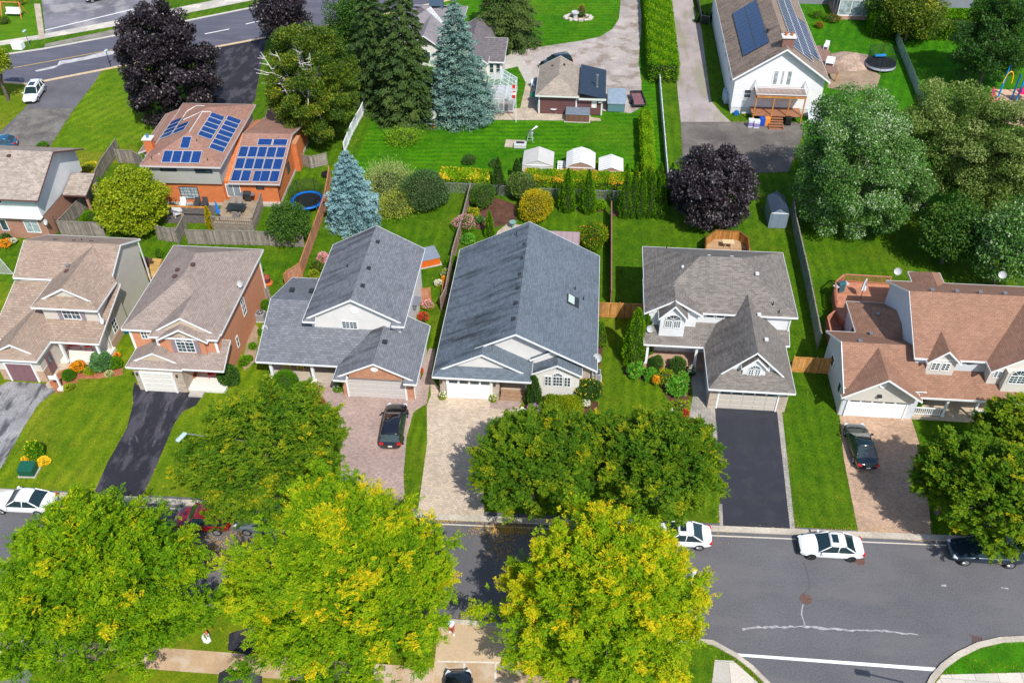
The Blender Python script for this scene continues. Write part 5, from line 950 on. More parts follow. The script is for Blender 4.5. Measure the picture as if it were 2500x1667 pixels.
# trampolines
def trampoline(label, c, rad, z, padm, hn, legm=GREYM, skirt=None):
    r = thing('trampoline', label, 'trampoline', (*c, 0)); n = 32; x, y = c
    MB().lathe((x, y, z), [(rad*.80, 0), (rad*.80, .012)], n).build('mat', mk('jump_mat', (.012, .013, .018), .6), r)
    V = []; 
    for (rr, zz) in ((rad*.80, .03), (rad*.86, .07), (rad*.99, .06), (rad, -.02), (rad*.99, -.14), (rad*.80, 0)):
        V += [(x+rr*math.cos(2*math.pi*i/n), y+rr*math.sin(2*math.pi*i/n), z+zz) for i in range(n)]
    MB().mesh(V, [(j*n+i, j*n+(i+1)%n, (j+1)*n+(i+1)%n, (j+1)*n+i) for j in range(5) for i in range(n)]).build('padding', padm, r, smooth=True)
    for k in range(6):
        a = k*1.047+.3; X = x+rad*math.cos(a); Y = y+rad*math.sin(a); MB().tube((X, Y, 0), (X, Y, z), .035).build('leg', legm, r)
        MB().tube((X, Y, z), (X+.04*math.cos(a), Y, z+hn), .03).build('net_pole', BLK, r)
    N, t, b = newmat('net'); b.inputs['Base Color'].default_value = (.01, .015, .012, 1); b.inputs['Alpha'].default_value = .35; b.inputs['Roughness'].default_value = .8
    V = []; k2 = 36
    for zz, rr in ((z, rad*.97), (z+hn*.35, rad*.93), (z+hn*.7, rad*.93), (z+hn, rad*.98)): V += [(x+rr*(1-.05*(i % 6 == 3))*math.cos(2*math.pi*i/k2+.3), y+rr*(1-.05*(i % 6 == 3))*math.sin(2*math.pi*i/k2+.3), zz-(.12 if (zz > z+hn*.9 and i % 6 == 3) else 0)) for i in range(k2)]
    MB().mesh(V, [(j*k2+i, j*k2+(i+1) % k2, (j+1)*k2+(i+1) % k2, (j+1)*k2+i) for j in range(3) for i in range(k2)]).build('safety_net', N, r)
    if skirt:
        V = [(x+rad*math.cos(2*math.pi*i/n), y+rad*math.sin(2*math.pi*i/n), zz) for zz in (z-.1, z-.42) for i in range(n)]; MB().mesh(V, [(i, (i+1) % n, n+(i+1) % n, n+i) for i in range(n)]).build('skirt', skirt, r)
trampoline('trampoline with bright blue padded rim and black net beside the small tree', (-30.2, 82.9), 1.85, .8, mk('blue_pad', (.0, .14, .55), .4), 1.7)
trampoline('black netted trampoline on the grass beyond the white farmhouse', (40.6, 123.6), 2.05, .8, mk('dark_pad', (.02, .025, .04), .5), 1.8, skirt=mk('grey_skirt', (.40, .44, .52), .6, 6, .3))
mb = MB().obox((40.7, 125.0, 1.15), (1.6, .5, .25), .1); top('air_mattress', mb, mk('bright_blue', (.02, .25, .60), .4), 'bright blue inflatable lying on the black netted trampoline', 'inflatable', bevel=.08)
# utility box, AC units, round things
c_ = G(72, 1155); r = thing('utility_cabinet', 'dark green transformer cabinet on the lawn at the left edge', 'utility box', (c_[0], c_[1], 0), R(3), local=True); MB().box(-.7, .7, -.5, .6, 0, .1).build('base', CONC, r)
q = MB().xpoly('x', [(-.42, .1), (.5, .1), (.5, .95), (-.42, .72)], -.6, .6); q.build('cabinet', mk('green_enamel', (.008, .085, .05), .4, 4, .12), r, bevel=.03)
def ac(label, x, y): 
    r = thing('air_conditioner', label, 'air conditioner', (x, y, 0)); MB().box(x-.5, x+.5, y-.5, y+.5, 0, .08).build('pad', CONC, r); MB().box(x-.4, x+.4, y-.4, y+.4, .08, .85).build('casing', siding('ac_casing%d' % len(bpy.data.materials), (.30, .30, .32), .08, .6), r, bevel=.03)
    MB().lathe((x, y, .85), [(.34, 0), (.34, .03), (.3, .03)], 18).build('fan_guard', DKM, r); q = MB(); [q.obox((x+.15*math.cos(k*1.05), y+.15*math.sin(k*1.05), .89), (.28, .03, .01), k*1.05) for k in range(6)]; q.build('grille', LTGREY, r)
p = G(639, 780); ac('grey air conditioner beside the salmon house wall', p[0], p[1]); p = G(1455, 925); ac('pale air conditioner at the front corner of the bungalow', p[0], p[1])
p = G(1456, 925); r = thing('satellite_dish', 'round grey dish on a pole above the bungalow air conditioner', 'satellite dish', (2.1, 57.4, 0)); HH = type('X', (), {})(); HH.root = r; House.dish(HH, 2.1, 57.0, 3.1, m=LTGREY, foot=3.1, r=.4)
p = G(1060, 312); r = thing('satellite_dish', 'white round dish on a brown stump in the back lawn', 'satellite dish', (p[0], p[1], 0)); HH.root = r; House.dish(HH, p[0], p[1], 1.75, m=LTGREY, foot=1.2, r=.5); MB().tube((p[0], p[1], 0), (p[0], p[1], 1.0), .13, .1).build('stump', TERRA, r)
p = G(654, 692); r = thing('fire_pit', 'rusty lantern shaped fire pit on the salmon house lawn', 'fire pit', (p[0], p[1], 0)); RST = mk('rusty_iron', (.26, .05, .03), .8, 6, .4)
MB().lathe((p[0], p[1], 0), [(.50, .0), (.52, .12), (.40, .22), (.32, .24)], 18).build('bowl', mk('orange_rust', (.5, .12, .03), .8), r); MB().lathe((p[0], p[1], .24), [(.30, 0), (.33, .5)], 18).build('screen', mk('dark_rust', (.12, .03, .025), .8), r); MB().lathe((p[0], p[1], .74), [(.38, 0), (.28, .22), (.1, .36), (.05, .45)], 18).build('lid', RST, r)
p = G(1252, 557); q = MB().lathe((p[0], p[1], 0), [(.22, 0), (.12, .12), (.10, .6), (.38, .72), (.40, .80), (.30, .76)], 20); top('bird_bath', q, mk('green_stone', (.17, .30, .28), .5), 'grey green bird bath behind the bungalow roof', 'bird bath')
p = G(508, 1562); q = MB().prism([(p[0]-.24, p[1]-.22), (p[0]+.08, p[1]-.28), (p[0]+.26, p[1]-.05), (p[0]+.1, p[1]+.2), (p[0]-.18, p[1]+.2), (p[0]-.3, p[1])], 0, .6); r = thing('garden_ornament', 'white angular ornament with pink and orange top on the near lawn', 'ornament', (p[0], p[1], 0)); q.build('body', WHITE, r, bevel=.04); MB().lathe((p[0]+.02, p[1]+.1, .58), [(.07, 0), (.10, .1), (.03, .2)], 8).build('pink_top', mk('pink_petals', (.7, .05, .2), .6), r); MB().lathe((p[0], p[1]+.14, .76), [(.07, 0), (.02, .12)], 8).build('orange_top', mk('orange_petals', (.8, .15, .02), .6), r)
# manholes, catch basin
def manhole(label, px, py, r_=.40):
    p = G(px, py); q = MB().lathe((p[0], p[1], .009), [(r_, 0), (r_, .012), (r_*.86, .014), (r_*.85, .008)], 26)
    for k in range(5): q.obox((p[0], p[1]-.26+.13*k, .019), (r_*1.3, .04, .008), .4)
    top('manhole_cover', q, mk('rusty_cast_iron', (.13, .07, .055), .7, 12, .4), label, 'manhole cover')
manhole('rusty manhole cover in the open road above the long pale crack', 1967, 1462); manhole('brown manhole cover right behind the white sedan with black nose', 2098, 1368)
p = G(2386, 1565); q = MB(); [q.obox((p[0]+(-.3+.1*k), p[1], .02), (.035, .7, .03), -.25) for k in range(7)]; q.obox((p[0], p[1]+.36, .02), (.8, .06, .04), -.25); q.obox((p[0], p[1]-.36, .02), (.8, .06, .04), -.25); top('drain_grate', q, mk('rusty_cast_iron', ()), 'rusty catch basin grate in the curved kerb at the corner', 'drain')
# lamps and poles
def pole(label, base, toppy, name='street_lamp', arm=None, cat='street lamp', head=True, m=GREYM):
    x, y = G(*base)[:2]; z = hz(x, y, toppy); r = thing(name, label, cat, (x, y, 0)); MB().tube((x, y, 0), (x, y, z), .07, .045).build('pole', m, r)
    if arm: MB().tube((x, y, z), (x+arm[0], y+arm[1], z+.35), .04).build('arm', m, r)
    if head:
        hx, hy = (x+arm[0], y+arm[1]) if arm else (x, y); zz = z+(.35 if arm else 0); MB().obox((hx, hy, zz), (.30, .75, .16), 0).build('lamp_head', mk('lamp_blue_grey', (.42, .55, .60), .4), r, bevel=.06)
    return r
pole('slim street lamp beside the white cabinet across the main road', (73, 113), 76); pole('thin dark pole on the grass verge left of the purple maple', (271, 165), 124, 'sign_post', cat='post', m=DKM)
x, y = G(470, 1290)[:2]; r = thing('street_lamp', 'street lamp head poking out of the tree by the black driveway', 'street lamp', (x, y, 0)); MB().tube((-23.6, 42.6, 0), (-23.6, 42.6, 6.2), .09, .06).build('pole', GREYM, r); 
t1 = G(447, 1058, 6.6); MB().tube((-23.6, 42.6, 6.2), (t1[0]+.2, t1[1], 6.6), .04).build('arm', GREYM, r); MB().obox((t1[0], t1[1]-.35, 6.6), (.34, .95, .18), -.35).build('lamp_head', mk('lamp_blue_grey', ()), r, bevel=.07); r.location = (-23.6, 42.6, 0)
for ch in r.children:
    for v in ch.data.vertices: v.co = (v.co[0]+x+23.6, v.co[1]+y-42.6, v.co[2])
x, y = G(1655, 1572)[:2]; zt_ = hz(x, y, 1400); r = thing('street_lamp', 'slim white lamp post seen through the golden yellow tree', 'street lamp', (x, y, 0)); MB().tube((x, y, 0), (x, y, zt_), .07, .04).build('pole', WHITE, r); MB().lathe((x, y, zt_), [(.05, 0), (.16, .1), (.16, .3), (.04, .42)], 10).build('lamp_head', LTGREY, r)
hx, hy = G(2107, 1644)[:2]; qx, qy = G(2203, 1664)[:2]; ox, oy = SX*.839*8, SY*.839*8; r = thing('street_lamp', 'street lamp just below the frame whose shadow crosses the side street', 'street lamp', (qx+ox, qy+oy, 0)); MB().tube((qx+ox, qy+oy, 0), (qx+ox, qy+oy, 8), .09, .06).build('pole', GREYM, r); MB().tube((qx+ox, qy+oy, 8), (hx+ox, hy+oy, 8.1), .05).build('arm', GREYM, r); MB().obox((hx+ox, hy+oy, 8.1), (.9, .32, .16), -.1).build('lamp_head', GREYM, r)
mb = MB().box(0, 1.5, 0, 1.1, 0, 1.0); c_ = G(45, 120); mb.v = [(a+c_[0]-.7, b+c_[1]-.4, c) for a, b, c in mb.v]; top('utility_cabinet', mb, WHITE, 'white square cabinet beside the main road sidewalk', 'utility box', bevel=.05)
# yard lamp post with mailbox sign by house 1
x, y = G(151, 950)[:2]; r = thing('mailbox_post', 'white wooden post with white sign board at the beige house walk', 'post', (x, y, 0)); MB().box(x-.07, x+.07, y-.07, y+.07, 0, 1.75).build('post', WHITE, r); MB().obox((x-.35, y, 1.35), (.75, .1, .42)).build('sign_board', WHITE, r, bevel=.03); MB().obox((x, y, .1), (.5, .5, .2)).build('base', OFFW, r)
# furniture helpers
def chair(label, px, py, m, ang=0, z=0, group='garden chairs', name='garden_chair', wide=.6):
    p = G(px, py, z); r = thing(name, label, 'chair', (p[0], p[1], z), ang, group, local=True); w_ = wide/2
    MB().box(-w_, w_, -.3, .3, .38, .44).build('seat', m, r); MB().obox((0, .34, .72), (wide, .06, .75), 0, -.2).build('backrest', m, r)
    for s_ in (-1, 1): MB().box(s_*w_-.04, s_*w_+.04, -.32, .3, .60, .65).build('armrest', m, r)
    for a in (-1, 1):
        for b in (-1, 1): MB().box(a*w_-.03, a*w_+.03, b*.28-.03, b*.28+.03, 0, .6 if b < 0 else .4).build('leg', m, r)
    return r
WP = mk('white_plastic', (.72, .75, .78), .4); BPL = mk('pale_blue_plastic', (.25, .42, .62), .4); REDP = mk('red_paint', (.50, .02, .03), .4)
chair('white plastic chair beside the round patio table', 1320, 274, WP, .6); chair('pale blue plastic chair beside the green umbrella', 1317, 256, BPL, .5); chair('blue lounge chair leaning on the outbuilding wall', 1312, 217, BPL, 1.2); chair('white chair nearest the black mat by the outbuilding', 1304, 214, WP, 1.0)
chair('red cushioned chair on the beige house porch', 186, 848, REDP, .1, .35, wide=1.0); chair('red chair at the far end of the beige house porch', 222, 850, REDP, 0, .35); chair('red folding chair on the salmon house step', 520, 918, REDP, .3, .3)
YEL = mk('yellow_cushion', (.55, .38, .02), .6); chair('yellow cushioned porch chair, nearer the corner column', 703, 898, YEL, .15, .4); chair('yellow cushioned porch chair, right of its twin', 738, 900, YEL, -.15, .4)
chair('white deck chair standing alone at the far corner of the side deck', 2016, 120, WP, -.4, 1.35); chair('white deck chair pair member nearest the farmhouse gable', 2025, 160, WP, -.3, 1.35, wide=1.1); chair('red plastic chair on the farmhouse back porch', 1948, 258, mk('bright_red', (.75, .01, .01), .4), .1, 1.05, wide=.8)
chair('white lounger on the brick house patio under the bay window', 450, 506, WP, .2); chair('grey metal chair beside the yellow green maple', 437, 528, LTGREY, .7, wide=.9); chair('white chair on the bungalow porch of the grey roofed house, left', 1617, 852, WP, 0, .45); chair('white cushioned chair on the grey roofed house porch, right', 1635, 853, WP, 0, .45)
DCH = mk('charcoal_mesh', (.05, .05, .055), .6); chair('black mesh lounger, left of two against the brick wall', 484, 505, DCH, 0); chair('black mesh lounger, right of two against the brick wall', 502, 506, DCH, 0)
def rtable(label, px, py, m, z=0, rad=.5, sq=False):
    p = G(px, py, z); r = thing('garden_table', label, 'table', (p[0], p[1], z)); x, y = p[:2]
    (MB().box(x-rad, x+rad, y-rad*.6, y+rad*.6, z+.70, z+.75) if sq else MB().lathe((x, y, z+.70), [(rad, 0), (rad, .05)], 20)).build('tabletop', m, r)
    for a, b in ((-1, -1), (1, -1), (1, 1), (-1, 1)): MB().tube((x+a*rad*.7, y+b*rad*.45, z), (x+a*rad*.3, y+b*rad*.25, z+.7), .03, n=5).build('leg', m, r)
rtable('small round white table on the stone patio', 1351, 277, WP); rtable('cream square table on the octagonal deck', 1776, 604, mk('cream_top', (.60, .47, .28), .6), .45, .6, True)
rtable('dark glass dining table on the brick house deck', 580, 518, mk('dark_glass_top', (.02, .03, .035), .1), .8, 1.0, True)
for i, (px, py, l) in enumerate([(571, 503, 'grey mesh chair behind the dark deck table, left'), (587, 504, 'grey mesh chair behind the dark deck table, right'), (580, 533, 'grey mesh chair in front of the dark deck table')]): chair(l, px, py, mk('taupe_mesh', (.25, .22, .20), .7), 0 if i < 2 else math.pi, .8)
# umbrellas
def umbrella(label, px, py, z, hgt, m, closed=True, rad=1.2):
    p = G(px, py, z); x, y = p[:2]; r = thing('patio_umbrella', label, 'umbrella', (x, y, z)); MB().tube((x, y, z), (x, y, z+hgt), .03).build('pole', DKM, r)
    if closed:
        n = 12; V = []
        for (rr, zz) in ((.04, hgt), (.14, hgt*.8), (.2, hgt*.6), (.24, hgt*.42)): V += [(x+rr*(1 if i % 2 else .6)*math.cos(2*math.pi*i/n), y+rr*(1 if i % 2 else .6)*math.sin(2*math.pi*i/n), z+zz) for i in range(n)]
        MB().mesh(V, [(j*n+i, j*n+(i+1) % n, (j+1)*n+(i+1) % n, (j+1)*n+i) for j in range(3) for i in range(n)]).build('canopy', m, r)
    else: MB().lathe((x, y, z), [(rad, hgt*.72), (rad*.97, hgt*.75), (rad*.5, hgt*.92), (.05, hgt)], 8).build('canopy', m, r)
umbrella('closed bright blue umbrella on the weathered deck', 538, 540, .8, 2.5, mk('blue_canvas', (.02, .16, .50), .7)); umbrella('closed white umbrella on the red deck', 2101, 728, 1.0, 2.4, WHITE); umbrella('low green umbrella beside the outbuilding', 1311, 250, 0, 1.5, mk('green_canvas', (.0, .17, .11), .7), False, .95)
# barbecues
def bbq(label, px, py, z, m=DKM, m2=LTGREY, ang=0):
    p = G(px, py, z); r = thing('barbecue', label, 'barbecue', (p[0], p[1], z), ang, local=True); MB().box(-.35, .35, -.25, .25, .1, .85).build('cart', m, r); MB().xpoly('x', [(-.27, .85), (.27, .85), (.27, 1.05), (.1, 1.2), (-.15, 1.18), (-.27, 1.0)], -.38, .38).build('lid', m, r, bevel=.03)
    for s_ in (-1, 1): MB().box(s_*.6-.2, s_*.6+.2, -.25, .25, .80, .85).build('side_shelf', m2, r)
bbq('black and grey barbecue by the patio door of the brick house', 607, 490, .8, DKM, mk('blue_grey_shelf', (.12, .16, .20), .4)); bbq('teal lidded barbecue in the corner of the red deck', 2049, 712, 1.0, mk('teal_lid', (.03, .10, .13), .4), LTGREY, .5); bbq('small barbecue with black lid on the yellow lit deck behind the beige house', 357, 652, .3, BRN, BRN, .3)
# ============================================================ DECKS (things of their own)
DKB = boards('deck_boards', (.42, .22, .12), .16, .5, .15)
def deckmat(name, c, ang=0, st=.15, na=.18):
    m, t, b = newmat(name); P = t.new('ShaderNodeNewGeometry').outputs['Position']; s = t.new('ShaderNodeSeparateXYZ'); t.put(s.inputs[0], P); u = s.outputs[1] if ang == 0 else s.outputs[0]
    wn = t.new('ShaderNodeTexWhiteNoise', noise_dimensions='1D'); t.put(wn.inputs['W'], t.math('FLOOR', t.math('MULTIPLY', u, 1/st))); fr = t.math('LESS_THAN', t.math('FRACT', t.math('MULTIPLY', u, 1/st)), .12)
    col = t.mix(wn.outputs[0], sc3(c, 1-na), sc3(c, 1+na)); col = t.mix(t.rng(t.noise(P, 1.2, 5), .45, .65, 0, .45), col, sc3(c, .5)); t.put(b.inputs['Base Color'], t.mix(fr, col, sc3(c, .35))); b.inputs['Roughness'].default_value = .8; return m
def deck(label, pts, z, dm, sm, rails, rh=.95, solid=False, rm=None, name='timber_deck', step=.14):
    c = (sum(p[0] for p in pts)/len(pts), sum(p[1] for p in pts)/len(pts)); r = thing(name, label, 'deck', (*c, 0)); MB().prism(pts, z-.08, z).build('deck_floor', dm, r); sk = MB()
    for a, b in zip(pts, pts[1:]+pts[:1]): sk.obox(((a[0]+b[0])/2, (a[1]+b[1])/2, (z-.1)/2), (math.dist(a, b), .05, max(.1, z-.12)), math.atan2(b[1]-a[1], b[0]-a[0]))
    sk.build('skirting', sm, r)
    for (i, j) in rails:
        a, b = pts[i], pts[j]; d = math.dist(a, b); ang = math.atan2(b[1]-a[1], b[0]-a[0]); q = MB(); mid = ((a[0]+b[0])/2, (a[1]+b[1])/2); q.obox((*mid, z+rh), (d+.1, .14, .05), ang); q.obox((*mid, z+.12), (d, .06, .06), ang)
        if solid: q.obox((*mid, z+rh/2), (d, .03, rh), ang)
        else:
            for k in range(int(d/step)): u = (k+.5)*step/d; q.obox((a[0]+(b[0]-a[0])*u, a[1]+(b[1]-a[1])*u, z+rh/2), (.04, .04, rh), ang)
        q.build('railing', rm or sm, r)
        for p in (a, b): MB().obox((*p, z+rh/2), (.12, .12, rh+.1), ang).build('post', sm, r)
    return r
z5 = .45; P5 = [G(px, py, z5)[:2] for px, py in [(1721, 622), (1721, 601), (1745, 583), (1802, 586), (1823, 603), (1826, 630)]]
deck('octagonal golden deck with solid rail behind the grey roofed house', P5, z5, deckmat('golden_deck', (.42, .27, .15)), WOODY, [(0, 1), (1, 2), (2, 3), (3, 4), (4, 5)], 1.1, True, boards('golden_rail', (.42, .19, .04), .15, .4, .3))
z6 = 1.0; P6 = [(24.75, 66.2), (24.4, 68.0), (24.75, 70.9), (25.8, 72.2), (30.2, 72.1), (30.2, 66.9), (27.9, 66.7)]
deck('raised red cedar deck behind the red brown roofed house', P6, z6, deckmat('red_deck', (.50, .21, .12)), mk('red_cedar', (.45, .17, .11), .7, 3, .15), [(1, 2), (2, 3), (3, 4)], .9, False)
deck('lower red deck landing left of the raised deck', [(23.2, 63.2), (24.6, 63.2), (24.7, 66.0), (24.2, 67.2), (23.3, 66.2)], .5, deckmat('red_deck2', (.26, .10, .07)), mk('red_cedar', ()), [(0, 4), (4, 3)], .9, True)
P8 = [G(px, py, .8)[:2] for px, py in [(549, 487), (640, 490), (618, 552), (519, 547)]]
deck('weathered grey deck with railings behind the orange brick house', P8, .8, deckmat('worn_deck', (.33, .25, .17)), WOODG, [(1, 2), (2, 3)], .95, False, None, step=.25)
sheet('patio', [(413, 492), (530, 496), (522, 545), (405, 545)], mk('dark_patio', (.09, .08, .075), .8, 3, .3), .02)
deck('low yellow wood deck between the beige and salmon houses', [G(px, py, .3)[:2] for px, py in [(345, 628), (395, 632), (378, 678), (352, 676)]], .3, deckmat('yellow_deck', (.55, .33, .10)), WOODY, [])
q = MB(); [q.box(*sorted((a[0], b[0]+.12)), *sorted((a[1], b[1]+.12)), z0, z1) for a, b, z0, z1 in ((G(416, 519, 1.2), G(500, 522, 1.2), 1.9, 2.05),)]; a = G(455, 560); q.box(a[0]-.07, a[0]+.07, a[1]-.1, a[1]+.05, 0, 1.95); a2 = (a[0]+1.6, a[1]); top('pergola_frame', q, WOODY, 'orange brown timber beam frame beside the yellow conifer', 'pergola')
# pink roofed shed behind bungalow
r = thing('garden_shed', 'low mauve roofed shed behind the bungalow beside the round shrub', 'shed', (2, 73.5, 0)); a, b, c2, d2 = [G(px, py, 2.0)[:2] for px, py in [(1337, 570), (1412, 574), (1412, 612), (1345, 600)]]; MB().prism([(a[0], 72.0), (b[0], 72.0), (b[0], a[1]), (a[0], a[1])], 0, 1.7).build('wall', mk('mauve_boards', (.22, .13, .13), .7), r); MB().mesh([(a[0]-.1, 71.7, 1.75), (b[0]+.15, 71.7, 1.75), (b[0]+.15, a[1]+.2, 2.2), (a[0]-.1, a[1]+.2, 2.2), (a[0]-.1, 71.7, 1.65), (b[0]+.15, 71.7, 1.65), (b[0]+.15, a[1]+.2, 2.1), (a[0]-.1, a[1]+.2, 2.1)], [(0,1,2,3),(7,6,5,4),(0,4,5,1),(1,5,6,2),(2,6,7,3),(3,7,4,0)]).build('roof', siding('mauve_roof', (.33, .24, .25), .6, .8, True), r)
# farmhouse clutter
def bagpile(label, px, py, m): p = G(px, py); q = MB().obox((p[0], p[1], .55), (.75, .6, 1.1), .05); return top('storage_sack', q, m, label, 'bin', bevel=.08)
CRM, t, b = newmat('printed_sack'); P_ = t.new('ShaderNodeNewGeometry').outputs['Position']; s_ = t.new('ShaderNodeSeparateXYZ'); t.put(s_.inputs[0], P_); t.put(b.inputs['Base Color'], t.mix(t.math('MULTIPLY', t.math('LESS_THAN', s_.outputs[2], .7), t.math('GREATER_THAN', s_.outputs[2], .2)), (.62, .66, .72), (.25, .2, .42)))
bagpile('tall white printed sack by the porch steps, left of two', 1832, 310, CRM); bagpile('tall white printed sack by the porch steps, right of two', 1845, 312, CRM); bagpile('blue storage bin beside the white sacks', 1859, 306, mk('blue_bin', (.01, .07, .42), .4)); bagpile('orange and white bin next to the porch stairs', 1870, 306, mk('orange_bin', (.7, .25, .04), .4)); bagpile('black bin under the right side of the porch', 1922, 305, BLK)
p = G(1797, 282); q = MB().tube((p[0], p[1]-.15, .35), (p[0], p[1]+.15, .35), .33, n=16); top('wheel', q, mk('blue_wheel', (.01, .12, .40), .4), 'small blue wheel leaning at the farmhouse corner', 'wheel')
p = G(1990, 290); r = thing('tarpaulin', 'pale grey tarpaulin panel leaning at the right corner of the farmhouse', 'tarpaulin', (p[0], p[1], 0)); TP = [G(1972, 262, 1.9), G(2002, 258, 1.9), G(2008, 300, .1), G(1975, 300, .1)]; V = [(x, y, z) for x, y, z in TP]; MB().mesh(V+[(x, y-.05, z-.05) for x, y, z in V], [(0,1,2,3),(7,6,5,4),(0,4,5,1),(1,5,6,2),(2,6,7,3),(3,7,4,0)]).build('sheet', mk('grey_tarp', (.50, .53, .60), .5, 2, .1), r); 
p = G(1765, 245); q = MB().obox((p[0]+.4, p[1]-.5, .6), (1.0, 1.6, 1.1), .1).obox((p[0]+.5, p[1]+1.4, .45), (.9, 1.2, .8), -.2); top('covered_boxes', q, mk('pale_tarp', (.33, .42, .45), .5, 3, .3), 'pale tarpaulin covered pile against the farmhouse side wall', 'pile', bevel=.15)
# dirt mound and sand
p = G(2078, 150); V = []; Fc = []; n = 24
for j, (rr, zz) in enumerate(((3.0, 0), (2.6, .25), (1.9, .55), (1.1, .85), (.3, 1.0))):
    for i in range(n): a = 2*math.pi*i/n; k = rr*(1+.12*math.sin(3*a+j)+.07*math.cos(7*a)); V.append((p[0]+k*1.15*math.cos(a), p[1]+k*math.sin(a), zz*(1+.1*math.sin(5*a+j))))
for j in range(4):
    for i in range(n): Fc.append((j*n+i, j*n+(i+1) % n, (j+1)*n+(i+1) % n, (j+1)*n+i))
Fc.append(tuple(range(4*n, 5*n))); top('dirt_mound', MB().mesh(V, Fc), ground('mound_dirt', (.36, .26, .20), .35, 5, .25, .8, bump=.8), 'low mound of bare brown soil beside the netted trampoline', 'mound', smooth=True)
# playground
p = G(2450, 250); r = thing('playground_frame', 'pink, blue and yellow climbing frame with slide at the right edge', 'playground', (p[0], p[1], 0)); PK = mk('hot_pink', (.75, .02, .16), .35); BL = mk('play_blue', (.0, .22, .6), .35); YL = mk('play_yellow', (.8, .42, .0), .35)
x, y = p[:2]
for i, (a, b, hh) in enumerate([(-.2, 1.5, 4.2), (1.3, 1.0, 3.2), (1.6, .2, 4.4), (3.2, 1.2, 3.6), (3.3, -.4, 3.2)]): MB().tube((x+a, y+b, 0), (x+a, y+b, hh), .12).build('post', BL, r); MB().lathe((x+a, y+b, hh), [(.16, 0), (.16, .12), (.08, .22)], 10).build('post_cap', BL, r)
q = MB(); [q.tube((x+.2+.55*math.cos(t0), y+1.4, 2.0+1.6*math.sin(t0)), (x+.2+.55*math.cos(t0+.35), y+1.4, 2.0+1.6*math.sin(t0+.35)), .07, n=6) for t0 in [k*.35 for k in range(9)]]; q.build('arch', YL, r)
q = MB(); [q.tube((x-.8-.2*k, y+.2*k, .3+.25*k), (x-2.4+.15*k, y-.8+.2*k, .2+.3*k), .06, n=6) for k in range(5)]; q.tube((x-.9, y, .1), (x-1.6, y+.8, 1.7), .06).tube((x-2.4, y-.8, .1), (x-1.8, y, 1.6), .06); q.build('climber', PK, r)
q = MB(); q.box(x+1.5, x+3.3, y-.3, y+1.1, 1.3, 1.4); q.mesh([(x+2.0, y-.2, 1.45), (x+2.7, y-.2, 1.45), (x+2.9, y-2.8, .25), (x+2.2, y-2.8, .25), (x+2.0, y-.2, 1.35), (x+2.7, y-.2, 1.35), (x+2.9, y-2.8, .15), (x+2.2, y-2.8, .15)], [(0,1,2,3),(7,6,5,4),(0,4,5,1),(1,5,6,2),(2,6,7,3),(3,7,4,0)]); q.build('slide', PK, r); MB().tube((x+2.35, y-.2, 1.9), (x+2.35, y-.1, 1.9), .75, n=20).build('slide_hood', PK, r)
# bits: pots, boxes, swing, planter, rocks
def pot(label, px, py, c=(.05, .2, .3), z=0, rr=.22): p = G(px, py, z); q = MB().lathe((p[0], p[1], z), [(rr*.7, 0), (rr, .3), (rr*.9, .3), (rr*.8, .24)], 14); return top('plant_pot', q, mk('pot%s' % (c,), c, .5), label, 'pot')
pot('blue glazed pot in the side yard left of the salmon house', 310, 811, (.0, .14, .22), 0, .35); pot('grey pot at the bungalow garage, left side', 1081, 970, (.2, .18, .15)); pot('grey pot at the bungalow garage, right side', 1201, 975, (.2, .18, .15)); pot('dark tub by the orange brick garage with hostas', 827, 955, (.03, .03, .03)); pot('dark pot at the side of the orange brick garage', 1024, 925, (.02, .02, .03))
p = G(36, 40); r = thing('swing_bench', 'orange framed swing bench with white seat on the top left lawn', 'swing', (p[0], p[1], 0)); x, y = p[:2]; q = MB()
for s_ in (-1, 1): q.tube((x+s_*1.6, y-1.0, 0), (x+s_*1.5, y, 2.2), .07).tube((x+s_*1.6, y+1.0, 0), (x+s_*1.5, y, 2.2), .07)
q.tube((x-1.6, y, 2.2), (x+1.6, y, 2.2), .07); q.build('frame', mk('orange_frame', (.6, .2, .06), .6), r); MB().box(x-1.2, x+1.2, y-.4, y+.3, .5, .6).build('seat', WHITE, r); MB().obox((x, y+.3, .95), (2.4, .06, .7), 0, -.2).build('backrest', WHITE, r)
p = G(1412, 45); q = MB(); n = 14
for i in range(n): a = 2*math.pi*i/n; q.obox((p[0]+2.0*math.cos(a), p[1]+1.1*math.sin(a), .15), (.75, .5, .32+.1*math.sin(i*3)), a+1.2)
r = top('stone_ring', q, mk('pale_rock', (.5, .44, .4), .9, 3, .25), 'ring of pale rocks round a shrub on the top lawn', 'rock bed', bevel=.08); sheet('garden_bed', [(1393, 48), (1400, 38), (1430, 42), (1436, 50)], DIRT, .02)
mb = MB().lathe((p[0]-.5, p[1], 0), [(.35, 0), (.4, .7), (.6, .8), (.6, 1.0), (.3, .95)], 16); top('stone_urn', mb, LTGREY, 'pale grey urn standing inside the rock ring', 'urn')
p = G(14, 668); r = thing('soccer_net', 'pale net with white ball at the far left lawn edge', 'net', (p[0], p[1], 0)); q = MB().tube((p[0]-1.2, p[1], 0), (p[0]-.2, p[1]+.4, 1.6), .03).tube((p[0]+.8, p[1], 0), (p[0]-.2, p[1]+.4, 1.6), .03).tube((p[0]-1.2, p[1], 0), (p[0]+.8, p[1], 0), .03); q.build('frame', LTGREY, r); MB().poly([(p[0]-1.2, p[1], 0), (p[0]+.8, p[1], 0), (p[0]-.2, p[1]+.4, 1.6)]).build('netting', alphamat('pale_net', (.5, .5, .5), .35), r)
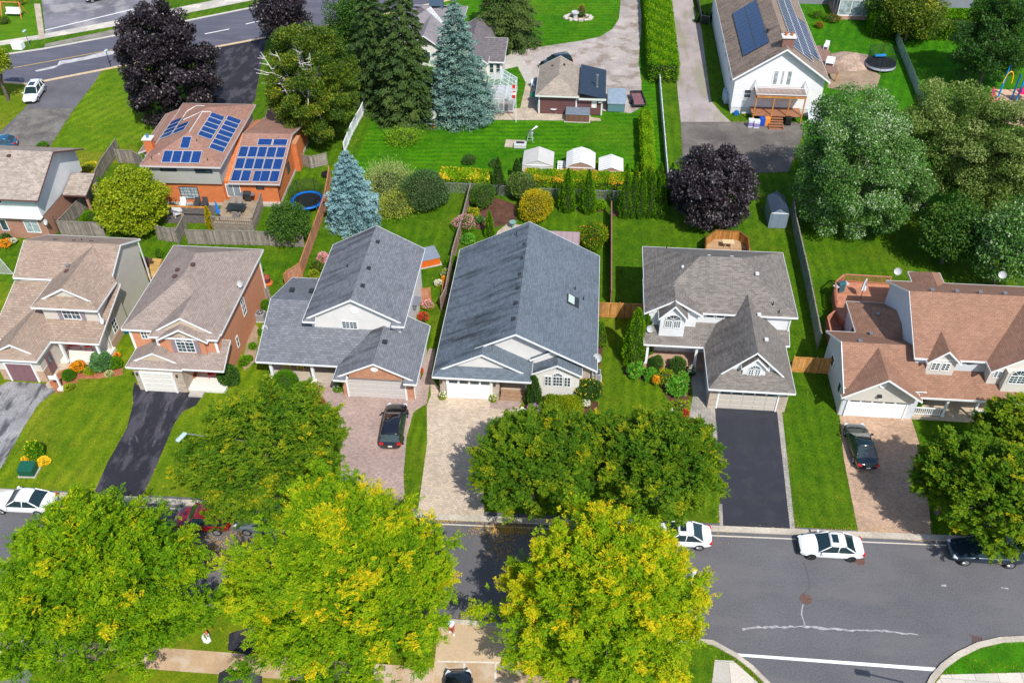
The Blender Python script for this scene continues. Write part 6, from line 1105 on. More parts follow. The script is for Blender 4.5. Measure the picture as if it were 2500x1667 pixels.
q = MB().lathe((p[0]+1.0, p[1]+1.0, .0), [(.02, 0), (.12, .04), (.17, .17), (.12, .29), (.02, .34)], 14); top('ball', q, WHITE, 'white ball beside the pale net', 'ball', smooth=True)
q = MB(); c_ = G(797, 431); q.lathe((c_[0], c_[1], 0), [(.5, 0), (.55, .45), (.45, .5)], 18); top('black_tub', q, BLK, 'black round tub at the far end of the salmon cedar fence', 'tub')
q = MB(); c_ = G(168, 538); q.lathe((c_[0], c_[1], 0), [(.35, 0), (.4, .7), (.2, .95)], 16); top('compost_bin', q, mk('bin_green', (.0, .2, .1), .4), 'green bin against the red brick wall', 'bin')
c_ = G(1067, 700)
fence('low wooden planter wall beside the bungalow eave', [(1078, 740), (1082, 702), (1095, 700)], .5, FB_C, WOODR, 'planter_wall')
# ============================================================ PERSON on the near sidewalk drive
def person():
    p = G(1103, 1546); r = thing('person', 'person in pale cap, white shirt and rust shorts walking on the near driveway edge', 'person', (p[0], p[1], 0.016), R(200), local=True)
    J = {'pel': (0, 0, .93), 'chest': (0, .03, 1.30), 'neck': (0, .05, 1.46), 'head': (0, .09, 1.60), 'ht': (0, .09, 1.70), 'lh': (-.10, 0, .90), 'lk': (-.11, .16, .50), 'la': (-.11, .02, .09), 'lt': (-.11, .2, .04), 'rh': (.10, 0, .90), 'rk': (.11, .02, .49), 'ra': (.11, -.26, .12), 'rt': (.11, -.12, .03), 'ls': (-.19, .03, 1.39), 'le': (-.26, -.08, 1.12), 'lw': (-.24, .08, .90), 'lf': (-.23, .13, .82), 'rs': (.19, .03, 1.39), 're': (.26, .02, 1.12), 'rw': (.25, .22, .97), 'rf': (.24, .29, .92)}
    E_ = [('pel', 'chest'), ('chest', 'neck'), ('neck', 'head'), ('head', 'ht'), ('pel', 'lh'), ('lh', 'lk'), ('lk', 'la'), ('la', 'lt'), ('pel', 'rh'), ('rh', 'rk'), ('rk', 'ra'), ('ra', 'rt'), ('chest', 'ls'), ('ls', 'le'), ('le', 'lw'), ('lw', 'lf'), ('chest', 'rs'), ('rs', 're'), ('re', 'rw'), ('rw', 'rf')]
    RD_ = {'pel': .14, 'chest': .15, 'neck': .06, 'head': .10, 'ht': .085, 'lh': .09, 'rh': .09, 'lk': .06, 'rk': .06, 'la': .045, 'ra': .045, 'lt': .04, 'rt': .04, 'ls': .065, 'rs': .065, 'le': .045, 're': .045, 'lw': .032, 'rw': .032, 'lf': .03, 'rf': .03}
    def skin(nm, ks, sc, m, root, extra=0):
        idx = {k: i for i, k in enumerate(ks)}; me = bpy.data.meshes.new(nm); me.from_pydata([J[k] for k in ks], [(idx[a], idx[b]) for a, b in E_ if a in idx and b in idx], []); me.materials.append(m); o = bpy.data.objects.new(nm, me); COL.objects.link(o); o.parent = r
        o.modifiers.new('s', 'SKIN'); 
        for i, k in enumerate(ks): me.skin_vertices[0].data[i].radius = (RD_[k]*sc+extra,)*2; me.skin_vertices[0].data[i].use_root = (k == root)
        u = o.modifiers.new('u', 'SUBSURF'); u.levels = 1; u.render_levels = 2; return o
    skin('body', list(J), 1, mk('skin', (.45, .26, .18), .6), 'pel'); skin('shirt', ['pel', 'chest', 'neck', 'ls', 'le', 'rs', 're'], 1.08, mk('white_shirt', (.7, .72, .76), .8), 'chest', .012); skin('shorts', ['pel', 'lh', 'lk', 'rh', 'rk'], 1.08, mk('rust_shorts', (.30, .06, .03), .8), 'pel', .02)
    for a, b in (('la', 'lt'), ('ra', 'rt')): A = Vector(J[a]); B = Vector(J[b]); MB().obox(tuple((A+B)/2+Vector((0, 0, -.02))), (.10, .27, .10)).build('shoe', WHITE, r, bevel=.03)
    MB().lathe((0, .09, 1.66), [(.115, 0), (.11, .06), (.06, .11), (.01, .125)], 16).obox((0, .22, 1.67), (.16, .14, .015)).build('cap', mk('pale_blue_cap', (.38, .5, .68), .7), r)
person()
# ============================================================ VEGETATION
def nz(v): return v/np.maximum(np.linalg.norm(v, axis=-1, keepdims=True), 1e-9)
def leafmesh(name, C, D, L, W, T, m, parent=None, droop=.25, up=.5, jit=.6):
    """C centres, D directions, L length, W width, T tint -> one mesh of small folded leaf quads"""
    n = len(C); D = nz(D+RNG.normal(0, .12, (n, 3))); ref = np.tile([0, 0, 1.0], (n, 1))+RNG.normal(0, jit, (n, 3)); N = nz(ref*up+nz(D)*.25); S = nz(np.cross(D, N)); N2 = np.cross(S, D)
    L = np.broadcast_to(L, (n,))[:, None]*RNG.uniform(.7, 1.3, (n, 1)); W = np.broadcast_to(W, (n,))[:, None]*RNG.uniform(.7, 1.3, (n, 1))
    base = C-D*L*.5; tip = C+D*L*.5-N2*L*droop; mid = C
    V = np.empty((n, 4, 3)); V[:, 0] = base; V[:, 1] = mid+S*W*.5-N2*W*.12; V[:, 2] = tip; V[:, 3] = mid-S*W*.5-N2*W*.12
    me = bpy.data.meshes.new(name); me.vertices.add(4*n); me.vertices.foreach_set('co', V.reshape(-1).astype(np.float32)); me.loops.add(4*n); me.loops.foreach_set('vertex_index', np.arange(4*n, dtype=np.int32))
    me.polygons.add(n); me.polygons.foreach_set('loop_start', np.arange(0, 4*n, 4, dtype=np.int32)); me.update(calc_edges=True)
    a = me.attributes.new('tint', 'FLOAT', 'FACE'); a.data.foreach_set('value', np.clip(np.broadcast_to(T, (n,)), 0, 1).astype(np.float32)); me.materials.append(m)
    o = bpy.data.objects.new(name, me); COL.objects.link(o)
    if parent: o.parent = parent
    return o
def sph(n, zmin=-1.0):
    z = RNG.uniform(zmin, 1, n); t = RNG.uniform(0, 2*np.pi, n); r = np.sqrt(1-z*z); return np.stack([r*np.cos(t), r*np.sin(t), z], -1)
def fib(n, zmin=-.5):
    i = np.arange(n)+.5; z = 1-(1-zmin)*i/n; t = i*2.39996; r = np.sqrt(np.maximum(0, 1-z*z)); return np.stack([r*np.cos(t), r*np.sin(t), z], -1)
def lumpf(d, k=5, seed=0):
    rg = np.random.default_rng(seed); f = np.zeros(len(d))
    for _ in range(k): w_ = rg.normal(0, 2.6, 3); f += np.sin(d@w_+rg.uniform(0, 6.3))
    return f/k
mk('dark_core', (.03, .045, .012), .95); BARK = mk('bark', (.13, .10, .08), .9, 5, .35); BARKP = mk('pale_bark', (.60, .57, .54), .8, 6, .3)  # dark colour for the solid cores added inside shrubs and hedges
# tint ramps (leaf colours): real colour of the leaves, green to yellow
L_HON = foliage('honey_leaf', [(0, (.03, .11, .004)), (.35, (.10, .24, .005)), (.62, (.25, .40, .006)), (.82, (.48, .50, .008)), (1, (.74, .54, .012))], .38, .7, .15)
L_LIN = foliage('linden_leaf', [(0, (.02, .075, .004)), (.5, (.075, .18, .006)), (.8, (.22, .31, .008)), (1, (.50, .42, .008))], .35, .7, .2)
L_DK = foliage('dark_leaf', [(0, (.012, .055, .008)), (.5, (.035, .11, .010)), (1, (.11, .20, .015))], .25)
L_MAP = foliage('silver_maple_leaf', [(0, (.018, .075, .018)), (.5, (.06, .16, .025)), (.8, (.16, .32, .06)), (1, (.50, .60, .40))], .3, .6, .2)
L_WIL = foliage('olive_leaf', [(0, (.02, .06, .014)), (.5, (.08, .15, .02)), (.8, (.20, .28, .06)), (1, (.38, .44, .17))], .3, .7, .15)
L_PUR = foliage('purple_leaf', [(0, (.010, .007, .009)), (.5, (.022, .014, .018)), (.85, (.055, .04, .05)), (1, (.12, .10, .12))], .1, .45, .45)
L_YG = foliage('yellow_green_leaf', [(0, (.09, .16, .003)), (.5, (.26, .34, .004)), (1, (.50, .50, .008))], .3)
L_SPR = foliage('spruce_needle', [(0, (.010, .032, .008)), (.5, (.030, .070, .012)), (1, (.085, .13, .022))], .1, .7)
L_BLU = foliage('blue_spruce_needle', [(0, (.06, .13, .13)), (.5, (.16, .30, .32)), (1, (.36, .55, .58))], .1, .6)
L_BLG = foliage('grey_blue_needle', [(0, (.04, .10, .09)), (.5, (.13, .24, .21)), (.85, (.28, .42, .36)), (1, (.36, .30, .18))], .1, .6)
L_ARB = foliage('cedar_scale', [(0, (.025, .10, .003)), (.5, (.08, .22, .004)), (1, (.22, .38, .008))], .2, .8, .1)
L_BIR = foliage('birch_leaf', [(0, (.035, .085, .006)), (.5, (.10, .17, .010)), (.85, (.24, .29, .014)), (1, (.45, .38, .02))], .35)
L_YEL = foliage('yellow_leaf', [(0, (.12, .17, .003)), (.5, (.38, .34, .004)), (1, (.70, .48, .008))], .3)
def limbs(mb, base, top_, R_, n, r0, seed, ends=None):
    rg = np.random.default_rng(seed); b = Vector(base); t = Vector(top_); mb.tube(tuple(b), tuple(b.lerp(t, .45)), r0, r0*.72, 8); mb.tube(tuple(b.lerp(t, .45)), tuple(t), r0*.72, r0*.2, 7)
    for i in range(n):
        e = Vector(ends[i]) if ends is not None else t; s = b.lerp(t, rg.uniform(.28, .75)); m_ = s.lerp(e, .5)+Vector((0, 0, .12*R_)); mb.tube(tuple(s), tuple(m_), r0*.36, r0*.22, 5); mb.tube(tuple(m_), tuple(e), r0*.22, r0*.05, 5)
def broad(label, px, py, rpx, zc, m, leaf=(.30, .13), n=40000, tips=170, hy=.75, tint=(.45, .16), yel=0.0, yel_dir=None, lump=.16, spray=True, bark=BARK, name='street_tree', cat='tree', group=None, seed=1, cl=.2, plume=0, cone=0, open_=0.0, rx=None, low=-.55, trunkr=.22, outw=.5, drp=.3, zb=0.0):
    C0 = np.array(G(px, py, zc)); dep = (C0-CP)@FWD; R_ = rpx/(F/dep); RR = np.array([rx if rx else R_, R_, R_*hy]) if rx is None else np.array([rpx/(F/dep), rx, R_*hy])
    rg = np.random.default_rng(seed)
    r = thing(name, label, cat, (C0[0], C0[1], zb), 0, group); off = C0-np.array([C0[0], C0[1], zb])
    d = fib(tips, low); d = nz(d+rg.normal(0, .10, d.shape)); rad = .80+lump*lumpf(d, 6, seed)+rg.uniform(-.12, .12, tips); inner = rg.random(tips) < .22; rad[inner] *= rg.uniform(.45, .8, inner.sum())
    if open_: keep = rg.random(tips) > open_; d = d[keep]; rad = rad[keep]; tips = len(d)
    if plume: sh_ = rg.random(tips) < .18; rad[sh_] += rg.uniform(.08, .2, sh_.sum())
    TP = d*rad[:, None]*RR; TP[:, :2] *= (1-cone*np.clip(d[:, 2:3]+.1, -.2, 1)); ctint = tint[0]+rg.normal(0, tint[1]*.55, tips)
    yp = (rg.random(tips) < yel)
    if yel_dir is not None: yp = yp & ((d@nz(np.array(yel_dir, float)[None])[0]) > -.2)
    ends = [tuple(TP[i]*.92+C0) for i in rg.choice(tips, min(tips, 42), replace=False)]
    tb = MB(); limbs(tb, (C0[0], C0[1], zb), (C0[0], C0[1], zc+RR[2]*.35), R_, len(ends), trunkr, seed, ends); tb.build('trunk', bark, r)
    cr = cl*R_*np.sqrt(170/tips)*1.15
    if spray:
        k = 12; ns = n//k; ti = rg.integers(0, tips, ns); st = TP[ti]+sph(ns)*cr*rg.random((ns, 1))**.4*np.array([1, 1, .75])
        if plume:
            pd_ = nz(d*np.array([1, 1, .6])+np.array([0, 0, .55])+rg.normal(0, .22, d.shape)); pl = R_*rg.uniform(.22, .5, tips)*plume; uu = rg.random(ns)**.8; wd = (.04+.13*(1-uu))*R_
            st = TP[ti]-pd_[ti]*((1-uu)*pl[ti]-.25*pl[ti])[:, None]+rg.normal(0, 1, (ns, 3))*wd[:, None]*np.array([1, 1, .6])*.62
        sd = nz((pd_[ti]*.9 if plume else d[ti]*outw)+np.array([0, 0, .12])+rg.normal(0, .55, (ns, 3))*np.array([1, 1, .55])); sl_ = rg.uniform(.55, 1.25, ns)*leaf[0]*3.0
        u = (np.arange(k)+.5)/k; P = st[:, None]+sd[:, None]*(u[None, :, None]*sl_[:, None, None])-np.array([0, 0, 1.])*(u[None, :, None]**2*.25*sl_[:, None, None])
        side = nz(np.cross(sd, np.array([0, 0, 1.]))); sg = np.where(np.arange(k) % 2, 1., -1.)
        D = sd[:, None]*.6+side[:, None]*sg[None, :, None]*.9; P = P+side[:, None]*sg[None, :, None]*leaf[0]*.35
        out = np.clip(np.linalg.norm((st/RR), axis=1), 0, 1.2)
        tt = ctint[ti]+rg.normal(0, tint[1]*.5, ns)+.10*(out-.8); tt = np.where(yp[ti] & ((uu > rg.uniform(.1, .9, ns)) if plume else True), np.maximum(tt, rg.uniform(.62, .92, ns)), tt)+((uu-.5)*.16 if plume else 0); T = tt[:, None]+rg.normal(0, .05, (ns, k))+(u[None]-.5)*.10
        C = P.reshape(-1, 3); D = D.reshape(-1, 3); T = T.reshape(-1)
    else:
        ti = rg.integers(0, tips, n); C = TP[ti]+sph(n)*cr*rg.random((n, 1))**.33*np.array([1, 1, .7]); D = nz(d[ti]*outw+rg.normal(0, .7, (n, 3))); T = ctint[ti]+rg.normal(0, tint[1], n); T = np.where(yp[ti], np.maximum(T, rg.uniform(.75, 1, n)), T)
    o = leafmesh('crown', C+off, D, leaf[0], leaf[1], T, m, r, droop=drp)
    return r
def conifer(label, px, py, pyt, rpx, m, n=16000, tiers=16, leaf=(.34, .12), name='spruce_tree', bark=BARK, tint=(.45, .2), seed=2, base=.03, shape=.85, up=.15, group=None, nb=13, H_=None, cat='tree', xy=None, fluff=1.0):
    x, y = xy if xy else G(px, py)[:2]; Ht = H_ or hz(x, y, pyt); dep = (np.array([x, y, Ht*.25])-CP)@FWD; R_ = rpx/(F/dep); rg = np.random.default_rng(seed)
    r = thing(name, label, cat, (x, y, 0), 0, group); MB().tube((x, y, 0), (x, y, Ht*.97), .03*Ht*.6, .02, 8).build('trunk', bark, r)
    Cs = []; Ds = []; Ts = []
    for t in range(tiers):
        f = (t+.5)/tiers; zt = Ht*(base+(1-base)*f); rt = R_*(1-f)**shape*(1+rg.uniform(-.08, .08)); nbr = max(4, int(nb*(1-f*.6))); nn = int(n/tiers*2*(1-f)+60)
        ang = rg.uniform(0, 6.28)+np.arange(nbr)*2*np.pi/nbr+rg.normal(0, .12, nbr); bi = rg.integers(0, nbr, nn); bl = rt*(1+rg.normal(0, .10, nbr)); bt = rg.normal(0, tint[1]*.4, nbr)
        s = rg.random(nn)**.55; wd = (.10+.22*(1-s))*rt*rg.normal(0, 1, nn)*.75*fluff; a = ang[bi]; rr = s*bl[bi]
        P = np.stack([x+rr*np.cos(a)-wd*np.sin(a), y+rr*np.sin(a)+wd*np.cos(a), zt-.10*rr-.18*rr*rr/max(rt, .3)*(.9 if up < .1 else .5)+rg.normal(0, .055*Ht/tiers*1.8, nn)], -1)
        D = np.stack([np.cos(a)+rg.normal(0, .45, nn), np.sin(a)+rg.normal(0, .45, nn), np.full(nn, up)+rg.normal(0, .25, nn)], -1)
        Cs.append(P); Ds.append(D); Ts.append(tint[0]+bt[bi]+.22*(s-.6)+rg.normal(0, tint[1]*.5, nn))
    # dense apex
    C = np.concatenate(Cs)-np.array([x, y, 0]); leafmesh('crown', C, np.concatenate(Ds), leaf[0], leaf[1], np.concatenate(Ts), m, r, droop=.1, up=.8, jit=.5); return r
def column(label, px, py, pyt, rpx, m=L_ARB, n=3500, leaf=(.20, .09), tint=(.5, .18), name='arborvitae', group=None, seed=3, taper=.9, cat='shrub', H_=None, xy=None, pw=.7):
    x, y = xy if xy else G(px, py)[:2]; Ht = H_ or hz(x, y, pyt); dep = (np.array([x, y, Ht*.3])-CP)@FWD; R_ = rpx/(F/dep); rg = np.random.default_rng(seed); r = thing(name, label, cat, (x, y, 0), 0, group)
    prof = lambda f: R_*np.clip(1-f, 0, 1)**pw*np.minimum(1, .72+f*1.6)
    V = []; nn = 10; fs = [0, .1, .3, .5, .7, .85, .95]
    cb = MB(); cb.lathe((x, y, 0), [(float(prof(np.array(f)))*.72+.01, f*Ht*.95) for f in fs], nn); cb.build('foliage_core', mk('dark_core', ()), r)  # added solid dark core, keeps the cone from being see-through
    f = rg.random(n)**1.25; a = rg.uniform(0, 6.283, n); k = 1+.10*np.sin(a*5+f*9+seed)+.08*np.sin(a*9-f*17); rr = prof(f)*k*rg.uniform(.80, 1.06, n)
    P = np.stack([rr*np.cos(a), rr*np.sin(a), f*Ht+.03], -1); D = np.stack([.5*np.cos(a), .5*np.sin(a), np.full(n, 1.0)], -1)+rg.normal(0, .35, (n, 3)); T = tint[0]+.16*np.sin(a*5+f*9+seed)+rg.normal(0, tint[1]*.7, n)
    leafmesh('foliage', P, D, leaf[0], leaf[1], T, m, r, droop=.05, up=.3, jit=.9); return r
def shrub(label, px, py, rpx, m=L_DK, n=1800, hy=.8, leaf=(.16, .09), tint=(.5, .2), name='garden_shrub', cat='shrub', group=None, seed=4, flowers=None, fl=.0, ry=None, lump=.16, zc=None, core=True, wild=.10, h=None):
    """px,py: middle of the visible mass"""
    dep0 = (np.array(G(px, py))-CP)@FWD; R_ = rpx/(F/dep0); hz_ = h/2 if h else R_*hy; C0 = np.array(G(px, py, hz_)); rg = np.random.default_rng(seed); RR = np.array([R_, ry*R_ if ry else R_, hz_]); r = thing(name, label, cat, (C0[0], C0[1], 0), 0, group)
    if core:
        cb = MB(); cb.lathe((C0[0], C0[1], 0), [(R_*.4, 0), (R_*.76, hz_*.5), (R_*.78, hz_), (R_*.55, hz_*1.5), (.05, hz_*1.75)], 12)
        if ry: cb.v = [(a, C0[1]+(b-C0[1])*ry, c) for a, b, c in cb.v]
        cb.build('foliage_core', mk('dark_core', ()), r)  # added dark filler body under the leaves to prevent see-through
    d = sph(n, -.55); rad = 1+lump*2*lumpf(d, 6, seed)+rg.uniform(-.22, .05, n)+wild*np.abs(rg.normal(0, 1, n))*.35; P = d*rad[:, None]*RR+np.array([0, 0, hz_]); P[:, 2] = np.maximum(P[:, 2], .05)
    D = d*.8+np.array([0, 0, .4])+rg.normal(0, .5, (n, 3)); T = tint[0]+.2*lumpf(d, 4, seed+9)+rg.normal(0, tint[1]*.7, n); leafmesh('foliage', P, D, leaf[0], leaf[1], T, m, r, droop=.15, up=.6, jit=.6)
    if flowers:
        k = int(n*fl*.55); d2 = sph(k, .0); P2 = d2*(1.02+lump*2*lumpf(d2, 6, seed)+rg.uniform(-.05, .15, k))[:, None]*RR+np.array([0, 0, hz_+.03]); leafmesh('flowers', P2, d2+rg.normal(0, .6, (k, 3)), .12, .10, rg.random(k), flowers, r, droop=.0, up=1.2, jit=.4)
    return r
def flw(name, a, b): return foliage(name, [(0, a), (1, b)], .2)
F_OR = flw('orange_flower', (.75, .16, .01), (.85, .38, .01)); F_YE = flw('yellow_flower', (.75, .45, .01), (.85, .65, .03)); F_PK = flw('pink_flower', (.65, .12, .25), (.8, .45, .5)); F_RD = flw('red_flower', (.55, .01, .02), (.75, .06, .04)); F_WH = flw('white_flower', (.7, .65, .5), (.85, .85, .8)); F_PU = flw('purple_flower', (.3, .1, .45), (.5, .25, .6))
# ---- near street trees
NEAR = 'big yellow green street trees along the near kerb'
broad('large green street tree at the bottom left with few yellow tips', 262, 1430, 280, 6.0, L_HON, (.19, .075), 215000, 250, .98, (.46, .15), .06, None, .22, seed=11, group=NEAR, low=-.15, plume=1, cone=.5)
broad('broad yellow green street tree, second from the bottom left', 848, 1432, 306, 6.4, L_HON, (.19, .075), 250000, 280, .98, (.51, .15), .16, None, .22, seed=22, group=NEAR, low=-.15, plume=1, cone=.5)
broad('brightest golden yellow street tree right of the pale near driveway', 1478, 1472, 262, 6.2, L_HON, (.19, .075), 235000, 265, 1.05, (.57, .15), .36, None, .22, seed=33, group=NEAR, low=-.15, plume=1, cone=.55)
MID = 'green street trees on the far boulevard'
broad('green boulevard tree covering the pink driveway edge', 652, 1118, 214, 4.8, L_LIN, (.18, .085), 90000, 200, .66, (.56, .15), .12, None, .18, seed=44, group=MID, low=-.3, plume=.9)
broad('dark green boulevard tree beside the cream paver driveway', 1300, 1125, 152, 4.6, L_LIN, (.18, .085), 76000, 180, .74, (.49, .15), .06, None, .18, seed=55, group=MID, low=-.35, plume=.8)
broad('green boulevard tree left of the new black driveway', 1615, 1130, 152, 4.6, L_LIN, (.18, .085), 76000, 180, .74, (.52, .15), .08, None, .18, seed=66, group=MID, low=-.35, plume=.8)
broad('green boulevard tree in the gap between its two dark neighbours', 1460, 1085, 100, 4.4, L_LIN, (.18, .085), 34000, 110, .66, (.54, .14), .08, None, .16, seed=67, group=MID, low=-.4, plume=.8)
broad('boulevard tree shading the tan driveway, nearest the dark sedan', 2335, 1150, 108, 4.8, L_LIN, (.18, .095), 48000, 140, .9, (.48, .14), .05, None, .2, seed=77, group=MID, low=-.5, plume=.8)
broad('boulevard tree at the right edge over the minivan', 2450, 1215, 138, 5.6, L_LIN, (.18, .095), 66000, 170, .9, (.55, .14), .10, None, .2, seed=78, group=MID, low=-.5, plume=.8); broad('bright boulevard tree in front of the white porch at the right edge', 2460, 1050, 84, 4.2, L_LIN, (.18, .095), 30000, 100, .95, (.62, .14), .10, None, .2, seed=79, group=MID, low=-.5, plume=.9)
# ---- back lot trees
broad('big silver leaved maple behind the dark green fence', 2100, 400, 165, 6.6, L_MAP, (.21, .13), 100000, 200, 1.18, (.66, .19), .0, None, .34, seed=81, spray=False, name='maple_tree', cl=.17, trunkr=.3, low=-.7)
broad('olive green maple to the right of the silver leaved one', 2305, 360, 125, 7.4, L_WIL, (.21, .12), 60000, 140, 1.25, (.66, .19), .0, None, .36, seed=82, spray=False, name='maple_tree', cl=.17, low=-.7)
broad('pale olive tree at the right edge below the playground', 2450, 400, 130, 8.2, L_WIL, (.21, .12), 66000, 140, 1.3, (.72, .19), .0, None, .36, seed=83, spray=False, name='maple_tree', cl=.17, low=-.8)
broad('lower tree at the right edge behind the satellite dishes', 2470, 590, 95, 5.4, L_MAP, (.26, .16), 16000, 90, 1.1, (.6, .2), .0, None, .3, seed=84, spray=False, name='maple_tree', cl=.2, low=-.8); broad('shaded tree between the big maple and the right edge', 2330, 560, 85, 4.2, L_DK, (.26, .16), 12000, 80, .8, (.55, .2), .0, None, .2, seed=85, spray=False, name='maple_tree', cl=.2, low=-.7)
broad('huge dark purple maple beside the main road', 412, 165, 120, 7.0, L_PUR, (.32, .2), 56000, 210, 1.55, (.5, .24), .0, None, .14, seed=91, spray=False, name='purple_maple', cl=.17, low=-.8, trunkr=.35)
broad('dark purple maple behind the octagonal deck', 1738, 455, 100, 4.6, L_PUR, (.27, .17), 34000, 150, 1.05, (.60, .24), .0, None, .2, seed=92, spray=False, name='purple_maple', cl=.18, low=-.8)
broad('dark purple maple peeking out behind the birch', 690, 35, 62, 6.0, L_PUR, (.32, .2), 12000, 70, 1.1, (.5, .24), .0, None, .2, seed=93, spray=False, name='purple_maple', cl=.2, low=-.7)
b_ = broad('tall birch with bare white branches above the white vinyl fence', 758, 215, 116, 7.2, L_BIR, (.26, .13), 64000, 210, 1.5, (.42, .22), .05, None, .22, seed=94, spray=False, name='birch_tree', bark=BARKP, cl=.165, low=-.8, trunkr=.3, open_=.10)
rg = np.random.default_rng(9); q = MB(); C0 = np.array(G(755, 205, 7.4))
for bx, by in ((-1.8, .5), (1.6, -.2), (.2, 1.5), (-3.2, -.5)):
    s = Vector((C0[0]+bx*.4, C0[1]+by*.4-1, 4)); e = Vector((C0[0]+bx*1.15, C0[1]-3.6+by*.3, C0[2]+5.4)); q.tube(tuple(s), tuple(e), .12, .04, 6)
    for k in range(9): p0 = s.lerp(e, .45+.06*k); dd = Vector((rg.normal(0, 1), -abs(rg.normal(.5, .5)), rg.uniform(.1, .9)))*rg.uniform(.6, 1.3); q.tube(tuple(p0), tuple(p0+dd), .06, .025, 5); p1 = p0+dd*.6; q.tube(tuple(p1), tuple(p1+Vector((rg.normal(0, .7), -.4, rg.uniform(.2, .7)))), .035, .015, 4)
q.build('bare_branches', BARKP, b_)
broad('bright yellow green maple behind the beige house', 322, 495, 84, 3.2, L_YG, (.24, .17), 26000, 110, .95, (.5, .2), .0, None, .16, seed=95, spray=False, name='small_maple', cl=.2, low=-.8, rx=None)
broad('small dark linden in front of the grey fence', 704, 545, 53, 2.4, L_DK, (.17, .11), 13000, 90, .95, (.62, .2), .06, None, .16, seed=96, spray=False, name='linden_tree', cl=.2, low=-.7, zb=0)
broad('dark green tree crowding the top edge left of the tall spruces', 868, 60, 70, 6.0, L_DK, (.3, .17), 14000, 90, 1.3, (.6, .2), .0, None, .25, seed=97, spray=False, name='ash_tree', cl=.2, low=-.8); broad('olive tree at the top edge above the trampoline lawn', 2230, 25, 75, 4.5, L_BIR, (.3, .17), 15000, 90, .9, (.42, .2), .10, None, .2, seed=98, spray=False, name='hedge_tree', cl=.2, low=-.7)
broad('green tree clump at the top edge right of the sunroom', 2160, 15, 45, 3.0, L_DK, (.28, .16), 8000, 60, .9, (.8, .2), .0, None, .2, seed=99, spray=False, name='hedge_tree', cl=.2, low=-.7); broad('leafy branch reaching in at the left edge by the main road', -18, 150, 38, 5.5, L_YG, (.26, .15), 5000, 40, .9, (.4, .2), .0, None, .2, seed=100, spray=False, name='roadside_tree', cl=.2, low=-.7)
broad('large dark tree at the top right corner', 2430, 95, 92, 6.5, L_DK, (.3, .17), 26000, 130, 1.35, (.42, .2), .0, None, .25, seed=101, spray=False, name='shade_tree', cl=.17, low=-.8)
# ---- conifers
conifer('tall dark spruce with drooping boughs left of the blue spruce', 1000, 292, -30, 88, L_SPR, 34000, 20, (.42, .14), tint=(.6, .25), seed=5, shape=.62, up=-.35, nb=12, H_=19.5)
conifer('second dark spruce behind, crowding the white vinyl fence', 925, 255, -30, 72, L_SPR, 18000, 18, (.42, .14), tint=(.52, .25), seed=6, shape=.6, up=-.3, nb=12, H_=18)
conifer('large grey blue spruce beside the greenhouse', 1122, 282, -8, 98, L_BLG, 46000, 22, (.30, .13), tint=(.52, .22), seed=7, shape=.68, up=.2, nb=15)
conifer('bright silver blue spruce between the cedar fence and the dark shrub', 867, 545, 366, 74, L_BLU, 34000, 16, (.22, .10), tint=(.55, .2), seed=8, shape=.62, up=.25, nb=17)
conifer('dark spruce at the top edge above the gravel drive', 1235, 105, -60, 92, L_SPR, 24000, 18, (.42, .14), tint=(.75, .25), seed=9, shape=.6, up=-.25, nb=12, H_=15)
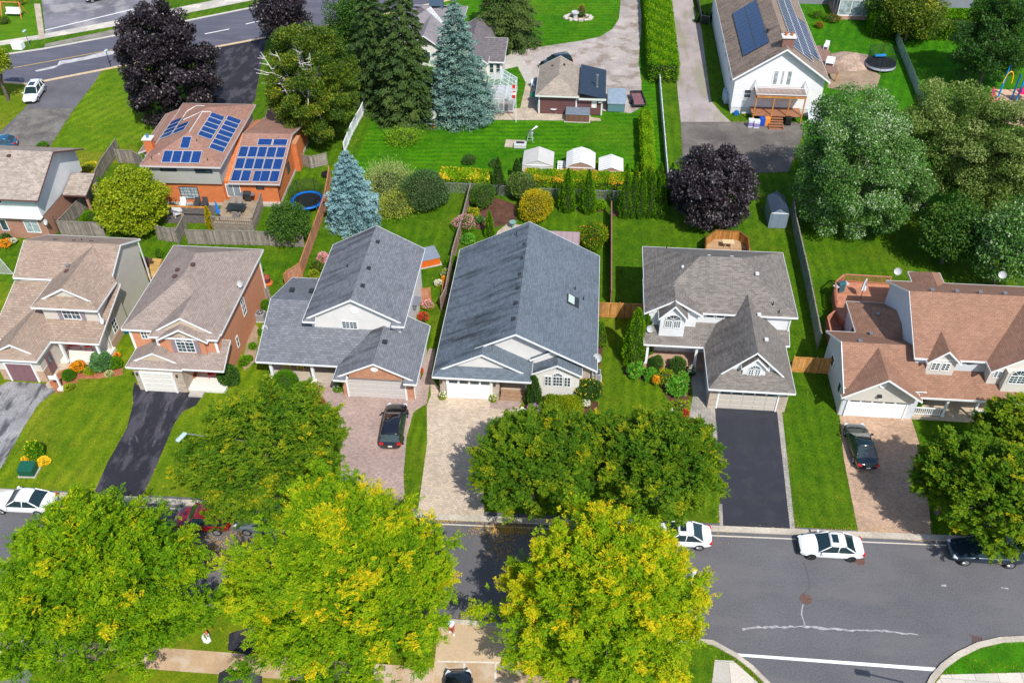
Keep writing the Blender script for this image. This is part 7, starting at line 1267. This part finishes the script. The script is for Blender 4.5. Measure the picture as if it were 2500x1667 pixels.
# ---- hedges
def hedge(label, x0, x1, y0, y1, hh, m, n, tint=(.5, .2), leaf=(.22, .11), name='clipped_hedge', rnd=.35, flowers=None, fl=.4, px=None, seed=1):
    rg = np.random.default_rng(seed); r = thing(name, label, 'hedge', ((x0+x1)/2, (y0+y1)/2, 0)); cx, cy = (x0+x1)/2, (y0+y1)/2; MB().box(x0+.3, x1-.3, y0+.3, y1-.3, 0, hh-.3).build('foliage_core', mk('dark_core', ()), r)  # dark box added as core so the hedge isn't see-through
    hx, hy_ = (x1-x0)/2, (y1-y0)/2; P = rg.uniform(-1, 1, (n*2, 3)); P[:, 2] = rg.uniform(0, 1, n*2); ar = np.array([hy_*hh, hx*hh, hx*hy_*2]); ar = ar/ar.sum(); f = rg.choice(3, n*2, p=ar); sg = np.where(rg.random(n*2) < .5, -1., 1.)
    P[f == 0, 0] = sg[f == 0]; P[f == 1, 1] = sg[f == 1]; P[f == 2, 2] = 1; N = np.zeros_like(P); N[f == 0, 0] = sg[f == 0]; N[f == 1, 1] = sg[f == 1]; N[f == 2, 2] = 1
    W_ = np.stack([P[:, 0]*hx, P[:, 1]*hy_, P[:, 2]*hh], -1); c = np.maximum(0, W_[:, 2]/hh-.7)/.3; W_[:, 0] -= np.sign(P[:, 0])*c*c*rnd*np.abs(P[:, 0])**6; W_[:, 1] -= np.sign(P[:, 1])*c*c*rnd*np.abs(P[:, 1])**6
    cornr = np.maximum(np.abs(W_[:, 0])/hx, 0)**1; over = np.abs(P[:, 0])**8+np.abs(P[:, 1])**8; W_ += N*(np.sin(W_[:, :1]*3)+np.sin(W_[:, 1:2]*2.2+1))*.06+rg.normal(0, .07, W_.shape); W_ = W_[:n*2]; keep = over < 1.75; W_ = W_[keep]; N = N[keep]
    T = tint[0]+.15*np.sin(W_[:, 0]*2.1+W_[:, 1]*1.7)+rg.normal(0, tint[1]*.7, len(W_)); leafmesh('foliage', W_, N*.8+np.array([0, 0, .5])+rg.normal(0, .5, W_.shape), leaf[0], leaf[1], T, m, r, droop=.1, up=.7, jit=.7)
    if flowers:
        k = int(n*fl); q = np.stack([rg.uniform(-hx, hx, k), rg.uniform(-hy_, hy_, k), np.full(k, hh)+rg.normal(.03, .08, k)-np.abs(rg.uniform(-1, 1, k))**3*.2], -1); ok = (np.sin(q[:, 0]*1.9)+np.sin(q[:, 0]*.83+q[:, 1]*2)+rg.normal(0, .8, k)) > -.2; q = q[ok]; leafmesh('flowers', q, rg.normal(0, 1, q.shape), .17, .13, rg.random(len(q)), flowers, r, droop=0, up=1.2, jit=.4)
    return r
hedge('long tall clipped hedge with a bare gap along its top', 8.3, 12.3, 116.5, 160, 2.6, L_ARB, 20000, (.62, .2), (.3, .14)); q = MB(); rg = np.random.default_rng(3)
for i in range(60): y = rg.uniform(121, 143); x = 10.3+rg.normal(0, .12); q.tube((x, y, 2.3), (x+rg.normal(0, .25), y+rg.normal(0, .4), 2.75), .035, .015, 4)
top('hedge_twigs', q, mk('brown_twigs', (.14, .07, .05), .9), 'line of bare brown twigs showing along the top of the tall hedge', 'twigs')
hedge('narrow rounded hedge running beside the back lawn', 6.75, 8.2, 90.3, 105.0, 2.1, L_ARB, 9000, (.8, .2), (.2, .1), rnd=.5)
hedge('yellow flowering hedge along the chain link fence, right part', -6.6, 6.5, 87.4, 90.0, 1.75, L_ARB, 11000, (.75, .2), (.2, .1), 'flowering_hedge', flowers=flw('gold_flower', (.60, .27, .01), (.80, .50, .02)), fl=.42, seed=2)
hedge('yellow flowering hedge along the chain link fence, left part', -16.2, -10.4, 87.2, 89.6, 1.6, L_ARB, 5500, (.85, .2), (.2, .1), 'flowering_hedge', flowers=F_YE, fl=.42, seed=3)
hedge('pale green hedge in front of the bungalow windows', -2.0, 1.0, 52.4, 54.6, .9, L_YG, 5500, (.35, .2), (.13, .08), rnd=.25, seed=4); hedge('tall leafy hedge at the top right beyond the second deep lawn', 41.5, 58, 133.5, 138, 3.2, L_ARB, 9000, (.5, .25), (.32, .2), rnd=.8, seed=6)
# arborvitae groups
AG = 'pointed arborvitae in the back row'; COLS = [(1524, 530, 416, 17), (1543, 528, 408, 18), (1561, 530, 420, 17), (1585, 528, 422, 18), (1608, 530, 425, 18), (1632, 495, 418, 15), (1575, 500, 412, 15), (1597, 480, 415, 14), (1618, 478, 420, 13), (1650, 470, 425, 13)]
for i, (a, b, c, d) in enumerate(COLS): column('pointed green arborvitae packed in the clump beside the lattice fence', a, b, c, d, n=3200, group=AG, seed=20+i, tint=(.42, .2), pw=.55)
column('tall free standing arborvitae, nearer the yellow shrub', 1384, 513, 412, 24, n=5200, seed=40, tint=(.5, .2), pw=.75); column('tall free standing arborvitae beside the hostas', 1434, 516, 415, 24, n=5200, seed=41, tint=(.5, .2), pw=.75)
column('dark pointed conifer behind the dense juniper', 1217, 470, 385, 20, L_DK, 3600, seed=42, tint=(.55, .2)); column('dark slim conifer at the yellow hedge gap', 1262, 440, 388, 17, L_DK, 2600, seed=43, tint=(.5, .2)); column('small green cone shrub on the bungalow back lawn', 1196, 578, 515, 14, L_ARB, 2200, seed=44, tint=(.55, .2))
column('large arborvitae at the front corner of the grey roofed house', 1545, 885, 752, 31, L_ARB, 9500, (.17, .08), seed=45, tint=(.62, .2), pw=.5); column('second arborvitae just behind the front corner one', 1572, 868, 768, 22, L_ARB, 5000, (.17, .08), seed=46, tint=(.55, .2), pw=.5)
column('dense rounded cone yew at the bungalow steps', 1302, 985, 918, 22, L_DK, 4800, (.13, .07), seed=47, tint=(.5, .2), pw=.42, name='yew_shrub'); column('slender golden conifer in front of the weathered deck', 516, 556, 503, 11, L_YEL, 2200, (.17, .09), seed=48, tint=(.55, .25), name='golden_conifer', pw=.6)
TOPS = [(1700, 55), (1712, 52), (1724, 54), (1736, 52)]
for i, (a, b) in enumerate(TOPS): column('small dark cone shrub in the shaded strip left of the farmhouse', a, b, b-22, 7, L_DK, 500, group='small cone shrubs by the farmhouse', seed=50+i, tint=(.4, .2))
SC_ = [(1478, 420, 398, 9), (1502, 418, 396, 9), (1530, 420, 400, 8), (1555, 418, 397, 9), (1590, 420, 402, 8), (1612, 418, 398, 9), (1640, 418, 398, 9)]
for i, (a, b, c, d) in enumerate(SC_): column('small pointed cedar tip rising behind the yellow flowering hedge', a, b+8, c, d, n=700, group='small cedars behind the flower hedge', seed=60+i, tint=(.45, .2))
# shrubs and flowers
shrub('pale variegated willow shrub beside the silver blue spruce', 948, 450, 44, foliage('variegated', [(0, (.12, .20, .03)), (.5, (.30, .38, .10)), (1, (.55, .58, .28))], .3), 7500, .85, (.24, .07), seed=1, wild=1.0, h=3.2); shrub('lower yellow green half of the variegated shrub clump', 968, 498, 34, foliage('variegated2', [(0, (.14, .22, .02)), (.5, (.34, .40, .05)), (1, (.55, .55, .12))], .3), 4500, .8, (.2, .07), seed=2, wild=.8, h=2.2)
shrub('large dark rounded shrub tree on the grey house back lawn', 1036, 465, 53, foliage('grey_green_leaf', [(0, (.02, .06, .015)), (.5, (.055, .12, .03)), (1, (.17, .22, .07))], .2), 11000, .95, (.17, .10), seed=3, h=3.9, lump=.1); shrub('dense round juniper beside the back fence', 1180, 478, 30, L_DK, 5500, .9, (.14, .07), (.75, .2), seed=4, h=2.6)
shrub('dark mottled shrub above the bright yellow shrub', 1276, 455, 36, L_WIL, 5500, .9, (.17, .1), (.55, .25), seed=5, h=3.0); shrub('bright yellow flowering shrub behind the bungalow', 1308, 502, 40, L_YEL, 6500, .9, (.16, .1), (.55, .25), seed=6, h=3.0, lump=.14); shrub('round mottled green shrub beside the mauve roofed shed', 1446, 578, 33, L_LIN, 5200, .9, (.16, .1), (.6, .25), seed=7, h=2.4, flowers=F_OR, fl=.03)
shrub('bright green fern mound alone on the large back lawn', 985, 332, 32, foliage('fern', [(0, (.08, .22, .004)), (1, (.28, .45, .02))], .3), 3000, .35, (.3, .09), seed=8, wild=.8, h=1.1); shrub('hosta clump between the free standing arborvitae and the fence', 1464, 500, 15, L_ARB, 900, .6, (.24, .16), (.7, .2), seed=9)
shrub('large clipped round green ball in the porch garden', 696, 933, 31, L_ARB, 7500, .9, (.09, .05), (.38, .12), seed=10, lump=.01, h=2.0); shrub('bronze ornamental grass clump beside the pink driveway', 765, 985, 24, foliage('bronze', [(0, (.12, .05, .01)), (.5, (.28, .15, .02)), (1, (.45, .28, .05))], .2), 3200, .8, (.22, .05), seed=11, wild=.4, h=1.5); shrub('clipped round shrub at the edge of the pink driveway', 799, 1022, 29, L_ARB, 6500, .85, (.09, .05), (.5, .15), seed=12, lump=.02, h=1.8)
shrub('leafy blue green hydrangea beside the beige house porch', 247, 882, 24, foliage('hydrangea_leaf', [(0, (.03, .11, .03)), (.5, (.08, .20, .06)), (1, (.18, .34, .08))], .2), 3600, .9, (.16, .12), seed=13, h=1.7); shrub('round green shrub right of the leafy hydrangea', 282, 886, 14, L_ARB, 1500, .85, (.12, .08), (.5, .15), seed=14, h=1.0); shrub('dark green mound shrub by the beige house walk', 167, 916, 15, L_ARB, 2500, .7, (.08, .05), (.35, .12), seed=15, lump=.02, h=1.0)
shrub('chartreuse mound behind the white sign post', 168, 944, 11, L_YG, 1000, .6, (.1, .06), (.5, .15), seed=16, h=.6); shrub('orange flowering clump in front of the beige porch', 190, 896, 17, L_YG, 1500, .6, (.13, .07), (.3, .15), seed=17, flowers=F_OR, fl=.7, h=.8); shrub('yellow green edging plants in the beige house garden', 218, 905, 13, L_YG, 1000, .5, (.12, .07), (.5, .2), seed=18, h=.5); shrub('pale cream leaved clump in the beige house garden', 266, 912, 10, flw('cream_leaf', (.3, .35, .1), (.6, .6, .3)), 700, .5, (.13, .06), seed=19, h=.5)
shrub('orange marigold clump at the corner of the beige porch', 285, 867, 8, F_OR, 400, .6, (.1, .07), seed=20, h=.5); shrub('broad leaved evergreen at the salmon house step', 556, 915, 24, L_DK, 4200, .9, (.15, .1), (.55, .2), seed=21, h=2.0); shrub('hanging basket with red and orange flowers on the salmon porch', 472, 918, 8, L_YG, 400, .8, (.1, .07), seed=22, flowers=F_RD, fl=.8, h=.6)
shrub('yellow sunflower like plant behind the green cabinet', 82, 1098, 20, L_ARB, 1600, .7, (.24, .16), (.45, .2), seed=23, flowers=F_YE, fl=.10, h=1.5, core=False); shrub('yellow blooming edge plants next to the green cabinet', 106, 1125, 15, F_YE, 900, .5, (.14, .09), seed=24, h=.5, core=False); shrub('yellow blooming edge plants left of the green cabinet', 62, 1122, 9, F_YE, 350, .5, (.14, .09), seed=25, h=.5, core=False)
shrub('dark oval shrub at the bungalow corner with yellow tips', 1438, 952, 35, L_DK, 7500, .75, (.11, .07), (.50, .2), seed=26, flowers=F_YE, fl=.03, h=1.9, ry=.8); shrub('round shrub in front of the grey house porch, left of two', 1602, 886, 17, L_DK, 2600, .95, (.1, .07), (.65, .15), seed=27, h=1.5); shrub('round shrub in front of the grey house porch, right of two', 1655, 893, 19, L_DK, 3200, .95, (.1, .07), (.65, .15), seed=28, h=1.8)
BIGL = foliage('big_leaf', [(0, (.04, .17, .01)), (.5, (.10, .32, .02)), (1, (.24, .48, .04))], .3)
for i, (a, b, d, l, ff, fm_, mm) in enumerate([(1552, 903, 19, 'large leaved garden plant with orange flowers under the arborvitae', F_OR, .05, BIGL), (1588, 915, 14, 'large leaved garden plant beside the first round shrub', None, 0, BIGL), (1626, 920, 20, 'yellow green leaved clump below the round shrubs', F_RD, .03, L_YG), (1652, 945, 24, 'tall canna with paddle leaves and pink flowers', F_PK, .03, BIGL), (1664, 925, 15, 'canna leaves nearest the walkway', F_RD, .04, BIGL), (1600, 930, 8, 'orange flower tuft at the lawn edge', F_OR, .6, L_YG), (1661, 997, 21, 'round yellow green shrub at the end of the walk bed', None, 0, L_YG), (1688, 905, 9, 'white flowered plant near the dark walkway', F_WH, .4, L_DK), (1672, 1012, 8, 'red flowers under the round yellow green shrub', F_RD, .6, L_DK), (1692, 1043, 17, 'golden flowered clump at the end of the paver walk', F_YE, .7, L_YG), (1637, 1010, 7, 'white hydrangea blooms at the tree edge', F_WH, 1, L_DK)]):
    shrub(l, a, b, d, mm, 900 if mm is not BIGL else 700, .7, (.34, .16) if mm is BIGL else (.13, .08), (.5, .25), seed=70+i, flowers=ff, fl=fm_, lump=.22, wild=.2, h=1.0 if d < 15 else 1.3, core=mm is not BIGL)
for i, (a, b, d, l, ff, fm_, mm, hh) in enumerate([(1132, 545, 22, 'pink flowered hydrangea left of the brown board fence', F_PK, .5, L_ARB, 1.6), (1155, 520, 15, 'striped leaf plant right of the brown board fence', F_YE, .1, L_YG, 1.0), (1140, 555, 17, 'bright green clump along the brown board fence', None, 0, L_ARB, 1.0), (1142, 583, 14, 'lower green clump along the brown board fence', F_PK, .04, BIGL, .9), (1170, 537, 12, 'blue green hosta in the fence bed', None, 0, L_MAP, .6), (1103, 640, 17, 'green shrub in the grey house side bed', None, 0, L_ARB, 1.2), (1088, 668, 12, 'leafy clump by the brown fence end', F_WH, .1, L_YG, .8), (1086, 685, 10, 'orange flower clump in the side bed', F_OR, .8, L_YG, .7), (1070, 692, 9, 'pale yellow lilies in the side bed', F_WH, .6, L_YG, .6), (1042, 745, 14, 'mixed flowers below the cedar gate', F_PK, .5, L_YG, .9), (1032, 775, 12, 'red and white flowers at the grey house corner', F_RD, .5, L_DK, .8), (1012, 775, 9, 'small green plant at the grey house side wall', None, 0, L_ARB, .6), (1024, 908, 8, 'orange potted flowers at the garage side', F_RD, .8, L_ARB, .9), (790, 634, 14, 'pink blooming bush left of the grey house', F_PK, .9, L_YG, 1.2), (775, 650, 15, 'olive shrub left of the grey house', None, 0, L_BIR, 1.2), (765, 668, 12, 'chartreuse shrub left of the grey house', None, 0, L_YG, 1.0), (740, 945, 15, 'hosta clump beside the round ball', None, 0, L_ARB, .7), (765, 942, 7, 'pale yellow perennial in the porch bed', F_WH, .4, L_YG, .7), (698, 965, 11, 'chartreuse mound below the round ball', None, 0, L_YG, .5), (725, 962, 12, 'second chartreuse mound below the round ball', None, 0, L_YG, .5), (755, 955, 14, 'fern like clump in the porch bed', None, 0, L_YG, .6), (650, 935, 12, 'leafy plant left of the round ball', None, 0, L_LIN, .9), (827, 944, 12, 'hosta in the tub by the orange brick garage', F_WH, .1, L_ARB, .9), (1081, 966, 8, 'white and green potted plant at the bungalow garage, left', F_WH, .2, L_YG, .7), (1204, 972, 8, 'white and green potted plant at the bungalow garage, right', F_WH, .2, L_YG, .7), (1302, 1000, 14, 'flower clump below the cone yew', F_PU, .3, L_YG, .7), (1340, 1003, 12, 'purple flowers in the bungalow bed', F_PU, .5, L_YG, .5), (1430, 985, 9, 'white roses at the bungalow bed', F_WH, .8, L_LIN, .7), (1275, 1010, 13, 'cream hydrangea at the bungalow walk', F_WH, 1, L_LIN, .8), (1468, 830, 14, 'narrow green shrub at the bungalow side wall', None, 0, L_LIN, 1.4), (1466, 800, 10, 'upper green shrub at the bungalow side wall', None, 0, L_ARB, 1.2), (215, 415, 22, 'yellow flowering bush by the brick posts', F_YE, .2, L_YG, 1.2), (222, 440, 20, 'green bush by the grey lane fence', None, 0, L_ARB, 1.2), (220, 528, 17, 'green shrub inside the grey fence corner', None, 0, L_ARB, 1.0), (15, 580, 10, 'round dark shrub at the left house wall', None, 0, L_DK, 1.0), (14, 595, 15, 'orange flower bed clump at the left edge', F_OR, .9, L_YG, .6), (30, 590, 9, 'white flowering plant at the left edge', F_WH, .7, L_ARB, .6), (425, 570, 17, 'leafy shrub between grey fence panels', F_OR, .04, L_LIN, 1.0), (388, 617, 9, 'small potted tree behind the beige house', None, 0, L_ARB, 1.2), (103, 355, 14, 'low green shrub at the end of the worn driveway', None, 0, L_ARB, .7), (48, 5, 12, 'yellow green plant at the top left corner', None, 0, L_YG, .9), (10, 50, 12, 'dark round shrub beside the swing bench', None, 0, L_LIN, 1.0), (1145, 390, 16, 'low dark spreading juniper on the back lawn edge', None, 0, L_DK, .9), (1206, 398, 10, 'small blue green shrub beside the dark conifer', None, 0, L_MAP, 1.0), (640, 810, 9, 'green plant in the salmon house side bed, upper', None, 0, L_ARB, .7), (616, 845, 8, 'green plant in the salmon house side bed, middle', None, 0, L_ARB, .6), (608, 875, 8, 'green plant in the salmon house side bed, lower', None, 0, L_ARB, .6), (646, 745, 12, 'green shrub behind the salmon house air conditioner', None, 0, L_ARB, .9), (2230, 980, 22, 'round green shrub at the white porch corner', None, 0, L_ARB, 1.4), (1995, 35, 15, 'leafy vegetable row left of the garden path', None, 0, L_ARB, .9), (2035, 45, 18, 'leafy vegetable row right of the garden path', F_RD, .05, L_LIN, 1.0), (2000, 62, 10, 'red tinged vegetables at the end of the garden path', F_RD, .3, L_ARB, .8), (2090, 17, 6, 'orange flower box, left of two at the sunroom', F_OR, 1, L_ARB, .6), (2115, 17, 6, 'orange flower box, right of two at the sunroom', F_OR, 1, L_ARB, .6), (1420, 28, 10, 'small rust coloured shrub in the rock ring', F_OR, .2, L_WIL, 1.8), (2380, 45, 25, 'tall yellow flowering bush at the far fence', F_YE, .2, L_BIR, 2.2), (2300, 40, 22, 'yellow flowering bush hanging over the far fence', F_YE, .2, L_BIR, 1.8), (1810, 445, 16, 'shaded green shrub right of the purple maple', None, 0, L_ARB, 1.6), (1845, 470, 13, 'second shaded shrub right of the purple maple', None, 0, L_LIN, 1.2), (595, 880, 13, 'small leafy shrub at the salmon house corner', None, 0, L_ARB, .8)]):
    shrub(l, a, b, d, mm, int(350+6.5*d*d*(.5 if mm is BIGL else .8)), .7, (.26, .12) if mm is BIGL else (.12, .075), (.5, .25), seed=130+i, flowers=ff, fl=fm_, h=hh, lump=.22, wild=.22, core=mm is not BIGL)
# mown turf: short blades over the lawns (uncountable)
def inpoly(P, poly):
    x, y = P[:, 0], P[:, 1]; c = np.zeros(len(P), bool); j = len(poly)-1
    for i in range(len(poly)):
        xi, yi = poly[i]; xj, yj = poly[j]; k = ((yi > y) != (yj > y)) & (x < (xj-xi)*(y-yi)/(yj-yi+1e-12)+xi); c ^= k; j = i
    return c
def turf(label, x0, x1, y0, y1, dens, stops, size=(.16, .045), mid=.5, st=(1.25, 0), tilt=.55):
    rg = np.random.default_rng(int(x0*7+y0) % 9999); n = int((x1-x0)*(y1-y0)*dens); P = np.stack([rg.uniform(x0, x1, n), rg.uniform(y0, y1, n), np.full(n, .045)], -1); ok = np.ones(n, bool)
    for q in PAVED: ok &= ~inpoly(P, q)
    P = P[ok]; x, y = P[:, 0], P[:, 1]; n = len(P)
    pat = .22*np.sin(x*.55+1.3*np.sin(y*.4))*np.sin(y*.5+1.1*np.sin(x*.33))+.16*np.sin(x*1.7+y*1.3)*np.sin(y*2.1-x*.9)+.12*np.sign(np.sin((x*math.cos(st[1])+y*math.sin(st[1]))*2*np.pi/st[0]/2))
    T = mid+pat+rg.normal(0, .15, n); D = np.stack([rg.normal(0, 1, n), rg.normal(0, 1, n), np.full(n, tilt)], -1); o = leafmesh('grass', P, D, size[0], size[1], T, foliage('turf%d' % n, stops, .3, .8, .1), None, droop=.1, up=1, jit=.5); tag(o, label, 'grass', kind='stuff')
FR = [(0, (.05, .12, .003)), (.5, (.14, .24, .006)), (.85, (.28, .32, .015)), (1, (.46, .36, .06))]; MR = [(0, (.025, .085, .002)), (.5, (.09, .20, .004)), (.85, (.20, .28, .010)), (1, (.38, .32, .05))]; BR_ = [(0, (.015, .08, .002)), (.5, (.06, .23, .003)), (.85, (.15, .30, .006)), (1, (.30, .30, .03))]
turf('yellow green mown grass of the left front lawns', -56, -24.6, 41.8, 68, 34, FR, st=(1.25, .1)); turf('mown grass of the centre and right front lawns', -24.6, 45, 41.8, 60, 34, MR, mid=.45); turf('grass of the side and rear yards behind the street row', -28, 50, 60, 88, 22, MR, (.18, .05), .4); turf('bright striped grass of the deep back lawns', -28, 62, 88, 146, 15, BR_, (.24, .06), .5, (1.1, 1.57)); turf('dry yellowish grass of the near boulevard', -45, 40, 24, 33, 34, FR, mid=.62); turf('grass of the upper left lawns', -75, -28, 68, 118, 12, FR, (.26, .065), .45, (1.5, 1.0))
# dry fringe along paving edges (uncountable)
rg = np.random.default_rng(12); PP = []
for q in PAVED:
    for i in range(len(q)):
        a, b = q[i], q[(i+1) % len(q)]; L_ = np.linalg.norm(b-a)
        if L_ < .3 or abs(a[0]) > 70 or abs(b[0]) > 70 or min(a[1], b[1]) < 24: continue
        k = int(L_*9); u = rg.random((k, 1)); nn = np.array([-(b-a)[1], (b-a)[0]])/L_; P = a+(b-a)*u+nn*rg.normal(0, .09, (k, 1)); PP.append(np.concatenate([P, np.full((k, 1), .05)], 1))
P = np.concatenate(PP); P = P[~np.any([inpoly(P, q) for q in PAVED], axis=0)]; P = P[np.sin(P[:, 0]*1.1)*np.sin(P[:, 1]*.9+P[:, 0]*.4)+rg.normal(0, .5, len(P)) > -.15]; D = np.stack([rg.normal(0, 1, len(P)), rg.normal(0, 1, len(P)), np.full(len(P), .4)], -1)
o = leafmesh('dry_grass', P, D, .17, .06, rg.random(len(P)), foliage('dry_turf', [(0, (.10, .16, .01)), (.5, (.32, .22, .05)), (1, (.48, .30, .10))], .2), None, up=1, jit=.5); tag(o, 'straw coloured dry grass fringe along driveways, paths and kerbs', 'grass', kind='stuff')
# leaf litter: fallen yellow leaves along the kerb and road (uncountable)
def litter(label, regs, n, m, name='fallen_leaves'):
    rg = np.random.default_rng(77); P = []
    for (a, b, c, d, k) in regs:
        q0 = np.array([G(a, b), G(c, b), G(c, d), G(a, d)]); s, t = rg.normal(.5, .3, (k, 1)), rg.normal(.5, .3, (k, 1)); P.append(((q0[0]*(1-s)+q0[1]*s)*(1-t)+(q0[3]*(1-s)+q0[2]*s)*t)+np.array([0, 0, .035]))
    P = np.concatenate(P); o = leafmesh(name, P, RNG.normal(0, 1, P.shape)*np.array([1, 1, .05]), .09, .07, RNG.random(len(P)), m, None, droop=0, up=3, jit=.1); tag(o, label, 'leaves', kind='stuff')
litter('scattered yellow fallen leaves along the kerb and road', [(1170, 1278, 1300, 1305, 700), (1190, 1290, 1260, 1370, 260), (1010, 1262, 1180, 1275, 260), (470, 1290, 640, 1400, 900), (1240, 1290, 1700, 1320, 500), (1750, 1285, 2300, 1300, 120), (1060, 1500, 1240, 1530, 120), (880, 1250, 1010, 1275, 300)], 0, flw('fallen_leaf', (.55, .24, .02), (.75, .48, .03)))
